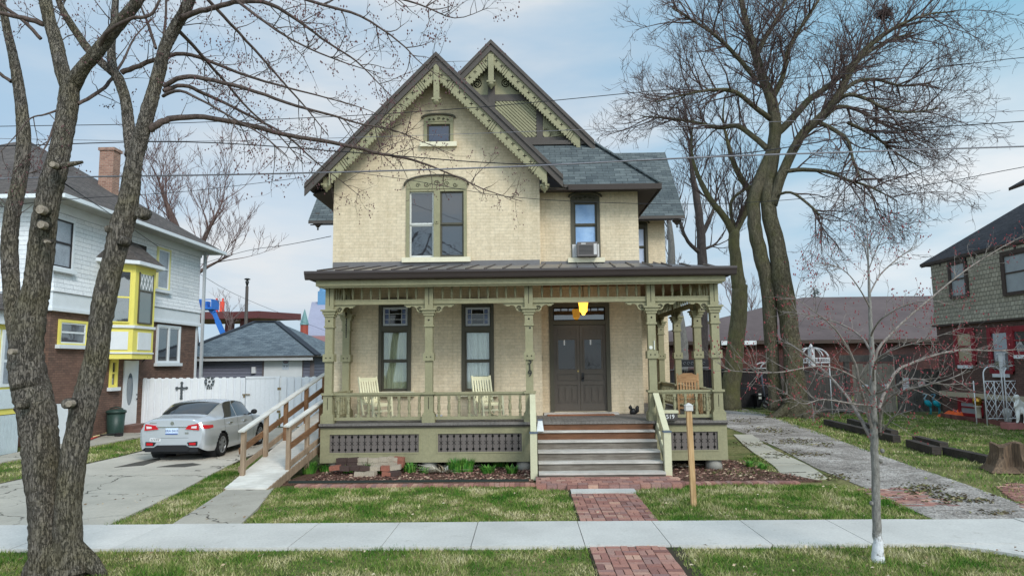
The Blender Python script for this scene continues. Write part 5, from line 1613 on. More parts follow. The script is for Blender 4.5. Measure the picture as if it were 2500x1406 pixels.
# white leaning board, fan, tools, bin
a, b = G(150, 1090), G(165, 1078)
m = MB(); m.beam((-15.2, 22.55, .0), (-15.33, 22.6, 1.3), .55, .03, 0, (1, 0, 0)); solo('leaning_board', m, M_WHT, 'white board leaning against the brown brick wall between the tree stems', 'board')
q = G(133, 1098); m = MB(); t_ = thing('floor_fan', 'round grey floor fan on the path by the brick wall, seen between the tree stems', 'fan', (-14.6, 20.9, 0))
m = MB(); c_ = Vector((-14.6, 20.9, .42)); m.disc_y((c_.x, c_.z), .3, c_.y - .1, c_.y + .08, 18); ob = m.build('cage', paint('grey_fan', srgb(150, 158, 160)), t_)
m = MB(); m.box(-14.8, -14.4, 20.75, 21.05, .02, .06); m.box(-14.63, -14.57, 20.97, 21.03, .06, .4); m.build('foot', M_BLACK, t_)
for i, (pa, pb_, c, lab) in enumerate(((( 218, 1077), (262, 1060), (176, 60, 56), 'red handled garden tool lying along the brick wall'), ((228, 1072), (268, 1062), (200, 186, 140), 'pale wooden tool handle lying along the brick wall'), ((244, 1070), (290, 1066), (40, 38, 40), 'black tool lying on the path by the green bin'))):
    m = MB(); A, B = G(*pa), G(*pb_); A.z = B.z = .06 + i * .03; m.tube([A, B], .025, 6); m.box(B.x - .1, B.x + .1, B.y - .1, B.y + .1, .021, .1 + i * .02)
    solo('garden_tool', m, paint('tool_paint', srgb(*c)), lab, 'garden tool', 'tools lying by the brick wall')
M_GBIN = plain('dark_green_plastic', srgb(44, 66, 60), .45, .4)
q = G(294, 1063); gb = thing('trash_bin', 'round dark green bin standing on the path before the white side door', 'bin', (q.x - .2, q.y, .02))
m = MB(); m.lathe([(.25, .0), (.27, .05), (.31, .82)], (q.x - .2, q.y, .02), 18); m.build('body', M_GBIN, gb)
m = MB(); m.lathe([(.345, .8), (.345, .87), (.30, .90), (.2, .93)], (q.x - .2, q.y, .02), 18); m.tube([(q.x - .45, q.y, .97), (q.x - .2, q.y, 1.03), (q.x + .05, q.y, .97)], .02, 6); m.build('lid', M_GBIN, gb)

# ================================================================== white fence and gate
M_FEN = paint('white_fence_paint', srgb(232, 235, 240), .06, 1.4, .55, .1)
YFN = 27.5
fz = P(500, 921, YFN).z
xg0, xg1, xg2 = P(598, 980, YFN).x, P(682, 980, YFN).x, -5.6
xf0 = P(345, 980, YFN).x
fe = thing('picket_fence', 'white board on board fence with dog eared pickets behind the silver car', 'fence', ((xf0 + xg0) / 2, YFN, 0))
def pickets(m, xa, xb, w_=.28, zt=fz):
    n = int((xb - xa) / w_); w_ = (xb - xa) / n
    for k in range(n):
        x = xa + k * w_; d = 0 if k % 1 == 0 else .05; e = .05
        m.xz([(x + .01, .06), (x + w_ * .72, .06), (x + w_ * .72, zt - e), (x + w_ * .72 - e, zt), (x + .01 + e, zt), (x + .01, zt - e)], YFN, YFN + .025)
        m.xz([(x + w_ * .5, .06), (x + w_ * 1.2, .06), (x + w_ * 1.2, zt - .035), (x + w_ * .5, zt - .035)], YFN + .052, YFN + .07)
m = MB(); pickets(m, xf0, xg0 - .12); m.build('pickets', M_FEN, fe)
m = MB()
for zz in (.35, 1.05, 1.62): m.box(xf0, xg0 - .1, YFN + .071, YFN + .11, zz, zz + .09)
m.build('rails', M_FEN, fe)
for x in (xf0 + .02, xg0 - .11): 
    m = MB(); m.box(x, x + .1, YFN - .02, YFN + .1, 0, fz - .05); m.build('post', M_FEN, fe)
ga_ = thing('fence_gate', 'flat white board gate between two stretches of white picket fence', 'gate', ((xg0 + xg1) / 2, YFN, 0))
m = MB(); n = 7; w_ = (xg1 - xg0 - .04) / n
for k in range(n): m.box(xg0 + .02 + k * w_, xg0 + .02 + (k + .985) * w_, YFN + .02, YFN + .045, .08, fz - .06)
m.build('panel', M_FEN, ga_)
m = MB(); m.box(xg0 + .0, xg1, YFN - .01, YFN + .05, fz - .058, fz + .02); m.box(xg1 - .16, xg1 - .02, YFN - .02, YFN + .018, .05, fz - .06); m.build('frame', M_FEN, ga_)
M_HNG = paint('brassy_hinge', srgb(140, 122, 90), metal=.4)
for zz in (.25, .6, 1.5):
    m = MB(); m.box(xg1 - .08, xg1 + .06, YFN - .035, YFN - .021, zz, zz + .1); m.build('hinge', M_HNG, ga_)
m = MB(); m.box(xg0 - .1, xg0 + .2, YFN - .04, YFN - .011, 1.32, 1.36); m.box(xg0 - .06, xg0 + .0, YFN - .05, YFN - .011, 1.22, 1.36); m.build('latch', M_HNG, ga_)
f2 = thing('picket_fence', 'stretch of white picket fence right of the flat gate, behind the ramp rails', 'fence', (-8, YFN, 0))
m = MB(); pickets(m, xg1 + .06, xg2); m.build('pickets', M_FEN, f2)
m = MB()
for zz in (.35, 1.05, 1.62): m.box(xg1 + .02, xg2, YFN + .071, YFN + .11, zz, zz + .09)
m.build('rails', M_FEN, f2)
# ornaments hung on the fence
M_IRON = paint('grey_iron', srgb(96, 102, 106), .2, 8, .6, .1, metal=.4)
q = P(443, 953, YFN - .03); m = MB()
m.box(q.x - .035, q.x + .035, YFN - .035, YFN - .002, q.z - .3, q.z + .28); m.box(q.x - .18, q.x + .18, YFN - .034, YFN - .003, q.z + .07, q.z + .13)
for (dx, dz_) in ((0, .3), (0, -.31), (-.2, .1), (.2, .1)): m.disc_y((q.x + dx, q.z + dz_), .055, YFN - .036, YFN - .004, 10)
for k in range(4): m.disc_y((q.x, q.z - .22 + k * .12), .05, YFN - .037, YFN - .005, 8)
solo('iron_cross', m, M_IRON, 'ornate grey iron cross hanging on the white fence', 'cross')
q = P(511, 931, YFN - .03); m = MB()
for k in range(7):
    an = k * 2 * math.pi / 7; m.disc_y((q.x + .15 * math.cos(an), q.z + .15 * math.sin(an)), .045, YFN - .03, YFN - .004, 9)
m.disc_y((q.x, q.z), .05, YFN - .03, YFN - .004, 9)
m.tube([(q.x + .2 * math.cos(k * math.pi / 8), YFN - .02, q.z + .2 * math.sin(k * math.pi / 8)) for k in range(17)], .012, 5)
for k in range(3): m.box(q.x - .1 + k * .08, q.x - .05 + k * .08, YFN - .03, YFN - .004, q.z - .3, q.z - .22)
solo('wreath_ornament', m, M_IRON, 'round openwork iron wreath hanging high on the white fence', 'ornament')

# ================================================================== garage
YQ = 36.0
M_GSID = brick('grey_lap_siding', srgb(126, 128, 144), srgb(118, 120, 136), srgb(74, 76, 88), 6, .17, .010, .8, .05, srgb(110, 112, 126), off=0)
M_GROOF = brick('slate_garage_shingle', srgb(114, 125, 132), srgb(82, 92, 101), srgb(50, 57, 64), .36, .125, .007, .9, .10, srgb(150, 164, 172), vk=1.95, bscale=2.5)
gx0, gx1 = -18.2, P(767, 900, YQ).x
ge = P(620, 869, YQ - .5).z; gr = P(650, 786, YQ + 4.2).z
gar = thing('garage', 'grey sided garage with slate hip roof behind the white fence', 'garage', ((gx0 + gx1) / 2, YQ + 4, 0))
m = MB(); m.box(gx0, gx1, YQ, YQ + 8.4, 0, ge); m.build('wall', M_GSID, gar)
m = MB(); o = .5; xa, xb, ya, yb_ = gx0 - o, gx1 + .35, YQ - o, YQ + 8.4 + o
ra, rb = P(622, 786, YQ + 4.2).x, P(676, 786, YQ + 4.2).x; yc = (ya + yb_) / 2
m.slab([(xa, ya, ge), (xb, ya, ge), (rb, yc, gr), (ra, yc, gr)], .07); m.slab([(xb, ya, ge), (xb, yb_, ge), (rb, yc, gr)], .07); m.slab([(xb, yb_, ge), (xa, yb_, ge), (ra, yc, gr), (rb, yc, gr)], .07); m.slab([(xa, yb_, ge), (xa, ya, ge), (ra, yc, gr)], .07)
gro = m.build('roof', [M_GROOF, M_BROWN], gar)
m = MB()
for (a, b) in (((xb, ya, ge), (rb, yc, gr)), ((xa, ya, ge), (ra, yc, gr)), ((ra, yc, gr), (rb, yc, gr))):
    m.beam(Vector(a) + Vector((0, 0, .03)), Vector(b) + Vector((0, 0, .03)), .34, .06)
m.build('hip_cap', paint('dark_hip_cap', srgb(54, 60, 68), .2, 6, .9, .4), gro)
m = MB(); m.box(gx0 - .3, gx1 + .05, YQ - .45, YQ - .38, ge - .24, ge - .02); m.build('fascia', paint('grey_white_fascia', srgb(190, 192, 194), .1, 3), gar)
dx0, dx1 = P(645, 900, YQ).x, P(738, 900, YQ).x
m = MB(); m.box(dx0, dx1, YQ - .03, YQ - .004, 0, P(690, 879, YQ).z); gd = m.build('door', M_WHT, gar)
M_CBD = paint('brown_corner_board', srgb(110, 102, 104))
for a, b, nm in ((dx0 - .1, dx0 - .004, 'door_jamb'), (dx1 + .004, dx1 + .06, 'door_jamb'), (gx1 - .22, gx1 + .01, 'corner_board')):
    m = MB(); m.box(a, b, YQ - .035, YQ - .004, 0, ge - .2); m.build(nm, M_CBD, gar)
q = P(698, 891, YQ); m = MB(); m.box(q.x - .17, q.x + .17, YQ - .045, YQ - .031, q.z - .24, q.z + .24)
sg_ = solo('warning_sign', m, paint('pale_blue_sign', srgb(206, 216, 230)), 'pale warning sign with dark oval heading and two eyes on the white garage door', 'sign')
m = MB(); n = 18; m.xz([(q.x + .14 * math.cos(2 * math.pi * k / n), q.z + .15 + .065 * math.sin(2 * math.pi * k / n)) for k in range(n)], YQ - .049, YQ - .046); m.box(q.x - .16, q.x + .16, YQ - .0475, YQ - .0455, q.z + .21, q.z + .232)
for s in (-1, 1): m.disc_y((q.x + s * .075, q.z - .07), .028, YQ - .049, YQ - .046, 8); m.box(q.x + s * .075 - .05, q.x + s * .075 + .05, YQ - .048, YQ - .0458, q.z - .03, q.z - .018)
m.build('sign_print', plain('sign_black', srgb(40, 42, 52)), sg_)
m = MB(); m.xz([(q.x + .115 * math.cos(2 * math.pi * k / n), q.z + .15 + .045 * math.sin(2 * math.pi * k / n)) for k in range(n)], YQ - .0525, YQ - .0495); m.build('sign_oval', paint('sign_red', srgb(170, 150, 165)), sg_)
q = P(621, 903, YQ); m = MB(); m.box(q.x - .1, q.x + .1, YQ - .14, YQ - .004, q.z - .17, q.z + .17); m.build('wall_light', paint('white_light_case', srgb(214, 216, 220)), gar)

# ================================================================== far things on the left
m = MB(); YD = 60
a = P(488, 846, YD); b = P(540, 821, YD + 4)
m.box(P(470, 850, YD).x, P(640, 850, YD).x, YD, YD + 10, 0, P(500, 846, YD).z)
fh = thing('brown_roof_house', 'low house with plain brown roof far behind the grey garage', 'house', (-28, YD + 5, 0)); m.build('wall', M_WHT, fh)
m = MB(); zE_ = P(500, 846, YD).z; xa, xb = P(462, 846, YD).x, P(660, 846, YD).x; zr_ = P(530, 821, YD + 5).z
m.slab([(xa, YD - .6, zE_), (xb, YD - .6, zE_), (xb - 3, YD + 5, zr_), (xa + 2.5, YD + 5, zr_)], .1); m.slab([(xb - 3, YD + 5, zr_), (xb, YD + 10.6, zE_), (xa, YD + 10.6, zE_), (xa + 2.5, YD + 5, zr_)], .1)
m.build('roof', paint('plain_brown_roof', srgb(122, 100, 96), .1, 1.5, .9), fh)
# steel frame under construction with a blue boom lift
YS = 90
st = thing('steel_frame', 'maroon steel canopy frame under construction far behind the garage', 'steel frame', (-40, YS, 0))
M_MAR = paint('maroon_steel', srgb(98, 54, 54), .12, 1, .6)
xa, xb = P(440, 770, YS).x, P(621, 775, YS).x
m = MB(); m.box(xa, P(580, 770, YS).x, YS - 3, YS + 8, P(540, 782, YS).z, P(540, 765, YS).z)
m.beam((P(580, 772, YS).x, YS - 2, P(580, 772, YS).z), (xb, YS + 8, P(620, 776, YS + 8).z), 8, .9); m.build('deck', M_MAR, st)
for px, bt in ((556, 780), (592, 778)):
    m = MB(); c = P(px, 800, YS); m.beam((c.x, YS, 0), (c.x + .3, YS, P(px, bt, YS).z), .9, .9); m.build('column', M_MAR, st)
lift = thing('boom_lift', 'blue boom lift raising its platform over the maroon steel canopy', 'lift', (P(545, 815, YS - 8).x, YS - 8, 0))
M_LBLU = paint('lift_blue', srgb(44, 108, 190), .1, 2, .5)
m = MB(); A, B = P(546, 818, YS - 8), P(531, 783, YS - 8); m.beam(A, B, .5, .5); m.beam(P(523, 764, YS - 8), P(512, 752, YS - 8), .5, .5); m.beam((A.x, A.y, 0), A, .7, .7); m.beam(B, P(523, 764, YS - 8), .4, .4); m.build('boom', M_LBLU, lift)
q = P(506, 752, YS - 8); m = MB(); m.box(q.x - 1, q.x + 1, YS - 9, YS - 7, q.z - .2, q.z); m.box(q.x - 1, q.x + 1, YS - 9.02, YS - 8.9, q.z + .9, q.z + 1); m.box(q.x - 1, q.x - .9, YS - 9, YS - 7, q.z, q.z + 1); m.box(q.x + .9, q.x + 1, YS - 9, YS - 7, q.z, q.z + 1); m.box(q.x - .5, q.x + .2, YS - 8.4, YS - 7.6, q.z + .05, q.z + .8); m.build('platform', M_LBLU, lift)
for i, px in enumerate((528, 543)):
    q = P(px, 764, YS - 2.5); m = MB(); m.box(q.x - .3, q.x + .2, YS - 2.7, YS - 2.4, q.z, q.z + 1.5); m.box(q.x - .05, q.x + .1, YS - 2.68, YS - 2.42, q.z + 1.5, q.z + 1.9)
    solo('safety_post', m, paint('orange_red_post', srgb(232, 84, 66)), 'orange red safety marker on the steel canopy, ' + ('nearer the blue lift platform' if i == 0 else 'farther from the blue lift platform'), 'safety marker', 'safety markers on the steel canopy')
q = P(600, 800, 55); zt = P(600, 681, 55).z
sl2 = thing('street_lamp', 'tall dark street lamp with flat round head behind the garage', 'street lamp', (q.x, 55, 0))
m = MB(); m.tube([(q.x, 55, 0), (q.x, 55, zt - .6)], [.16, .12], 10); m.build('pole', M_BROWN, sl2)
m = MB(); m.lathe([(.05, -.62), (.16, -.2), (.06, -.1), (.22, -.04), (.26, .0), (.12, .07)], (q.x, 55, zt - .02), 12); m.build('head', M_BLACK, sl2)
# church
YCH = 140
M_CH = paint('pale_slate_church_roof', srgb(150, 150, 168), .12, .25, .9); M_CB = paint('red_church_brick', srgb(150, 74, 62), .15, .5, .9); M_CU = paint('verdigris_blue', srgb(96, 140, 178), .1, .4, .7)
ch = thing('church', 'red brick church with pale slate roof and blue spire far behind the porch corner', 'church', (P(790, 800, YCH).x, YCH, 0))
x0_, x1_ = P(752, 819, YCH).x, P(880, 819, YCH).x
zg, ze = P(770, 735, YCH + 8).z, P(752, 819, YCH).z
m = MB(); m.box(x0_, x1_, YCH, YCH + 20, 0, ze); m.build('wall', M_CB, ch)
m = MB(); m.slab([(x0_ - .5, YCH - .5, ze), (x1_, YCH - .5, ze), (x1_, YCH + 10, zg), (P(761, 735, YCH + 10).x, YCH + 10, zg)], .3, 0, 0); m.slab([(x1_, YCH + 20.5, ze), (x0_ - .5, YCH + 20.5, ze), (P(761, 735, YCH + 10).x, YCH + 10, zg), (x1_, YCH + 10, zg)], .3, 0, 0); m.build('roof', M_CH, ch)
q = P(743, 800, YCH - 4); m = MB(); m.lathe([(.8, 0), (.8, P(743, 793, YCH - 4).z)], (q.x, YCH - 4, 0), 8, smooth=False); tu = m.build('turret', M_CB, ch)
m = MB(); m.lathe([(.95, P(743, 793, YCH - 4).z), (.03, P(743, 754, YCH - 4).z)], (q.x, YCH - 4, 0), 8, smooth=False); m.build('turret_cap', paint('green_copper', srgb(104, 138, 138), .1, .5), tu)
q = P(790, 720, YCH + 10); m = MB(); m.box(q.x - 1.0, q.x + 1.0, YCH + 9, YCH + 11, 0, P(790, 712, YCH + 10).z); sp_ = m.build('spire_base', M_CU, ch)
m = MB(); m.lathe([(1.0, P(790, 712, YCH + 10).z), (.02, P(790, 655, YCH + 10).z)], (q.x, YCH + 10, 0), 8, smooth=False); m.build('spire', M_CU, sp_)
m = MB(); m.box(P(740, 835, YCH - 30).x, P(900, 835, YCH - 30).x, YCH - 30, YCH - 20, 0, P(780, 838, YCH - 30).z)
lo_ = thing('red_roof_hall', 'low hall with dull red roof in front of the church', 'building', (P(790, 830, YCH - 30).x, YCH - 25, 0)); m.build('wall', M_WHT, lo_)
m = MB(); z_ = P(780, 838, YCH - 30).z; m.slab([(P(740, 840, YCH - 30).x, YCH - 30.3, z_), (P(900, 840, YCH - 30).x, YCH - 30.3, z_), (P(900, 820, YCH - 22).x, YCH - 22, P(780, 820, YCH - 22).z), (P(752, 820, YCH - 22).x, YCH - 22, P(780, 820, YCH - 22).z)], .2, 0, 0); m.build('roof', paint('dull_red_roof', srgb(150, 104, 100), .1, .4, .9), lo_)
# ================================================================== right neighbour
XQ = 18.3
M_RBRK = brick('maroon_brick', srgb(110, 86, 79), srgb(86, 69, 64), srgb(68, 59, 55), .215, .076, .008, .8, .15, srgb(136, 100, 92), bscale=.5)
M_RSH = brick('grey_green_fish_scale', srgb(186, 178, 160), srgb(160, 153, 137), srgb(92, 87, 78), .20, .17, .013, 1.0, .15, srgb(120, 120, 108), bscale=.6, msm=.5)
M_RROOF = brick('charcoal_shingle', srgb(70, 69, 74), srgb(52, 52, 57), srgb(34, 34, 38), .3, .10, .006, .9, .08, srgb(90, 90, 96), vk=1.75, bscale=1)
M_RED = paint('red_frame_paint', srgb(132, 34, 42), .1, 3, .55, .1)
M_TANS = paint('tan_stone', srgb(186, 174, 152), .12, 3, .85, .2)
M_DBRN = paint('dark_brown_frame', srgb(70, 58, 52), .12, 3, .6)
yC = PX(2294, 900, XQ).y; zT = PX(2400, 776, XQ).z; zEv = 6.66
rh = thing('brick_shingle_house', 'maroon brick house with grey fish scale shingles upstairs and red window frames', 'house', (22, 26, 0))
rp_ = lambda nm, mb, mt: mb.build(nm, mt, rh)
m = MB(); m.box(XQ, 28, 16, yC, 0, zT); rp_('brick_wall', m, M_RBRK)
m = MB(); m.box(XQ - .03, 28, 16, yC + .03, zT + .001, zEv + .06)
m.add([(XQ - .14, 16, zT - .12), (XQ - .14, yC + .12, zT - .12), (XQ - .03, yC + .03, zT + .5), (XQ - .03, 16, zT + .5)], [(0, 1, 2, 3)]); rp_('shingle_wall', m, M_RSH)
m = MB(); m.box(XQ - .15, 28, 16, yC + .13, zT - .2, zT - .125); rp_('belt_board', m, M_DBRN)
zwt = PX(2400, 967, XQ).z
m = MB(); m.box(XQ - .06, 28, 16, yC + .06, zwt - .10, zwt + .10); rp_('stone_band', m, M_TANS)
eX, eY = P(2245, 646, yC + .75).x, yC + .75; zEe = P(2245, 646, yC + .75).z
k_ = 9.0; hp = P(2500, 487, 24.5); slr = (hp.z - zEe) / (hp.x - eX) * 1.0
u_ = k_
m = MB()
m.slab([(eX, 14, zEe), (eX, eY, zEe), (eX + u_, eY - u_ * .72, zEe + u_ * .70), (eX + u_, 14, zEe + u_ * .70)], .12)
m.slab([(eX, eY, zEe), (30, eY, zEe), (30, eY - u_ * .72, zEe + u_ * .70), (eX + u_, eY - u_ * .72, zEe + u_ * .70)], .12)
rr2 = rp_('roof', m, [M_RROOF, M_DBRN])
m = MB(); m.box(eX + .03, XQ - .05, 14, eY - .05, zEe - .17, zEe - .125)
for k in range(14): m.box(eX + .05, XQ - .035, 15 + k * 1.15, 15.1 + k * 1.15, zEe - .28, zEe - .172)
m.build('soffit', M_SOFFIT, rr2)
q = P(2462, 459, 26.0)
m = MB(); m.slab([(q.x, 18, q.z), (q.x, 26, q.z), (q.x + 3, 24, q.z + 1.9), (q.x + 3, 18, q.z + 1.9)], .12); m.build('dormer_roof', [M_RROOF, M_DBRN], rr2)
m = MB(); m.box(q.x + .9, q.x + 3, 18, 25.2, 7, q.z); m.build('dormer_wall', M_RSH, rr2)
M_SHADE = paint('lowered_shade', srgb(150, 156, 160), .2, 3, .3, 0, spec=.6)
side_win(2324, 2358, 634, 728, M_DBRN, sash=M_DBRN, pane=M_SHADE, sill=False, X=XQ - .03, parent=rh, w_=.14)
side_win(2455, 2560, 602, 716, M_DBRN, sash=M_DBRN, pane=M_SHADE, sill=False, X=XQ - .03, parent=rh, w_=.16)
side_win(2340, 2374, 800, 891, M_RED, sash=M_RED, pane=paint('tan_blind', srgb(176, 162, 134), .1, 3, .4), X=XQ, parent=rh, w_=.2)
side_win(2424, 2464, 798, 912, M_RED, sash=M_RED, X=XQ, parent=rh, w_=.18)
side_win(2478, 2530, 794, 866, M_RED, sash=M_RED, X=XQ, parent=rh, w_=.16)
side_win(2348, 2394, 972, 1016, M_RED, sash=M_RED, sill=False, X=XQ, parent=rh, w_=.14, pane=M_SHADE)

# ================================================================== long brick building behind
YB_ = 48.0
M_BB = brick('dark_red_brick', srgb(108, 62, 55), srgb(82, 50, 46), srgb(66, 52, 48), .24, .085, .010, .8, .5, srgb(52, 44, 46), bscale=.22)
M_BR = paint('purple_brown_roof', srgb(92, 80, 80), .16, .35, .9, .3, c2=srgb(112, 99, 97))
bb = thing('brick_hall', 'long low dark red brick building with purple brown roof behind the back fence', 'building', (22, YB_ + 8, 0))
xa, xb = P(1560, 840, YB_).x, 40
zw = P(2000, 828, YB_).z
m = MB(); m.box(xa, xb, YB_, YB_ + 20, 0, zw); m.build('wall', M_BB, bb)
m = MB(); rz2 = P(2290, 722, YB_ + 10).z
xl_ = P(1960, 748, YB_ + 10).x
m.slab([(xa - .5, YB_ - .5, zw - .05), (xb, YB_ - .5, zw - .05), (xb, YB_ + 10, rz2), (xl_, YB_ + 10, rz2)], .25); m.slab([(xa - .5, YB_ + 20.5, zw - .05), (xa - .5, YB_ - .5, zw - .05), (xl_, YB_ + 10, rz2)], .25); m.build('roof', [M_BR, M_DBRN], bb)
a, b = P(1760, 829, YB_ - .5), P(1845, 824, YB_ - .5); m = MB(); m.box(a.x, b.x, YB_ - .62, YB_ - .52, zw - .34, zw - .06); m.build('white_fascia', M_WHT, bb)

# ================================================================== back fences
M_GRY = wood('weathered_grey_boards', srgb(74, 70, 68), srgb(116, 110, 104), 2, 2.5, .9)
M_GRL = wood('pale_weathered_boards', srgb(132, 122, 110), srgb(170, 160, 146), 2, 2.5, .9)
YBF = 32.6
xs0, xs1 = P(1905, 950, YBF).x, P(2312, 950, YBF).x
xgA, xgB = P(2083, 950, YBF).x, P(2186, 950, YBF).x
zt = P(2010, 903, YBF).z


def boards(parent, xa, xb, y, zt, mat, w_=.19, nm='boards'):
    m = MB(); n = max(2, int((xb - xa) / w_)); w_ = (xb - xa) / n
    for k in range(n):
        d = R.uniform(-.04, .03); m.box(xa + k * w_ + .006, xa + (k + 1) * w_ - .006, y + R.uniform(0, .012), y + .03, .03, zt + d)
    return m.build(nm, mat, parent)


for (a, b, lab) in ((xs0, xgA - .1, 'weathered grey board fence behind the big bare tree, left of the pale gate'), (xgB + .1, xs1, 'weathered grey board fence between the pale gate and the maroon brick house')):
    f = thing('board_fence', lab, 'fence', ((a + b) / 2, YBF, 0)); boards(f, a, b, YBF, zt, M_GRY)
    m = MB(); m.box(a, b, YBF + .035, YBF + .08, .4, .5); m.box(a, b, YBF + .035, YBF + .08, 1.4, 1.5); m.build('rails', M_GRY, f)
gt = thing('plank_gate', 'pale weathered plank gate with grey header beam in the back fence', 'gate', ((xgA + xgB) / 2, YBF, 0))
zg_ = P(2135, 888, YBF).z
boards(gt, xgA, xgB, YBF - .03, zg_, M_GRL, .17, 'panel')
m = MB(); m.box(xgA - .55, xgB + .55, YBF - .09, YBF + .06, zg_ + .1, zg_ + .42); m.build('header_beam', M_GRY, gt)
for x in (xgA - .35, xgB + .1):
    m = MB(); m.box(x, x + .22, YBF - .06, YBF + .1, 0, zg_ + .099); m.build('post', M_GRY, gt)
m = MB(); zr2 = P(2135, 947, YBF).z; m.box(xgA - .06, xgB + .06, YBF - .075, YBF - .031, zr2 - .1, zr2 + .06); m.build('rail', M_GRL, gt)
for i, px in enumerate((2112, 2160)):
    q = P(px, 941, YBF - .08); m = MB(); n = 12; m.xz([(q.x + .14 * math.cos(2 * math.pi * k / n), q.z + .07 * math.sin(2 * math.pi * k / n)) for k in range(n)], YBF - .115, YBF - .08)
    solo('oval_plaque', m, M_WHT, 'white oval plaque on the %s leaf of the plank gate' % ('left' if i == 0 else 'right'), 'plaque', 'plaques on the plank gate')
# chain link with dark slats
xk0, xk1 = P(1560, 950, 36.5).x, P(1905, 950, 36.5).x; zk = P(1800, 902, 36.5).z
cl = thing('slatted_fence', 'dark slatted chain link fence behind the wheeled bins', 'fence', ((xk0 + xk1) / 2, 36.5, 0))
boards(cl, xk0, xk1, 36.5, zk, paint('black_slat', srgb(50, 47, 48), .2, 4, .8), .12, 'slats')
m = MB(); m.tube([(xk0, 36.45, zk + .02), (xk1, 36.45, zk + .02)], .03, 6); m.build('top_rail', paint('galvanised', srgb(120, 122, 124), metal=.5), cl)
q0, q1 = P(1652, 878, 36.3), P(1702, 895, 36.3)
m = MB(); m.box(q0.x, q1.x + .6, 36.25, 36.3, q1.z, q0.z)
pk = solo('park_sign', m, plain('dark_sign', srgb(52, 50, 54)), 'dark sign with pale curled pattern on the slatted fence, seen through the porch', 'sign')
m = MB(); m.box(q0.x, q1.x + .6, 36.24, 36.249, q1.z - .06, q1.z - .02)
for k in range(7): m.tube([(q0.x + .2 + k * .2 + .07 * math.cos(a), 36.245, (q0.z + q1.z) / 2 + .07 * math.sin(a)) for a in (0, 1, 2, 3, 4, 5)], .012, 4)
m.build('pattern', paint('pale_pattern', srgb(150, 150, 154)), pk)

# signs on the fence
def fsign(px, py, w_, h_, txt, col, ink, label, size, lead=1.0):
    q = P(px, py, YBF - .05); m = MB(); m.box(q.x - w_ / 2, q.x + w_ / 2, YBF - .06, YBF - .045, q.z - h_ / 2, q.z + h_ / 2)
    s = solo('fence_sign', m, paint('sign_face', col, .04, 4, .5), label, 'sign')
    text_mesh(txt, size, 'lettering', paint('sign_ink', ink, .04, 4, .5), s, Vector((q.x, YBF - .0615, q.z)), depth=.001, lead=lead)
fsign(2209, 937, .40, .58, 'NO\nPARKING\nSIGN', srgb(226, 226, 226), srgb(150, 40, 44), 'white NO PARKING sign with red letters on the grey board fence', .105, .95)
fsign(2250, 936, .32, .21, 'NO\nTRESPASS', srgb(226, 210, 206), srgb(190, 44, 44), 'small red and white sign on the board fence right of the parking sign', .07, .9)

# ================================================================== yard things
M_WMET = paint('white_metal', srgb(226, 226, 228), .05, 5, .4, 0)
# gazebo crown ornament
YGZ = 31.6
q = P(1999, 870, YGZ); rw = P(2041, 880, YGZ).x - q.x
gz = thing('gazebo_top', 'white openwork metal gazebo dome on posts before the back fence', 'gazebo', (q.x, YGZ + .8, 0))
z0, z1 = P(2000, 883, YGZ).z, P(2000, 850, YGZ).z
m = MB(); n = 10
cen = Vector((q.x, YGZ + .8, 0)); rr_ = rw
for k in range(n):
    a = math.pi * 2 * k / n
    m.tube([(cen.x + rr_ * math.cos(t) * math.cos(a), cen.y + rr_ * math.cos(t) * math.sin(a), z0 + .16 + (z1 - z0 - .1) * math.sin(t)) for t in (0, .3, .6, .9, 1.2, 1.57)], .022, 5)
m.build('dome_ribs', M_WMET, gz)
m = MB()
for zz in (z0 - .04, z0 + .16): m.tube([(cen.x + rr_ * math.cos(2 * math.pi * k / 24), cen.y + rr_ * math.sin(2 * math.pi * k / 24), zz) for k in range(25)], .028, 5)
for k in range(34):
    a = 2 * math.pi * k / 34; m.tube([(cen.x + rr_ * math.cos(a), cen.y + rr_ * math.sin(a), z0 - .04), (cen.x + rr_ * math.cos(a), cen.y + rr_ * math.sin(a), z0 + .16)], .016, 4)
m.build('ring_band', M_WMET, gz)
zf_ = P(1993, 838, YGZ).z
m = MB(); m.lathe([(.16, z0 - .2), (.16, z1 + .05), (.2, z1 + .06), (.04, zf_ - .2), (.09, zf_ - .12), (.02, zf_)], cen, 6, smooth=False); m.build('finial', M_WMET, gz)
for a in (.6, 2.5, 3.8, 5.6):
    m = MB(); m.tube([(cen.x + rr_ * math.cos(a), cen.y + rr_ * math.sin(a), 0), (cen.x + rr_ * math.cos(a), cen.y + rr_ * math.sin(a), z0)], .025, 5); m.build('post', M_WMET, gz)
# gazing ball on a white pedestal, on a grey board
a, b = G(1965, 1000), G(2068, 1010)
m = MB(); m.add([(a.x, a.y + .9, .10), (a.x + .9, a.y - 1.0, .10), (b.x + .25, b.y - .2, .16), (b.x - .4, b.y + 1.0, .16), (a.x, a.y + .9, .03), (a.x + .9, a.y - 1.0, .03), (b.x + .25, b.y - .2, .09), (b.x - .4, b.y + 1.0, .09)], [(0, 1, 2, 3), (7, 6, 5, 4), (0, 4, 5, 1), (1, 5, 6, 2), (2, 6, 7, 3), (3, 7, 4, 0)])
solo('grey_slab', m, paint('grey_board', srgb(150, 146, 144), .12, 3, .8), 'flat grey board lying on the ground under the white cone pedestal', 'board')
q = G(1989, 1001); q.y += .1
gbz = thing('gazing_ball', 'dark glossy gazing ball on a white cone pedestal beside the big tree', 'garden ornament', (q.x, q.y, .1))
m = MB(); m.lathe([(.27, .10), (.15, .74), (.2, .76), (.2, .8)], (q.x, q.y, 0), 16); m.build('pedestal', M_WMET, gbz)
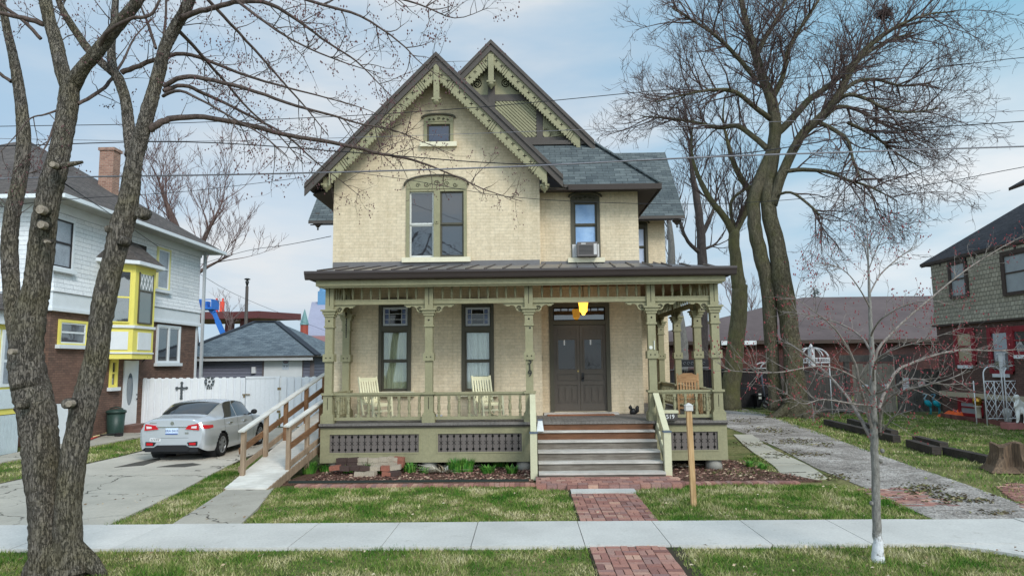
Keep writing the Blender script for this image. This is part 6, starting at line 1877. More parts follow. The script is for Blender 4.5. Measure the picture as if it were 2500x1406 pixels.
m = MB(); m.ball((q.x, q.y, .99), .2, 16); t = NT('purple_mirror_ball'); m.build('ball', t.out(srgb(70, 50, 74), .08, .8, .6), gbz)
# wheelie bins
M_BINN = plain('navy_bin_plastic', srgb(34, 46, 58), .45, .4); M_BINB = plain('black_bin_plastic', srgb(26, 27, 30), .5, .4)


def bin_(x, y, w_, h, d, mat, label):
    t = thing('wheeled_bin', label, 'bin', (x, y, 0))
    m = MB(); m.add([(x - w_ * .40, y, 0.06), (x + w_ * .40, y, 0.06), (x + w_ * .40, y + d * .8, 0.06), (x - w_ * .40, y + d * .8, 0.06), (x - w_ / 2, y - .06, h), (x + w_ / 2, y - .06, h), (x + w_ / 2, y + d, h), (x - w_ / 2, y + d, h)], [(3, 2, 1, 0), (4, 5, 6, 7), (0, 1, 5, 4), (1, 2, 6, 5), (2, 3, 7, 6), (3, 0, 4, 7)]); m.build('body', mat, t)
    m = MB(); m.box(x - w_ / 2 - .04, x + w_ / 2 + .04, y - .12, y + d + .06, h + .001, h + .06); m.box(x - w_ * .42, x + w_ * .42, y - .06, y + d, h + .0605, h + .1); m.build('lid', mat, t)
    for s in (-1, 1):
        m = MB(); c = (y + d * .8, .1); m.yz([(c[0] + .1 * math.cos(2 * math.pi * k / 14), c[1] + .1 * math.sin(2 * math.pi * k / 14)) for k in range(14)], x + s * w_ * .42 - .03, x + s * w_ * .42 + .03); m.build('wheel', M_BINB, t)
    return t


q = G(1800, 993); bin_(q.x - .0, q.y + .35, .78, P(1800, 942, q.y + .35).z - .1, .75, M_BINN, 'large navy wheeled bin beside the slender green barked trunk')
q = G(1820, 994); bin_(q.x + .02, q.y - .45, .66, P(1822, 944, q.y - .45).z - .1, .65, M_BINN, 'navy wheeled bin standing between the larger navy bin and the black bin')
q = G(1836, 994); b_ = bin_(q.x + .18, q.y - 1.1, .62, P(1838, 962, q.y - 1.1).z - .1, .6, M_BINB, 'smaller black wheeled bin with a white label on its front')
m = MB(); m.box(q.x - .02, q.x + .12, q.y - 1.19, q.y - 1.17, .5, .78); m.build('label', paint('white_label', srgb(220, 222, 214)), b_)
# leaning chrome grille
q0, q1 = G(1862, 998), G(1882, 998)
gl = thing('leaning_grille', 'chrome rimmed car grille leaning against the left trunk of the big tree', 'car grille', ((q0.x + q1.x) / 2, q0.y, 0))
A, B = P(1864, 996, q0.y), P(1880, 966, q0.y); d = (B - A)
m = MB(); w_ = .16
nrm_ = Vector((-d.z, 0, d.x)).normalized()
for s in (-1, 1): m.beam(A + nrm_ * s * w_, B + nrm_ * s * w_, .06, .07, 0, (0, 1, 0))
for e in (A, B): m.beam(e - nrm_ * (w_ + .03), e + nrm_ * (w_ + .03), .06, .07, 0, (0, 1, 0))
m.build('rim', M_CHR, gl)
m = MB(); m.beam(A, B, w_ * 2 - .06, .03, 0, (0, 1, 0)); gi = m.build('mesh_panel', M_PLB, gl)
m = MB()
for k in (.2, .5, .8):
    c = A.lerp(B, k); m.beam(c - nrm_ * .1, c + nrm_ * .1, .08, .05, 0, (0, 1, 0))
m.build('bars', paint('silver_bar', srgb(170, 172, 176), metal=.7, rough=.3), gi)
# shovel handle / pole, half-hoops and a stake by the fence
a = P(1866, 968, 35.8); b = P(1858, 910, 36.1); m = MB(); m.tube([a, b], .05, 6); solo('pole', m, paint('blue_grey_pole', srgb(86, 90, 102)), 'blue grey pole leaning against the dark slatted fence', 'pole')
for i, (px, lab) in enumerate(((1861, 'white half hoop standing on the slatted fence, left one'), (1875, 'white half hoop standing on the slatted fence, nearer the pale stake'))):
    c = P(px, 899, 36.4); m = MB(); m.tube([(c.x + .38 * math.cos(a), 36.4, c.z + .30 * math.sin(a)) for a in [math.pi * k / 10 for k in range(11)]], .035, 5); m.tube([(c.x - .38, 36.4, c.z), (c.x + .38, 36.4, c.z)], .03, 5)
    solo('half_hoop', m, M_WMET, lab, 'hoop', 'white half hoops')
a, b = P(1882, 905, 36.0), P(1876, 871, 36.0); m = MB(); m.beam(a, b, .13, .05, 0, (0, 1, 0)); solo('wood_stake', m, paint('fresh_wood', srgb(196, 160, 116)), 'pale wooden stake sticking up by the left trunk of the big tree', 'stake')
# teal herons
M_TEAL = paint('teal_paint', srgb(30, 156, 172), .1, 8, .4)
for i, (px, lab) in enumerate(((2271, 'teal heron figure on thin legs, the one nearer the plank gate'), (2292, 'teal heron figure on thin legs, the one nearer the brick house'))):
    q = G(px, 1011 if i == 0 else 1012); hs = thing('heron_figure', lab, 'garden ornament', (q.x, q.y, 0), 0, 'pair of teal herons')
    sc = .82; V_ = lambda x, z: Vector((q.x + x * sc, q.y, z * sc))
    m = MB(); m.tube([V_(.10, .42), V_(.03, .50), V_(-.12, .64), V_(-.2, .72), V_(-.22, .78)], [.03, .11, .13, .07, .03], 10); m.build('body', M_TEAL, hs)
    m = MB(); m.tube([V_(-.2, .74), V_(-.26, .86), V_(-.16, .98), V_(-.12, 1.06), V_(-.18, 1.1)], [.05, .035, .03, .045, .03], 8); m.tube([V_(-.18, 1.1), V_(-.36, 1.06)], [.025, .005], 6); m.build('neck', paint('grey_blue_neck', srgb(96, 140, 160)) if i else paint('pale_neck', srgb(150, 180, 190)), hs)
    for s in (-.03, .03):
        m = MB(); m.tube([V_(.03 + s, .46), V_(.06 + s, .24), V_(.02 + s, 0)], .016, 5); m.build('leg', M_TEAL, hs)
# orange tarp
c = G(2360, 1018); m = MB(); nx_, ny_ = 26, 14
vs = [];
for i in range(nx_ + 1):
    for j in range(ny_ + 1):
        u, v = i / nx_ * 2 - 1, j / ny_ * 2 - 1
        e = max(0, 1 - u * u) * max(0, 1 - v * v)
        h = e ** .6 * (.16 + .13 * math.sin(u * 9 + 2 * math.sin(v * 5)) + .08 * math.sin(v * 11 + u * 6) + .12 * math.exp(-((u - .1) / .3) ** 2)) + .01
        vs.append((c.x + u * .95, c.y + v * .5 + .1 * math.sin(u * 4), max(.01, h) + (.06 if e > .02 else 0)))
fs = [(i * (ny_ + 1) + j, (i + 1) * (ny_ + 1) + j, (i + 1) * (ny_ + 1) + j + 1, i * (ny_ + 1) + j + 1) for i in range(nx_) for j in range(ny_)]
m.add(vs, fs, 0, True); solo('orange_tarp', m, plain('orange_tarp_cloth', srgb(236, 100, 44), .6, .3), 'crumpled orange tarp heaped by the basement window', 'tarp')
# golden ball on a post, planter block
q = G(2390, 1026); gb2 = thing('golden_ball', 'golden ball on a short pale column beside the orange tarp', 'garden ornament', (q.x, q.y, 0))
m = MB(); m.lathe([(.15, 0), (.13, .05), (.11, .08), (.11, .5), (.15, .53), (.15, .58)], (q.x, q.y, 0), 12); m.build('column', M_TANS, gb2)
m = MB(); m.ball((q.x, q.y, .76), .185, 16); m.build('ball', paint('gold', srgb(190, 146, 62), .1, 6, .25, 0, metal=.8), gb2)
q = G(2344, 1015); m = MB(); m.box(q.x - .17, q.x + .17, q.y, q.y + .3, .0, .62); m.box(q.x - .2, q.x + .2, q.y - .03, q.y + .33, .621, .68); solo('stone_block', m, M_TANS, 'pale square stone block left of the orange tarp', 'planter')
# arbour trellis
q0, q1 = G(2411, 1038), G(2500, 1044)
ar = thing('garden_arbor', 'white metal garden arbor with diamond lattice sides against the brick house', 'arbor', (q0.x + .8, q0.y, 0))
ztop = P(2440, 930, q0.y).z; zar = P(2440, 893, q0.y).z
xb_ = [q0.x, P(2452, 1000, q0.y).x, P(2459, 1000, q0.y).x, P(2500, 1000, q0.y).x]
for (xa, xc) in ((xb_[0], xb_[1]), (xb_[2], xb_[3])):
    m = MB(); r_ = (xc - xa) / 2; ce = (xa + xc) / 2
    m.tube([(xa, q0.y, 0), (xa, q0.y, ztop + .25)] + [(ce - r_ * math.cos(a), q0.y, ztop + .25 + (zar - ztop - .25) * math.sin(a)) for a in [math.pi * k / 10 for k in range(1, 10)]] + [(xc, q0.y, ztop + .25), (xc, q0.y, 0)], .024, 5)
    m.tube([(xa, q0.y, ztop), (xc, q0.y, ztop)], .018, 5); m.tube([(xa, q0.y, .25), (xc, q0.y, .25)], .018, 5)
    m.tube([(xa, q0.y + .6, 0), (xa, q0.y + .6, ztop)], .02, 5); m.build('frame', M_WMET, ar)
    m = MB(); n = 5; H = ztop - .25; wd_ = xc - xa; s_ = .21
    for dr_ in (-1, 1):
        k = -int(H * .62 / s_) - 1
        while k * s_ < wd_:
            pts = []
            for z_ in (0, H):
                pass
            x_a, x_b = k * s_, k * s_ + H * .62
            t0 = max(0, -x_a / (x_b - x_a)); t1 = min(1, (wd_ - x_a) / (x_b - x_a))
            if t1 > t0:
                f_ = lambda t: Vector(((xa + (x_a + (x_b - x_a) * t)) if dr_ > 0 else (xc - (x_a + (x_b - x_a) * t)), q0.y + .01 * dr_, .25 + H * t))
                m.tube([f_(t0), f_(t1)], .011, 4)
            k += 1
    m.build('lattice', M_WMET, ar)
m = MB()
for k in range(40):
    c = Vector((R.uniform(xb_[0] + .1, xb_[2] + .7), q0.y + R.uniform(-.1, .3), zar + R.uniform(-.1, .12))); d = Vector((R.uniform(-1, 1), R.uniform(-.5, .5), R.uniform(-.3, .6))).normalized()
    m.tube([c, c + d * .2, c + d * .3 + Vector((.1, 0, .1 * R.uniform(-1, 1)))], [.012, .009, .004], 4)
solo('dry_vine', m, paint('pale_vine', srgb(176, 168, 160)), 'tangle of pale dry vine on top of the white arbor', 'vine')
q = P(2452, 885, q0.y + .5); m = MB(); m.box(q.x - .13, q.x + .13, q0.y + .42, q0.y + .62, q.z - .42, q.z + .32); m.box(q.x - .16, q.x + .16, q0.y + .38, q0.y + .66, q.z + .321, q.z + .36); solo('white_box_column', m, M_WMET, 'white square column rising behind the arbor top', 'column')
# cherub statue on a red block
q = G(2484, 1046); q.y -= .2
m = MB(); m.box(q.x - .55, q.x + .75, q.y - .15, q.y + .25, 0, .22); solo('red_block_edging', m, paint('pink_red_block', srgb(166, 110, 104), .15, 4, .9), 'pinkish red block edging under the white cherub statue', 'edging')
m = MB(); m.box(q.x + .05, q.x + .8, q.y + .02, q.y + .3, .221, .50); sb_ = solo('dark_bench_block', m, plain('dark_stone', srgb(70, 66, 64)), 'dark low block seat beneath the white cherub statue', 'block')
ca = bpy.data.meshes.new('cherub_body')
V_ = lambda x, y, z: (q.x + x, q.y + y, z)
jn = [(V_(0, .1, .62), .12), (V_(0, .08, .78), .115), (V_(-.01, .04, .93), .10), (V_(-.05, -.02, 1.02), .06), (V_(-.10, -.04, 1.12), .10), (V_(-.12, -.05, 1.2), .075),
      (V_(-.14, -.1, .60), .085), (V_(-.2, -.16, .42), .06), (V_(-.2, -.13, .27), .045), (V_(-.28, -.2, .25), .03), (V_(.1, -.12, .58), .085), (V_(.04, -.2, .40), .06), (V_(.02, -.16, .25), .045), (V_(-.06, -.24, .24), .03),
      (V_(-.14, -.02, .90), .055), (V_(-.24, -.12, .76), .045), (V_(-.18, -.2, .9), .035), (V_(-.13, -.15, 1.03), .03), (V_(.13, 0, .88), .055), (V_(.18, -.1, .72), .045), (V_(.06, -.2, .66), .035)]
ed = [(0, 1), (1, 2), (2, 3), (3, 4), (4, 5), (0, 6), (6, 7), (7, 8), (8, 9), (0, 10), (10, 11), (11, 12), (12, 13), (2, 14), (14, 15), (15, 16), (16, 17), (2, 18), (18, 19), (19, 20)]
ca.from_pydata([j[0] for j in jn], ed, []); co_ = bpy.data.objects.new('cherub_statue', ca); COL.objects.link(co_)
mod = co_.modifiers.new('skin', 'SKIN')
for v, j in zip(ca.skin_vertices[0].data, jn): v.radius = (j[1], j[1])
ca.skin_vertices[0].data[0].use_root = True
co_.modifiers.new('sub', 'SUBSURF').levels = 2; co_.modifiers['sub'].render_levels = 2
ca.materials.append(paint('white_plaster', srgb(222, 220, 214), .08, 8, .7, .2))
tag(co_, 'white seated cherub statue leaning on its hand by the arbor', 'statue')
q2 = G(2462, 1036); m = MB(); m.ball((q2.x, q2.y, .42), .17, 12, 0, 1, .7, 1.2); m.lathe([(.12, 0), (.1, .1), (.14, .25)], (q2.x, q2.y, 0), 10); solo('small_statue', m, paint('off_white_plaster', srgb(206, 204, 198), .1, 8, .7), 'small pale round statue just left of the cherub', 'statue')
# red brick bed edging by the house
a, b = G(2300, 1018), G(2470, 1042); m = MB(); n = 26
for k in range(n):
    p0, p1 = a.lerp(b, k / n), a.lerp(b, (k + .94) / n); m.beam(p0 + Vector((0, 0, .07)), p1 + Vector((0, 0, .07)), .12, .18)
solo('brick_edging', m, island('edging_brick', [(0, srgb(96, 64, 60)), (1, srgb(140, 92, 84))]), 'low dark red brick edging along the bed at the maroon house', 'edging')
# railroad ties
M_TIE = wood('creosote_timber', srgb(40, 36, 34), srgb(86, 78, 72), 0, 2.5, .9)
M_TIEX = wood('creosote_timber_long', srgb(40, 36, 34), srgb(86, 78, 72), 1, 2.5, .9)
ties = [((2018, 1036), (2190, 1080), .10, 'dark railway tie along the gravel drive, the long front one of the far pair'), ((2075, 1034), (2185, 1066), .10, 'dark weathered tie lying behind the long front tie'), ((2222, 1090), (2288, 1110), .1, 'short dark tie in the middle of the row, front one of two'), ((2238, 1080), (2306, 1098), .1, 'short dark tie in the middle of the row, rear one of two'), ((2312, 1108), (2420, 1132), .08, 'dark tie lying end to end before the tree stump')]
for pa, pb_, z_, lab in ties:
    A, B = G(*pa), G(*pb_); A.z = B.z = z_
    m = MB(); m.beam(A, B, .22, .2); solo('railway_tie', m, M_TIE, lab, 'timber', 'dark timbers along the drive')
# stump
q = G(2466, 1148); m = MB(); n = 26; vs, fs = [], []
ht = P(2466, 1084, q.y).z
for i, (rr_, z_) in enumerate(((.56, 0), (.44, .12), (.36, .3), (.33, ht * .7), (.32, ht), (.28, ht + .0))):
    for k in range(n):
        a = 2 * math.pi * k / n; w_ = 1 + .10 * math.sin(a * 5 + 1) + .07 * math.sin(a * 9) + (.18 * math.sin(a * 4) if i < 2 else 0)
        notch = .55 if (3.9 < a < 4.6 and i > 0) else 1
        vs.append((q.x + rr_ * w_ * notch * math.cos(a), q.y + rr_ * w_ * notch * math.sin(a), z_ + (.05 * math.sin(a * 3) if i >= 4 else 0)))
for i in range(5):
    for k in range(n): fs.append((i * n + k, i * n + (k + 1) % n, (i + 1) * n + (k + 1) % n, (i + 1) * n + k))
fs.append(tuple(range(5 * n, 6 * n))); m.add(vs, fs, 0, False)
solo('tree_stump', m, wood('rotting_wood', srgb(58, 48, 42), srgb(136, 112, 90), 2, 2.5), 'broken grey brown tree stump at the right edge of the yard', 'stump')
# wooden sign post on the lawn
q = G(1693, 1233); zt = P(1688, 985, q.y).z
sp = thing('wooden_post', 'new yellow pine post with pale pyramid cap standing in the front lawn', 'post', (q.x, q.y, 0))
m = MB(); m.beam((q.x + .005, q.y, -.05), (q.x - .02, q.y, zt - .09), .09, .09); m.build('shaft', wood('yellow_pine', srgb(166, 128, 86), srgb(208, 174, 130), 2, 2.6, .7), sp)
m = MB(); m.box(q.x - .085, q.x + .045, q.y - .065, q.y + .065, zt - .12, zt - .03); m.lathe([(.10, zt - .029), (.012, zt + .015)], (q.x - .02, q.y, 0), 4, smooth=False, rot=.5); m.build('cap', paint('pale_cap', srgb(196, 192, 188)), sp)

# ================================================================== planting bed
M_SPROUT = island('sprout_leaf', [(0, srgb(46, 104, 34)), (.5, srgb(76, 136, 48)), (1, srgb(120, 160, 70))], .5, .3)
def tuft(name, x, y, z, r, h, n, mat, label, cat, group, lean=.5, wd_=.011):
    m = MB()
    for k in range(n):
        a = R.uniform(0, 6.28); d = r * math.sqrt(R.random()) * .6; bx, by = x + d * math.cos(a), y + d * math.sin(a)
        hh = h * R.uniform(.5, 1.1); l = lean * R.uniform(.2, 1.2) * r; a2 = a + R.uniform(-.6, .6); c, s = math.cos(a2 + 1.57) * wd_, math.sin(a2 + 1.57) * wd_
        px_, py_ = bx + l * .4 * math.cos(a2), by + l * .4 * math.sin(a2); tx, ty = bx + l * 1.2 * math.cos(a2), by + l * 1.2 * math.sin(a2)
        m.add([(bx - c, by - s, z), (bx + c, by + s, z), (px_ + c, py_ + s, z + hh * .65), (px_ - c, py_ - s, z + hh * .65), (tx, ty, z + hh)], [(0, 1, 2, 3), (3, 2, 4)])
    return solo(name, m, mat, label, cat, group)
GP = 'green bulb shoots in the porch bed'
for px, py, r_, h_, n_, lab in ((755, 1162, .17, .2, 80, 'bright green leaf clump at the foot of the ramp'), (795, 1158, .14, .14, 50, 'low green leaf clump right of the ramp foot clump'), (850, 1161, .12, .15, 45, 'small green clump in front of the left stacked bricks'), (900, 1160, .16, .2, 70, 'green strap leaf clump before the middle of the stacked bricks'), (930, 1163, .1, .1, 30, 'tiny green sprouts just right of the brick stack clump'), (988, 1147, .14, .18, 50, 'dark green clump at the right end of the stacked bricks'), (1001, 1160, .15, .17, 60, 'green clump midway along the bed, near the dark edging'), (1035, 1162, .12, .12, 40, 'small green clump left of the straw coloured clump'), (1112, 1160, .17, .24, 90, 'tall green leaf clump against the straw coloured clump'), (1140, 1158, .18, .25, 110, 'tallest green leaf clump in the bed, right of the straw clump'), (1190, 1162, .16, .14, 60, 'spreading green clump near the steps'), (1222, 1145, .24, .22, 110, 'broad dark green mound of leaves by the steps'), (1250, 1163, .13, .15, 45, 'green clump closest to the left newel of the steps'), (1150, 1128, .09, .14, 26, 'small dark green shoot under the porch skirt'), (1050, 1133, .1, .12, 26, 'little green shoots behind the straw clump')):
    q = G(px, py - 4); tuft('bulb_shoots', q.x, q.y, .03, r_ * 1.45, h_ * 1.3, int(n_ * 1.7), M_SPROUT, lab, 'plant', GP)
for px, py, lab in ((1833, 1141, 'bluish green leaf clump in the bark bed right of the porch'), (1862, 1146, 'bright green low clump beside the bluish clump right of the porch')):
    q = G(px, py); tuft('bulb_shoots', q.x, q.y, .02, .16, .14, 60, M_SPROUT, lab, 'plant', 'green shoots right of the porch')
M_STRAW = island('dry_straw', [(0, srgb(150, 130, 104)), (.5, srgb(206, 196, 176)), (1, srgb(232, 226, 212))], .9)
q = G(1085, 1155); tuft('dry_clump', q.x, q.y, .03, .42, .16, 150, M_STRAW, 'pale dry straw coloured leaf clump sprawled in the porch bed', 'dead plant', None, 1.3, .013)
q = G(1664, 1140); tuft('dry_clump', q.x, q.y, .02, .34, .14, 60, M_STRAW, 'bleached dry leaf strands lying under the right porch skirt', 'dead plant', None, 1.4, .016)
q = G(1715, 1134); tuft('dry_clump', q.x, q.y, .02, .3, .2, 90, island('rust_stem', [(0, srgb(104, 70, 56)), (1, srgb(160, 116, 92))], .9), 'rusty brown dead flower stems under the right porch skirt', 'dead plant', None, .8, .008)
for px, py, h_, lab in ((1093, 1140, .4, 'single tall dry stalk rising from the straw clump'), (1130, 1138, .26, 'thin dry stalk beside the tall green clump')):
    q = G(px, py); m = MB(); m.tube([q, q + Vector((.03, 0, h_))], [.008, .004], 5); solo('dry_stalk', m, M_STRAW, lab, 'dead plant')
# evergreen yard plants by the fence
M_YEL2 = island('variegated_leaf', [(0, srgb(60, 92, 40)), (.5, srgb(120, 140, 56)), (1, srgb(206, 204, 110))], .5)
def leafy(name, x, y, r_, h_, n_, label):
    m = MB()
    for k in range(n_):
        c = Vector((x + R.gauss(0, r_ * .5), y + R.gauss(0, r_ * .4), .05 + h_ * R.random())); a, b = R.uniform(0, 6.28), R.uniform(-.8, .8); s_ = R.uniform(.03, .06)
        u = Vector((math.cos(a), math.sin(a), b)) * s_; v = Vector((-math.sin(a), math.cos(a), R.uniform(-.5, .5))) * s_ * .5
        m.add([c - u, c + v, c + u, c - v], [(0, 1, 2, 3)])
    m.tube([(x, y, 0), (x + .03, y, h_ * .7)], .015, 5)
    return solo(name, m, M_YEL2, label, 'shrub')
q = G(2034, 999); leafy('leafy_shrub', q.x, q.y, .35, .5, 240, 'low yellow green leafy shrub behind the grey board')
q = G(2231, 1005); leafy('leafy_shrub', q.x, q.y, .3, .85, 260, 'taller yellow green leafy shrub before the fence signs')
# stacked old bricks
M_OLDB = [island('old_red_brick', [(0, srgb(120, 74, 62)), (1, srgb(168, 112, 94))], .95, bump=.6), island('old_dark_brick', [(0, srgb(62, 50, 48)), (1, srgb(96, 78, 72))], .95, bump=.6), island('old_pale_brick', [(0, srgb(146, 130, 112)), (1, srgb(192, 180, 162))], .95, bump=.6)]
names = ['red', 'sooty dark', 'pale cream']
rows = [(1130, 15.95, [(835, 1, 0), (862, 1, 0), (887, 2, .0), (912, 2, 0), (938, 2, .02), (960, 2, .03), (975, 0, .03)], .26), (1149, 15.62, [(818, 0, 0), (843, 1, 0), (868, 1, 0), (893, 1, 0), (918, 2, 0), (943, 0, 0), (966, 2, 0)], .13), (1158, 15.45, [(878, 2, 0), (905, 2, 0), (945, 0, 0), (963, 1, 0)], .03)]
ordn = ['first', 'second', 'third', 'fourth', 'fifth', 'sixth', 'seventh']; rowname = ['top row', 'middle row', 'lowest row']
for ri, (py, yy_, lst, z_) in enumerate(rows):
    for i, (px, mi, dzb) in enumerate(lst):
        c = P(px, py, yy_); m = MB(); w_ = .115; rt = R.uniform(-.35, .35)
        a, b = Vector((c.x - w_, yy_ - rt * .1, z_ + .05 + dzb)), Vector((c.x + w_, yy_ + rt * .1, z_ + .05 + dzb + R.uniform(-.025, .025)))
        m.beam(a, b, .20 if ri else .12, .095)
        if ri == 0: m.beam(a - Vector((0, 0, .12)), b - Vector((0, 0, .12)), .16, .13)
        solo('loose_brick', m, M_OLDB[mi], '%s brick, %s from left, %s of the porch brick pile' % (names[mi], ordn[i], rowname[ri]), 'brick', 'old bricks piled by the porch')
# ================================================================== trees
def bark(name, c1, c2, moss=None, sc=(7, 7, 1.6), bump=.9, lich=None, furrow=0):
    t = NT(name); p = t.pos(sc)
    n = t.noise(p, 3.2, 7, .7); n2 = t.noise(t.pos(), 1.7, 5); n3 = t.noise(t.pos(), 30, 4, .75)
    col = t.ramp(n, [(.3, c1), (.68, c2)])
    if moss: col = t.mix(t.ramp(n2, [(.45, (0, 0, 0)), (.7, (.75, .75, .75))]), col, moss)
    if lich: col = t.mix(t.ramp(t.noise(t.pos(), 6, 6, .7), [(.55, (0, 0, 0)), (.72, (.8, .8, .8))]), col, lich)
    col = t.mix(1.0, col, t.ramp(n3, [(.3, (.6, .6, .6)), (.7, (1.15, 1.15, 1.15))]), 'MULTIPLY')
    h = t.math('ADD', n, t.math('MULTIPLY', n3, .35))
    if furrow:
        f = t.math('ABSOLUTE', t.math('SUBTRACT', t.noise(t.pos((38, 38, 7.5)), 1.0, 5, .6), .5))
        fr = t.ramp(f, [(.0, (.2, .2, .2)), (.05, (1, 1, 1))])
        col = t.mix(1.0, col, t.mix(furrow, (1, 1, 1), fr), 'MULTIPLY'); h = t.math('ADD', h, t.math('MULTIPLY', fr, .9))
    t.bump(h, bump, .045)
    return t.out(col, .95, .1)


def spline(pts, k=6):
    """smooth a traced limb; pts are (Vector, radius)"""
    out = []
    n = len(pts)
    for i in range(n - 1):
        p0, p1, p2, p3 = pts[max(i - 1, 0)], pts[i], pts[i + 1], pts[min(i + 2, n - 1)]
        for j in range(k):
            u = j / k
            m1, m2 = (p2[0] - p0[0]) * .5, (p3[0] - p1[0]) * .5
            v = (2 * u ** 3 - 3 * u * u + 1) * p1[0] + (u ** 3 - 2 * u * u + u) * m1 + (-2 * u ** 3 + 3 * u * u) * p2[0] + (u ** 3 - u * u) * m2
            out.append((v, p1[1] + (p2[1] - p1[1]) * u))
    out.append(pts[-1]); return out


def limb(spec):
    """spec: (px, py, street-distance, width in survey pixels)"""
    return [(P(a, b, y), w / 2 / FPX * y) for a, b, y, w in spec]


def wiggle(sp, amp, rr):
    o = []
    for i, (v, r) in enumerate(sp):
        o.append((v + Vector((rr.gauss(0, 1), rr.gauss(0, 1), rr.gauss(0, 1))) * amp * r, r))
    return o


def twigs(mb, sp, rr, n, L, r0, up=.25, spread=.9, sub=2, buds=None, droop=0, t0=.05, lev=0, bsz=.012, rmin=0, kf=.5, kids=4, jit=.16):
    """side shoots along a limb, forking again"""
    tot = len(sp) - 1
    for _ in range(n):
        f = tot * (t0 + (1 - t0) * rr.random() ** .8); i = min(tot - 1, int(f)); u = f - i
        p = sp[i][0].lerp(sp[i + 1][0], u); t = (sp[i + 1][0] - sp[i][0]).normalized()
        side = Vector((rr.gauss(0, 1), rr.gauss(0, 1), rr.gauss(0, 1))); side = (side - t * side.dot(t)).normalized()
        d = (t * rr.uniform(.35, 1.0) + side * spread * rr.uniform(.6, 1.1) + Vector((0, 0, up))).normalized()
        ln = L * rr.uniform(.4, 1.15); k = 5 if lev < 2 else 3; ra = max(rmin, min(r0, sp[i][1] * .8)); q = [(p, ra)]; c = p.copy()
        for j in range(k):
            d = (d + Vector((rr.gauss(0, jit), rr.gauss(0, jit), rr.gauss(0, jit) + up * .22 - droop * .12 * j))).normalized()
            c = c + d * ln / k; q.append((c.copy(), max(rmin * .6, ra * (1 - .8 * (j + 1) / k))))
        mb.tube([a for a, _ in q], [b for _, b in q], 3 if lev else 4, 0, False)
        if sub > 0: twigs(mb, q, rr, max(2, int(kids * ln / L)) if lev == 0 else 3, L * (.45 if kf == .5 else kf), r0 * .55, up, spread, sub - 1, buds, droop, .2, lev + 1, bsz, rmin, kf, kids, jit)
        if buds is not None and sub <= 1:
            for _b in range(2 if sub == 0 else 1):
                e = q[-1][0] if _b == 0 else q[rr.randint(2, k)][0]; s = bsz * rr.uniform(.7, 1.4)
                buds.add([e + Vector((s, 0, 0)), e + Vector((-s * .5, s * .87, 0)), e + Vector((-s * .5, -s * .87, 0)), e + Vector((0, 0, s * 1.7)), e + Vector((0, 0, -s))], [(0, 1, 3), (1, 2, 3), (2, 0, 3), (1, 0, 4), (2, 1, 4), (0, 2, 4)])


def put(mb, sp, n=10, cap=True): mb.tube([a for a, _ in sp], [b for _, b in sp], n, 0, cap)


# ---------------------------------------------------------------- the big maple on the left
rr = random.Random(11)
M_MAPLE = bark('maple_bark', srgb(98, 92, 86), srgb(148, 139, 129), srgb(122, 114, 88), lich=srgb(152, 144, 130), furrow=.5, bump=1)
M_TWIG = bark('maple_twig', srgb(70, 60, 58), srgb(112, 98, 92), bump=.2)
M_BUD = paint('dark_red_bud', srgb(92, 62, 64), .2, 20, .7, 0)
g = G(150, 1392)
mp = thing('maple_tree', 'large bare multi stemmed maple with mossy bark in the street lawn on the left', 'tree', (g.x, 8.5, 0))
T = MB(); C = MB(); B = MB()
Yt = 8.5
A = limb([(118, 1400, 8.5, 96), (114, 1330, 8.5, 84), (110, 1240, 8.5, 86), (100, 1130, 8.5, 92), (88, 1010, 8.5, 98), (66, 890, 8.5, 92), (74, 780, 8.5, 82), (90, 690, 8.5, 72), (105, 556, 8.5, 66), (122, 470, 8.5, 66), (140, 400, 8.5, 60), (160, 300, 8.55, 54), (172, 205, 8.6, 54)])
Cs = limb([(172, 1400, 8.45, 84), (168, 1330, 8.45, 74), (166, 1240, 8.4, 68), (176, 1130, 8.4, 66), (204, 1000, 8.4, 70), (234, 880, 8.4, 62), (250, 761, 8.4, 62), (271, 659, 8.4, 60), (296, 556, 8.4, 64), (314, 488, 8.4, 58), (326, 410, 8.35, 46), (338, 350, 8.35, 48)])
Bs = limb([(60, 900, 8.6, 50), (40, 790, 8.7, 50), (28, 693, 8.8, 44), (22, 600, 8.85, 44), (30, 520, 8.85, 42), (46, 454, 8.9, 40), (58, 350, 8.95, 38), (50, 240, 9, 32), (34, 150, 9, 27), (14, 60, 9, 22), (0, -20, 9.0, 18)])
A1 = limb([(170, 215, 8.6, 46), (150, 165, 8.6, 42), (135, 100, 8.7, 38), (118, 40, 8.7, 36), (108, -30, 8.8, 34), (100, -140, 8.9, 28)])
A2 = limb([(174, 210, 8.6, 50), (205, 165, 8.5, 40), (240, 125, 8.4, 38), (285, 65, 8.3, 36), (330, 10, 8.2, 34), (370, -60, 8.1, 28), (420, -170, 8, 20)])
D = limb([(322, 380, 8.4, 40), (316, 320, 8.5, 34), (308, 250, 8.6, 31), (290, 195, 8.7, 30), (275, 165, 8.7, 26), (272, 110, 8.75, 22), (280, 40, 8.8, 20), (284, -60, 8.8, 16)])
D2 = limb([(290, 190, 8.7, 22), (255, 160, 8.8, 24), (215, 120, 8.9, 24), (180, 70, 9.0, 22), (150, 20, 9, 18), (130, -40, 9, 16)])
E = limb([(338, 360, 8.35, 46), (355, 300, 8.3, 42), (372, 235, 8.3, 40), (388, 175, 8.3, 37), (402, 120, 8.25, 36), (425, 72, 8.2, 34), (455, 20, 8.1, 34), (480, -50, 8.0, 28), (510, -150, 8, 20)])
limbs = [[(v, r * .84) for v, r in L_] for L_ in (A, Cs, Bs, A1, A2, D, D2, E)]
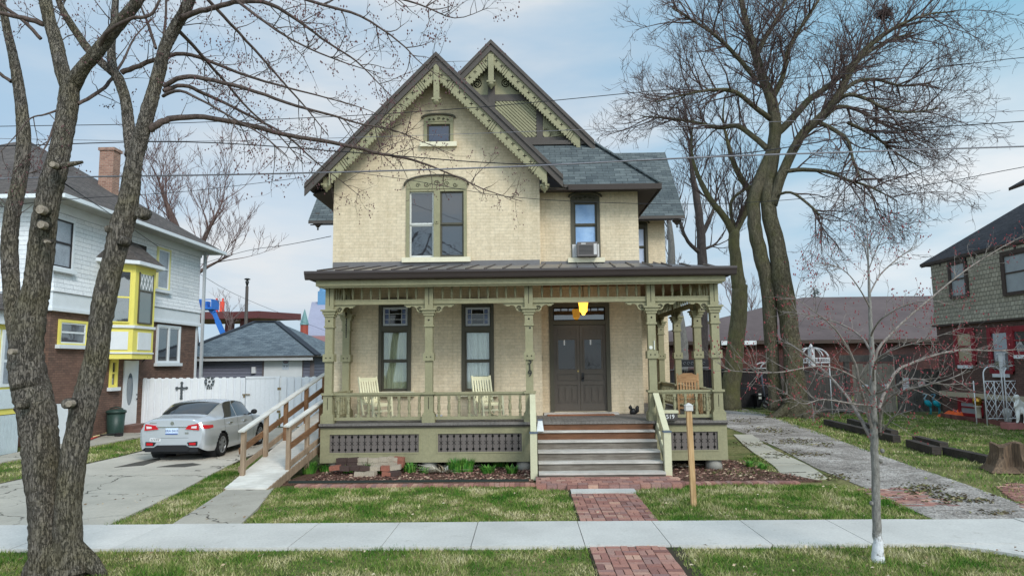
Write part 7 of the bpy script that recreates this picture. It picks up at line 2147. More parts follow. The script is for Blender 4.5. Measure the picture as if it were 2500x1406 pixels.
def rough(sp, amp, seed, n):
    m = MB(); m.tube([a for a, _ in sp], [b for _, b in sp], n, 0, True)
    q = random.Random(seed); ph = [q.uniform(0, 6.28) for _ in range(6)]
    for i, (c, r) in enumerate(sp):
        for j in range(n):
            v = Vector(m.v[i * n + j]); d = (v - c); a = 2 * math.pi * j / n
            k = 1 + amp * (.5 * math.sin(3 * a + ph[0] + i * .11) + .35 * math.sin(5 * a + ph[1] - i * .17) + .3 * math.sin(2 * a + ph[2] + i * .31)) + amp * .45 * q.uniform(-1, 1)
            m.v[i * n + j] = tuple(c + d * k)
    return m
for i, L_ in enumerate(limbs):
    m = rough(wiggle(spline(L_, 12), .018, rr), .085, i, 30); T.add(m.v, m.f[:-2], 0, True); T.add(m.v, m.f[-2:], 0)
# root flare
for px, py, w_ in ((85, 1412, 60), (140, 1415, 60), (200, 1402, 50), (225, 1392, 40), (255, 1400, 34), (60, 1405, 40)):
    e = G(px, py); e.z = -.04; s0 = P(145 + (px - 150) * .25, 1330, 8.47); mid = s0.lerp(e, .6); mid.z = .13
    put(T, spline([(s0, .13), (mid, .11), (e, .05)], 5), 8)
for px, py, w_, y_ in ((100, 512, 24, 8.25), (102, 549, 22, 8.25), (130, 400, 20, 8.22), (113, 588, 10, 8.25), (345, 520, 26, 8.35), (300, 588, 20, 8.3), (165, 985, 22, 8.15), (50, 990, 16, 8.15), (268, 560, 18, 8.3)):
    c = P(px, py, y_); T.lathe([(w_ / 2 / FPX * y_ * 1.25, -.10), (w_ / 2 / FPX * y_ * 1.15, .03), (w_ / 2 / FPX * y_ * .9, .05)], c, 10)
    mv = len(T.v)
    for k in range(mv - 30, mv):
        v = Vector(T.v[k]) - c; T.v[k] = tuple(c + Vector((v.x, -v.z, v.y)))
M_CUTW = bark('cut_wood', srgb(120, 108, 96), srgb(176, 164, 150), sc=(20, 20, 20), bump=.3)
for px, py, w_, y_ in ((100, 512, 22, 8.15), (102, 549, 19, 8.15), (113, 590, 8, 8.18), (130, 402, 15, 8.14), (28, 858, 14, 8.15), (170, 985, 16, 8.06)):
    c = P(px, py, y_ - .03); rr0 = w_ / 2 / FPX * y_; SC_ = MB(); SC_.disc_y((c.x, c.z), rr0, c.y - .02, c.y + .06, 14); SC_.build('cut_scar', M_CUTW, mp)
st_ = limb([(150, 405, 8.3, 16), (180, 400, 8.3, 13), (202, 396, 8.3, 7)]); put(T, spline(st_, 4), 8)
T.build('trunk', M_MAPLE, mp)
brs = [
    [(366, 318, 8.3, 20), (392, 300, 8.3, 17), (423, 289, 8.4, 15), (498, 286, 8.6, 13), (598, 304, 8.9, 12), (697, 329, 9.2, 11), (842, 354, 9.6, 9.5), (919, 374, 9.9, 8), (979, 384, 10.1, 6.5), (1039, 401, 10.3, 5), (1124, 436, 10.5, 3.6), (1188, 465, 10.7, 2.6), (1275, 492, 10.9, 1.4)],
    [(400, 212, 8.3, 14), (448, 189, 8.2, 12), (523, 197, 8.1, 11), (622, 224, 8.1, 9), (722, 259, 8.2, 7.5), (804, 280, 8.3, 6), (881, 303, 8.5, 4.5), (953, 316, 8.6, 3.4), (1040, 350, 8.7, 2), (1110, 380, 8.8, 1.2)],
    [(398, 222, 8.25, 12), (448, 209, 8.4, 10), (498, 229, 8.6, 9), (563, 259, 8.9, 7), (622, 289, 9.2, 6), (697, 330, 9.5, 5), (765, 390, 9.8, 3.5), (830, 440, 10, 2), (880, 480, 10.2, 1.2)],
    [(398, 235, 8.3, 9), (440, 222, 8, 8), (500, 250, 7.8, 6), (570, 290, 7.6, 5), (640, 330, 7.5, 3.6), (700, 380, 7.4, 2.2)],
    [(296, 178, 8.7, 14), (340, 160, 8.7, 12), (378, 147, 8.7, 11), (448, 132, 8.8, 10), (523, 154, 8.9, 8), (598, 184, 9, 7), (700, 214, 9.2, 5), (800, 240, 9.4, 3.4), (900, 270, 9.6, 2), (960, 300, 9.7, 1.2)],
    [(440, 46, 8.1, 16), (480, 30, 8, 14), (528, 18, 7.9, 13), (588, 4, 7.9, 12), (660, 10, 8, 10), (740, 60, 8.2, 7), (800, 105, 8.4, 5.5), (870, 150, 8.6, 4), (930, 210, 8.8, 2.4), (985, 265, 8.9, 1.3)],
    [(470, -40, 8, 10), (545, 40, 8.3, 8), (620, 120, 8.7, 6.5), (690, 200, 9, 5), (745, 262, 9.2, 3.6), (800, 330, 9.4, 2)],
    [(500, -60, 8, 10), (600, 20, 7.7, 8), (700, 90, 7.5, 6), (780, 130, 7.4, 4.5), (860, 160, 7.4, 3), (930, 180, 7.4, 1.5)],
    [(540, -70, 8, 11), (660, -30, 7.6, 9), (780, 10, 7.4, 8), (880, 40, 7.3, 6.5), (975, 103, 7.3, 4.5), (1017, 145, 7.3, 3), (1070, 188, 7.3, 1.5)],
    [(420, 60, 8.2, 11), (470, 110, 8.6, 9), (540, 190, 9.2, 7), (610, 270, 9.7, 5), (680, 330, 10, 3.4), (740, 400, 10.3, 1.8)],
    [(600, -90, 8, 9), (760, -50, 7.6, 8), (900, -20, 7.4, 6.5), (1020, 10, 7.3, 4.5), (1110, 45, 7.3, 2.6), (1190, 20, 7.3, 1.2)],
    [(240, 130, 8.4, 12), (262, 80, 8.2, 11), (315, 48, 8.1, 10), (365, 38, 8.1, 8), (390, 0, 8.1, 6), (400, -50, 8.1, 4)],
    [(190, 255, 8.6, 10), (239, 226, 8.8, 10), (266, 200, 9, 9), (300, 150, 9.2, 6), (330, 90, 9.4, 4), (380, 40, 9.6, 2)],
    [(106, 60, 8.7, 14), (60, 45, 8.6, 12), (0, 32, 8.5, 10), (-60, 10, 8.4, 7)],
    [(100, 95, 8.7, 10), (55, 50, 8.6, 9), (0, 10, 8.5, 8), (-40, -30, 8.4, 5)],
    [(28, 200, 9, 10), (0, 180, 9, 8), (-40, 140, 9, 5)],
    [(140, 270, 8.55, 6), (110, 280, 8.4, 5), (74, 290, 8.3, 4), (40, 330, 8.2, 3), (0, 372, 8.1, 2)],
    [(135, 300, 8.55, 7), (118, 345, 8.4, 5), (105, 370, 8.3, 4), (96, 400, 8.2, 2)],
    [(380, 118, 8.3, 8), (365, 70, 8.4, 7), (345, 20, 8.5, 5), (320, -30, 8.6, 4)],
    [(396, 120, 8.3, 7), (404, 50, 8.4, 6), (406, -20, 8.5, 5)],
]
for i, b in enumerate(brs):
    sp = wiggle(spline(limb(b), 4), .12, rr); put(C, sp, 6, False)
    ln = sum((sp[k + 1][0] - sp[k][0]).length for k in range(len(sp) - 1))
    long_ = i < 11
    twigs(C, sp, rr, int(ln * (6.0 if long_ else 3.5)), .62, .0075, .12, 1.0, 2, B, .10, .12, 0, .009)
for L_ in (A1, A2, D, D2, E, Bs): twigs(C, spline(L_, 3), rr, 10, .7, .009, .2, 1.0, 2, B, .05, .3, 0, .009)
C.build('crown', M_TWIG, mp); B.build('buds', M_BUD, mp)

# ---------------------------------------------------------------- the sapling on the right
rr = random.Random(5)
M_SAPB = bark('sapling_bark', srgb(96, 92, 88), srgb(150, 146, 140), bump=.5, sc=(14, 14, 5)); M_SAPT = bark('sapling_twig', srgb(112, 103, 98), srgb(158, 148, 141), bump=.2)
M_RBUD = paint('red_bud', srgb(136, 58, 64), .2, 20, .6, 0)
g = G(2145, 1367); Ys = g.y
sa = thing('young_maple', 'slender young maple with pale bark, whitewashed base and red buds', 'tree', (g.x, g.y, 0))
T = MB(); C = MB(); B = MB()
tr = spline([(P(2145, 1385, Ys), .095), (P(2144, 1360, Ys), .076), (P(2143, 1325, Ys), .058), (P(2141, 1290, Ys), .052), (P(2139, 1230, Ys), .050), (P(2136, 1130, Ys), .047), (P(2134, 1050, Ys), .046), (P(2131, 980, Ys), .044), (P(2130, 900, Ys), .037), (P(2126, 800, Ys), .026), (P(2122, 700, Ys), .017), (P(2119, 620, Ys), .010), (P(2117, 560, Ys), .005)], 5)
put(T, wiggle(tr, .05, rr), 14)
for px, py in ((2128, 1228), (2150, 1125), (2154, 1100)):
    c = P(px, py, Ys); T.ball(c, .03, 8)
t = NT('whitewashed_sapling_bark'); n_ = t.noise(t.pos((14, 14, 5)), 3, 6, .7); zz_ = t.n('ShaderNodeSeparateXYZ'); t.link(t.pos(), zz_.inputs[0])
col = t.ramp(n_, [(.3, srgb(96, 92, 88)), (.68, srgb(150, 146, 140))])
msk = t.ramp(t.math('ADD', zz_.outputs[2], t.math('MULTIPLY', t.noise(t.pos(), 16, 5, .7), .45)), [(.46, (1, 1, 1)), (.56, (0, 0, 0))])
pch = t.ramp(t.noise(t.pos(), 11, 5, .7), [(.56, (1, 1, 1)), (.64, (.1, .1, .1))])
col = t.mix(t.math('MULTIPLY', msk, pch), col, srgb(212, 212, 214)); t.bump(n_, .6, .02); T.build('trunk', t.out(col, .9, .15), sa)
sl_ = [
    [(2131, 1076, 0, 16), (2110, 1038, .1, 13), (2084, 994, .3, 11), (2055, 951, .5, 10), (2006, 900, .8, 8), (1960, 861, 1.0, 6), (1922, 835, 1.2, 3)],
    [(2130, 1050, 0, 12), (2112, 985, -.1, 11), (2098, 941, -.3, 10), (2089, 893, -.4, 9), (2069, 849, -.5, 8), (2035, 800, -.6, 6), (1990, 762, -.7, 4), (1930, 720, -.8, 2)],
    [(2148, 1052, 0, 12), (2152, 1000, -.2, 11), (2178, 965, -.5, 9), (2214, 951, -.7, 7), (2297, 931, -1, 5), (2370, 905, -1.2, 2)],
    [(2146, 1000, 0, 13), (2160, 955, .2, 12), (2190, 905, .5, 11), (2234, 883, .7, 9), (2277, 868, .9, 7.5), (2345, 854, 1.1, 6), (2432, 856, 1.3, 4), (2520, 850, 1.4, 2)],
    [(2134, 905, 0, 12), (2142, 856, 0, 11), (2171, 820, .1, 10), (2220, 772, .2, 8), (2283, 719, .3, 7), (2361, 657, .4, 5), (2439, 608, .5, 4), (2495, 578, .6, 2)],
    [(2128, 965, 0, 8), (2100, 930, -.3, 7), (2036, 898, -.5, 6), (1984, 895, -.6, 5), (1899, 909, -.8, 4.2), (1814, 907, -1, 3.4), (1780, 902, -1.05, 2.6), (1752, 884, -1.1, 1.6)],
    [(2132, 990, 0, 8), (2080, 985, -.6, 7), (2010, 975, -.9, 5), (1960, 985, -1, 3), (1920, 960, -1.1, 1.6)],
    [(2140, 960, 0, 9), (2180, 945, -.5, 8), (2230, 925, -.7, 6), (2300, 938, -.9, 4), (2380, 935, -1, 2)],
    [(2128, 860, 0, 9), (2100, 820, .5, 8), (2050, 790, .8, 6), (1980, 770, 1, 4), (1910, 760, 1.1, 2)],
    [(2126, 820, 0, 8), (2150, 780, -.4, 7), (2210, 745, -.6, 5), (2270, 735, -.8, 3), (2330, 745, -.9, 1.6)],
    [(2122, 720, 0, 6), (2150, 670, .2, 5.5), (2200, 625, .3, 4), (2240, 600, .4, 2)],
    [(2123, 750, 0, 6), (2095, 700, -.3, 5), (2060, 660, -.4, 3.6), (2010, 640, -.5, 1.8)],
    [(2119, 640, 0, 4), (2105, 590, .1, 3), (2075, 555, .2, 1.6)], [(2120, 660, 0, 4), (2140, 610, -.1, 3), (2165, 560, -.2, 1.6)],
    [(2150, 1060, 0, 9), (2165, 1040, -.3, 6), (2185, 1015, -.6, 4), (2230, 1000, -.8, 2)],
    [(2132, 930, 0, 9), (2140, 880, -.6, 7), (2190, 850, -.9, 5), (2260, 830, -1.1, 3), (2350, 800, -1.3, 1.6)],
    [(2138, 1020, 0, 8), (2090, 1000, .5, 6), (2030, 1000, .8, 4), (1970, 1005, 1, 2)],
]
for b in sl_:
    sp = wiggle(spline(limb([(a, c, Ys + y, w * .66) for a, c, y, w in b]), 5), .12, rr); put(C, sp, 6, False)
    ln = sum((sp[k + 1][0] - sp[k][0]).length for k in range(len(sp) - 1))
    twigs(C, sp, rr, int(ln * 11), .42, .0050, .22, 1.0, 1, B, 0, .15, 0, .0085)
C.build('crown', M_SAPT, sa); B.build('buds', M_RBUD, sa)

# ---------------------------------------------------------------- the big bare tree behind the drive
rr = random.Random(3)
Yb = 31.0
M_BIGB = bark('grey_green_bark', srgb(96, 90, 76), srgb(142, 134, 112), srgb(112, 110, 76), sc=(3, 3, .8), bump=1, furrow=.45)
M_BIGT = bark('dark_twig', srgb(80, 66, 64), srgb(114, 98, 94), bump=.1)
bt = thing('bare_tree', 'tall bare tree with twin trunks and wide drooping crown beside the gravel drive', 'tree', (G(1940, 1006).x, Yb, 0))
T1 = limb([(1896, 1000, 31.2, 46), (1890, 930, 31.2, 34), (1884, 850, 31.1, 36), (1874, 700, 31, 40), (1864, 647, 31, 40), (1844, 563, 31, 38), (1840, 498, 31, 36), (1858, 438, 31, 38), (1884, 373, 31, 36), (1893, 309, 31, 34), (1882, 239, 31, 30), (1862, 189, 31, 26), (1835, 100, 31, 22), (1820, 50, 31, 18), (1806, -20, 31, 14), (1790, -100, 31, 9)])
T2 = limb([(1948, 1010, 30.6, 104), (1944, 985, 30.6, 66), (1938, 900, 30.6, 52), (1926, 780, 30.7, 50), (1910, 690, 30.7, 54), (1897, 600, 30.8, 46), (1876, 510, 30.8, 42), (1878, 430, 30.9, 40), (1892, 360, 30.9, 34)])
L1 = limb([(1884, 500, 30.7, 30), (1904, 440, 30.5, 28), (1930, 380, 30.3, 27), (1962, 325, 30, 25), (2005, 285, 29.8, 24), (2045, 236, 29.6, 22), (2070, 185, 29.5, 20), (2105, 130, 29.4, 16), (2145, 95, 29.3, 13), (2200, 60, 29.2, 9), (2270, 35, 29, 5), (2330, 30, 29, 3)])
L2 = limb([(1893, 330, 31, 22), (1925, 300, 31.5, 20), (1975, 245, 32, 18), (2030, 205, 32.4, 15), (2090, 150, 32.8, 12), (2160, 105, 33, 8), (2230, 80, 33.2, 5)])
L3 = limb([(1875, 365, 31, 18), (1840, 335, 31.5, 15), (1800, 308, 32, 14), (1755, 312, 32.4, 12), (1700, 300, 32.8, 9), (1640, 290, 33, 6), (1570, 285, 33, 3)])
L4 = limb([(1880, 290, 31, 16), (1840, 260, 30.5, 14), (1795, 225, 30, 12), (1740, 220, 29.6, 9), (1680, 230, 29.2, 6), (1600, 250, 29, 3)])
L5 = limb([(1845, 140, 31, 16), (1870, 90, 31.6, 13), (1900, 40, 32, 10), (1930, -30, 32.4, 6)]); L6 = limb([(1850, 200, 31, 14), (1800, 140, 30.5, 12), (1750, 90, 30, 10), (1690, 50, 29.6, 7), (1640, 20, 29.4, 4)])
L7 = limb([(1882, 250, 31, 16), (1910, 190, 30.4, 14), (1925, 120, 30, 12), (1960, 60, 29.6, 9), (2000, 0, 29.2, 6)])
L8 = limb([(1905, 420, 30.4, 13), (1960, 415, 30, 12), (2020, 420, 29.6, 10), (2070, 440, 29.3, 8), (2120, 455, 29, 6), (2190, 490, 29, 2)]); L13 = limb([(1888, 480, 30.6, 9), (1930, 470, 30, 7), (1975, 500, 29.6, 7), (2010, 535, 29.3, 3)]); L14 = limb([(2070, 300, 30, 10), (2130, 330, 30.4, 8), (2190, 375, 30.8, 5), (2250, 410, 31, 2)])
L9 = limb([(2010, 285, 29.8, 14), (2060, 235, 29, 12), (2110, 240, 28.6, 10), (2160, 265, 28.4, 8), (2220, 275, 28.2, 5), (2290, 265, 28, 3)])
L10 = limb([(2000, 300, 29.8, 13), (2040, 320, 29.4, 11), (2070, 345, 29.2, 9), (2085, 400, 29, 7), (2105, 440, 28.8, 4)])
L11 = limb([(2045, 236, 29.6, 12), (2090, 200, 30.2, 11), (2140, 195, 30.6, 9), (2200, 210, 31, 6), (2270, 205, 31.2, 3)])
L12 = limb([(2010, 290, 29.9, 12), (2045, 262, 30.6, 11), (2090, 268, 31, 9), (2150, 300, 31.3, 6), (2230, 330, 31.5, 3)])
limbs = [spline([(v, r * (.88 if x in (T1, T2) else .9)) for v, r in x], 4) for x in (T1, T2, L1, L2, L3, L4, L5, L6, L7, L8, L9, L10, L11, L12, L13, L14)]
T = MB(); C = MB()
for sp in limbs: put(T, wiggle(sp, .04, rr), 12)
for k in range(9):
    a = rr.uniform(3.2, 6.2) if k < 6 else rr.uniform(0, 3); s0 = P(1945, 975, 30.6); e = Vector((s0.x + math.cos(a) * 1.5, 30.6 + math.sin(a) * 1.0, -.05)); put(T, spline([(s0, .35), (s0.lerp(e, .55) - Vector((0, 0, .18)), .2), (e, .06)], 4), 6)
for i, sp in enumerate(limbs):
    ln = sum((sp[k + 1][0] - sp[k][0]).length for k in range(len(sp) - 1))
    if i == 1: continue
    tr_ = i == 0
    twigs(C, sp, rr, int(ln * (2.2 if tr_ else 3.7)), 3.2 if tr_ else 2.7, .045, .16 if i not in (9, 11, 13, 14, 15) else -.02, .75, 3, None, .12, .62 if tr_ else .12, 0, 0, .0095, .56, 6, .11)
T.build('trunk', M_BIGB, bt); C.build('crown', M_BIGT, bt)
q = P(2160, 32, 29.4); m = MB()
for k in range(150):
    d = Vector((rr.gauss(0, 1), rr.gauss(0, 1), rr.gauss(0, .7))).normalized(); e = Vector((rr.gauss(0, 1), rr.gauss(0, 1), rr.gauss(0, .5))).normalized() * .25; c = q + d * .24
    m.tube([c - e, c + e], .011, 3, 0, False)
solo('bird_nest', m, M_BIGT, 'dark round bird or squirrel nest high in the bare tree', 'nest')

# ---------------------------------------------------------------- slender forked tree, and one behind the house
def wild_tree(name, label, seed, limb_specs, mats, L=2.2, dens=2.4, rmin=.010, group=None, t0=.55, sub=3, kids=5):
    rr = random.Random(seed)
    sp = [spline(limb(s), 4) for s in limb_specs]
    base = sp[0][0][0]
    tr = thing(name, label, 'tree', (base.x, base.y, 0), 0, group)
    T, C = MB(), MB()
    for i, s in enumerate(sp):
        put(T, wiggle(s, .05, rr), 10)
        ln = sum((s[k + 1][0] - s[k][0]).length for k in range(len(s) - 1))
        twigs(C, s, rr, max(5, int(ln * dens * (.45 if i == 0 else 1))), L, .04, .3, .6, sub, None, 0, t0 if i == 0 else .15, 0, 0, rmin, .55, kids, .1)
    T.build('trunk', mats[0], tr); C.build('crown', mats[1], tr); return tr


M_GRNB = bark('mossy_bark', srgb(82, 78, 62), srgb(124, 118, 92), srgb(112, 110, 72), sc=(3, 3, 1), bump=.8)
wild_tree('forked_tree', 'slender bare tree with green mossy trunk and forked top behind the wheeled bins', 21, [
    [(1783, 1000, 35.5, 56), (1784, 950, 35.5, 44), (1796, 850, 35.5, 40), (1806, 720, 35.5, 37), (1803, 690, 35.5, 34), (1795, 620, 35.5, 27), (1791, 562, 35.5, 26)],
    [(1791, 570, 35.5, 20), (1768, 530, 35.3, 17), (1740, 495, 35, 15), (1716, 455, 34.8, 13), (1694, 400, 34.6, 8), (1688, 350, 34.5, 4), (1692, 290, 34.4, 1.5)],
    [(1793, 568, 35.5, 19), (1815, 525, 35.5, 18), (1832, 475, 35.5, 17), (1812, 440, 35.6, 15), (1790, 395, 35.8, 13), (1775, 340, 36, 8), (1765, 290, 36, 5), (1770, 230, 36, 2)],
    [(1790, 555, 35.5, 9), (1784, 500, 35.2, 8), (1800, 475, 35, 7), (1840, 452, 34.8, 5)]], (M_GRNB, M_BIGT), t0=.9)
wild_tree('bare_tree', 'grey bare tree with upright broken limbs just behind the right wing of the house', 22, [
    [(1712, 1000, 40, 28), (1716, 800, 40, 26), (1714, 640, 40, 24), (1710, 560, 40, 20), (1700, 480, 40, 18), (1690, 420, 40, 11), (1685, 360, 40, 6), (1690, 310, 40, 2)],
    [(1710, 580, 40, 14), (1730, 540, 40.3, 11), (1745, 500, 40.5, 6), (1752, 440, 40.8, 2)], [(1712, 620, 40, 12), (1680, 590, 39.5, 9), (1660, 540, 39, 6), (1648, 470, 39, 2)], [(1713, 610, 40, 8), (1740, 600, 40, 6), (1752, 590, 40, 4)]],
    (bark('grey_bark', srgb(78, 70, 68), srgb(112, 102, 98), sc=(3, 3, 1)), M_BIGT), rmin=.012)
wild_tree('bare_tree', 'pale grey curved bare trunk seen between the porch side posts', 23, [
    [(1640, 1000, 44, 40), (1662, 900, 44, 34), (1664, 840, 44, 30), (1655, 770, 44, 26), (1640, 700, 44, 22), (1640, 600, 44, 16), (1630, 520, 44, 9)], [(1655, 780, 44, 14), (1630, 750, 44, 11), (1610, 720, 44, 8)]],
    (bark('pale_bark', srgb(120, 116, 112), srgb(160, 154, 148), sc=(3, 3, 1)), M_BIGT), rmin=.013)
# trees behind the left neighbour, and far over the roofs
wild_tree('bare_tree', 'wide bare tree rising behind the white shingle house', 31, [
    [(470, 1000, 50, 34), (468, 800, 50, 30), (455, 650, 50, 26), (430, 560, 50, 20), (400, 480, 50, 8), (385, 430, 50, 2)], [(458, 660, 50, 20), (490, 600, 50, 14), (520, 540, 50, 6), (545, 490, 50, 2)], [(460, 680, 50, 14), (510, 650, 50, 7), (570, 620, 50, 2)], [(440, 600, 50, 12), (400, 560, 50, 6), (355, 515, 50, 2)]],
    (bark('brown_bark', srgb(84, 70, 66), srgb(118, 100, 94), sc=(2, 2, .7)), bark('reddish_twig', srgb(104, 82, 80), srgb(134, 108, 104), bump=.1)), L=3.8, dens=2.6, rmin=.016, t0=.45)
for i, (px, top, w_, lab) in enumerate(((1835, 735, 44, 'thin bare tree over the left slope of the brick hall roof'), (1790, 720, 40, 'thin bare tree between the forked trunk and the porch'), (1715, 760, 40, 'thin bare tree beyond the slatted fence, seen through the porch'), (562, 770, 40, 'thin bare tree under the steel canopy'))):
    wild_tree('bare_tree', lab, 41 + i, [[(px, 1000, 75, 7), (px + 2, top + 90, 75, 5.5), (px - 3, top + 40, 75, 4), (px + 2, top + 5, 75, 2)]],
              (M_BIGT, bark('far_twig', srgb(120, 104, 104), srgb(146, 130, 128), bump=.1)), L=2.6, dens=2.2, rmin=.02, group='far bare trees', t0=.45, sub=2)
# evergreen tip above the hall roof
q = P(1990, 742, 66); zt = P(1990, 702, 66).z
ev = thing('evergreen_tree', 'dark evergreen tip showing above the purple brown roof', 'tree', (q.x, 66, 0))
m = MB(); m.tube([(q.x, 66, 0), (q.x, 66, zt)], [.25, .03], 6); m.build('trunk', M_BIGB, ev)
m = MB(); rr = random.Random(9)
for k in range(900):
    u = rr.random() ** .7; z = zt - u * 4.5; r_ = (.15 + u * 1.9) * math.sqrt(rr.random()) * (1 + .25 * math.sin(z * 5)); a = rr.uniform(0, 6.28)
    c = Vector((q.x + r_ * math.cos(a), 66 + r_ * math.sin(a), z - r_ * .2)); d = Vector((math.cos(a), math.sin(a), -.25)) * .35; s = Vector((-math.sin(a), math.cos(a), rr.uniform(-.3, .3))) * .08
    m.add([c - s, c + s, c + d], [(0, 1, 2)])
m.build('crown', island('dark_needle', [(0, srgb(30, 44, 36)), (1, srgb(70, 92, 74))]), ev)

# ================================================================== overhead wires
M_WIRE = plain('black_cable', srgb(40, 40, 44), .6, .3); M_WIREG = plain('grey_cable', srgb(118, 116, 122), .5, .4)
def wire(pts, r, mat, label, ys):
    n = len(pts); sp = []
    for i, (a, b) in enumerate(pts):
        y = ys if not isinstance(ys, (list, tuple)) else ys[0] + (ys[1] - ys[0]) * i / (n - 1)
        sp.append((P(a, b, y), r))
    m = MB(); s = spline(sp, 6); m.tube([v for v, _ in s], r, 5); solo('overhead_wire', m, mat, label, 'wire', 'overhead wires across the street front')
wire([(-400, 445), (0, 437), (165, 433), (700, 424), (1240, 408), (1700, 385), (2160, 369), (2500, 358), (2900, 345)], .0125, M_WIREG, 'thick grey cable crossing the house front at eave height, thickest of the wires', 9.8)
wire([(-400, 364), (0, 357), (450, 347), (868, 373), (1240, 400), (1540, 394), (1840, 372), (2160, 322), (2500, 297), (2900, 270)], .0085, M_WIRE, 'black cable just above the thick grey one, sagging across the gable', 10.0)
wire([(-400, 318), (0, 309), (400, 302), (840, 284), (1120, 266), (1300, 251), (1780, 205), (2320, 160), (2500, 141), (2900, 105)], .0062, M_WIRE, 'topmost thin wire, crossing both gables near their peaks', 10.3)
wire([(-400, 330), (380, 345), (800, 338), (1340, 320), (1660, 308), (2100, 288), (2500, 271), (2900, 255)], .0045, M_WIREG, 'faint thin wire crossing below the small attic window', 10.3)
wire([(-100, 520), (150, 488), (450, 468), (737, 434)], .0065, M_WIRE, 'service wire rising to the left tip of the front gable', [11, 17.2])
wire([(855, 420), (1000, 440), (1240, 480), (1540, 497), (1840, 494), (2223, 457), (2500, 408), (2900, 335)], .0065, M_WIRE, 'lowest black wire, running from the gable below the right eaves', [17.2, 11])
wire([(490, 645), (600, 613), (700, 598), (808, 577)], .012, M_WIRE, 'thin wire meeting the left side of the house above the porch roof', [38, 21])
wire([(157, 448), (300, 543), (480, 664), (600, 730), (796, 808)], .012, M_WIRE, 'long wire descending from the maple over the garage to the church', [10, 60])
# ------------------------------------------------------------------ camera, sky, sun
cam = bpy.data.cameras.new('camera'); co = bpy.data.objects.new('camera', cam); COL.objects.link(co)
cam.sensor_width = 36; cam.lens = FPX / 2500 * 36; cam.clip_start = .1; cam.clip_end = 2000
mat = Matrix((_r, _u, -_f)).transposed().to_4x4(); mat.translation = (0, 0, CAMZ); co.matrix_world = mat
SC.camera = co
SUN_EL, SUN_AZ = rad(38), rad(146)      # azimuth measured from +Y (away from the street) clockwise
wd = bpy.data.worlds.new('World'); SC.world = wd; wd.use_nodes = True
nt = wd.node_tree; nt.nodes.clear()
N = nt.nodes.new; Lk = nt.links.new
out = N('ShaderNodeOutputWorld'); bg = N('ShaderNodeBackground'); Lk(bg.outputs[0], out.inputs[0]); bg.inputs[1].default_value = .1
sky = N('ShaderNodeTexSky'); sky.sky_type = 'NISHITA'; sky.sun_disc = False; sky.sun_elevation = SUN_EL; sky.sun_rotation = SUN_AZ
sky.air_density = 1.0; sky.dust_density = 1.0; sky.ozone_density = 1.0
tc = N('ShaderNodeTexCoord'); mp = N('ShaderNodeMapping'); mp.inputs['Scale'].default_value = (1.0, 1.0, 3.6); mp.inputs['Location'].default_value = (2.3, .4, .2)
Lk(tc.outputs['Generated'], mp.inputs[0])
nz = N('ShaderNodeTexNoise'); nz.inputs['Scale'].default_value = 1.7; nz.inputs['Detail'].default_value = 7; nz.inputs['Roughness'].default_value = .52; Lk(mp.outputs[0], nz.inputs['Vector'])
def ramp_(src, stops):
    r = N('ShaderNodeValToRGB'); cr = r.color_ramp
    while len(cr.elements) < len(stops): cr.elements.new(.5)
    for e, (p, c) in zip(cr.elements, stops): e.position = p; e.color = (*c, 1)
    Lk(src, r.inputs[0]); return r.outputs[0]
def mixc(f, a, b, mode='MIX'):
    x = N('ShaderNodeMix'); x.data_type = 'RGBA'; x.blend_type = mode
    for q, s in ((f, x.inputs[0]), (a, x.inputs[6]), (b, x.inputs[7])):
        if hasattr(q, 'links'): Lk(q, s)
        else: s.default_value = q if not isinstance(q, tuple) else (*q, 1)
    return x.outputs[2]
sep = N('ShaderNodeSeparateXYZ'); Lk(tc.outputs['Generated'], sep.inputs[0])
nz2 = N('ShaderNodeTexNoise'); nz2.inputs['Scale'].default_value = 3.2; nz2.inputs['Detail'].default_value = 7; Lk(mp.outputs[0], nz2.inputs['Vector'])
blue = mixc(ramp_(sep.outputs[0], [(0, (0, 0, 0)), (.62, (1, 1, 1))]), (2.55, 3.75, 4.9), (1.75, 3.6, 4.75))
base = mixc(.12, blue, sky.outputs[0])
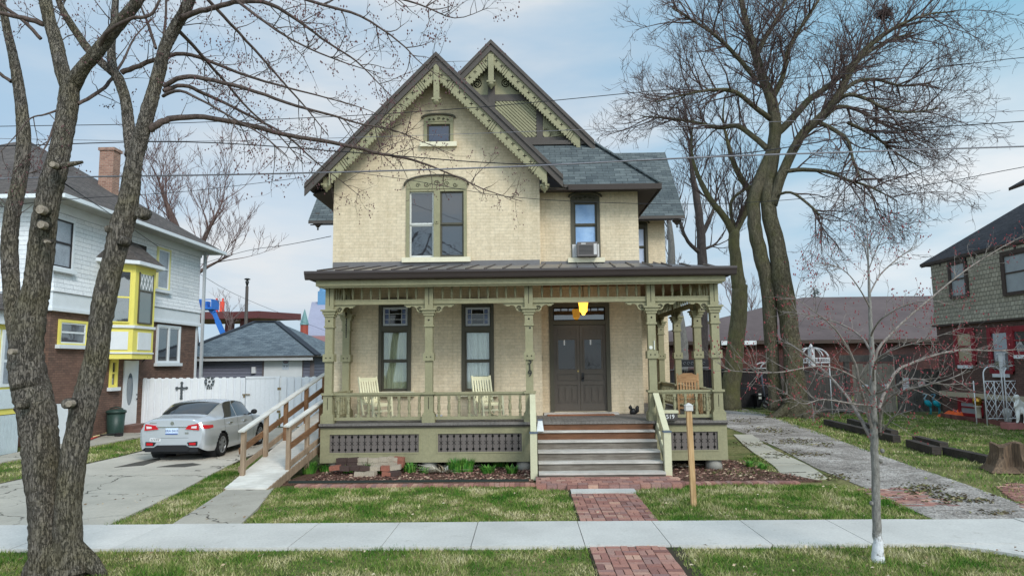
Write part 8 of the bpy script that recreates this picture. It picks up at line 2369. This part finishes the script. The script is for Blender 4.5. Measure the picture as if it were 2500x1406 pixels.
cl = mixc(ramp_(nz2.outputs['Fac'], [(.38, (0, 0, 0)), (.62, (1, 1, 1))]), (3.1, 3.95, 4.8), (4.75, 5.0, 5.2))
cm_ = ramp_(nz.outputs['Fac'], [(.40, (0, 0, 0)), (.62, (.95, .95, .95))])
col = mixc(mixc(1.0, cm_, ramp_(sep.outputs[0], [(.2, (1, 1, 1)), (.55, (.25, .25, .25))]), 'MULTIPLY'), base, cl)
low = ramp_(sep.outputs[2], [(.0, (.55, .55, .55)), (.07, (.5, .5, .5)), (.15, (1, 1, 1)), (.21, (.9, .9, .9)), (.40, (0, 0, 0))])
side = ramp_(sep.outputs[0], [(0, (.18, .18, .18)), (.25, (.45, .45, .45)), (.5, (1, 1, 1))])
streak = ramp_(nz2.outputs['Fac'], [(.34, (.25, .25, .25)), (.6, (1, 1, 1))])
hz = mixc(1.0, mixc(1.0, low, side, 'MULTIPLY'), streak, 'MULTIPLY')
col = mixc(hz, col, (5.9, 5.95, 6.0))
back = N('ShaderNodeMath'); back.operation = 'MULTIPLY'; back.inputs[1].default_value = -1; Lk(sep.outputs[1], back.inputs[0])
fill_gain = ramp_(back.outputs[0], [(.0, (1, 1, 1)), (.5, (2.0, 1.98, 1.92)), (1, (2.1, 2.06, 1.98))])  # sky behind the camera brightened as added fill on the house front
Lk(mixc(1.0, col, fill_gain, 'MULTIPLY'), bg.inputs[0])
sl = bpy.data.lights.new('sun', 'SUN'); sl.energy = 1.5; sl.angle = rad(22); sl.color = (1, .96, .9)
so = bpy.data.objects.new('sun', sl); COL.objects.link(so)
dv = Vector((math.sin(SUN_AZ) * math.cos(SUN_EL), math.cos(SUN_AZ) * math.cos(SUN_EL), math.sin(SUN_EL)))
so.rotation_euler = dv.to_track_quat('Z', 'Y').to_euler()
SC.view_settings.view_transform = 'Standard'; SC.view_settings.look = 'None'; SC.view_settings.exposure = 0.67; SC.view_settings.gamma = 1
SC.cycles.max_bounces = 6; SC.cycles.transparent_max_bounces = 12
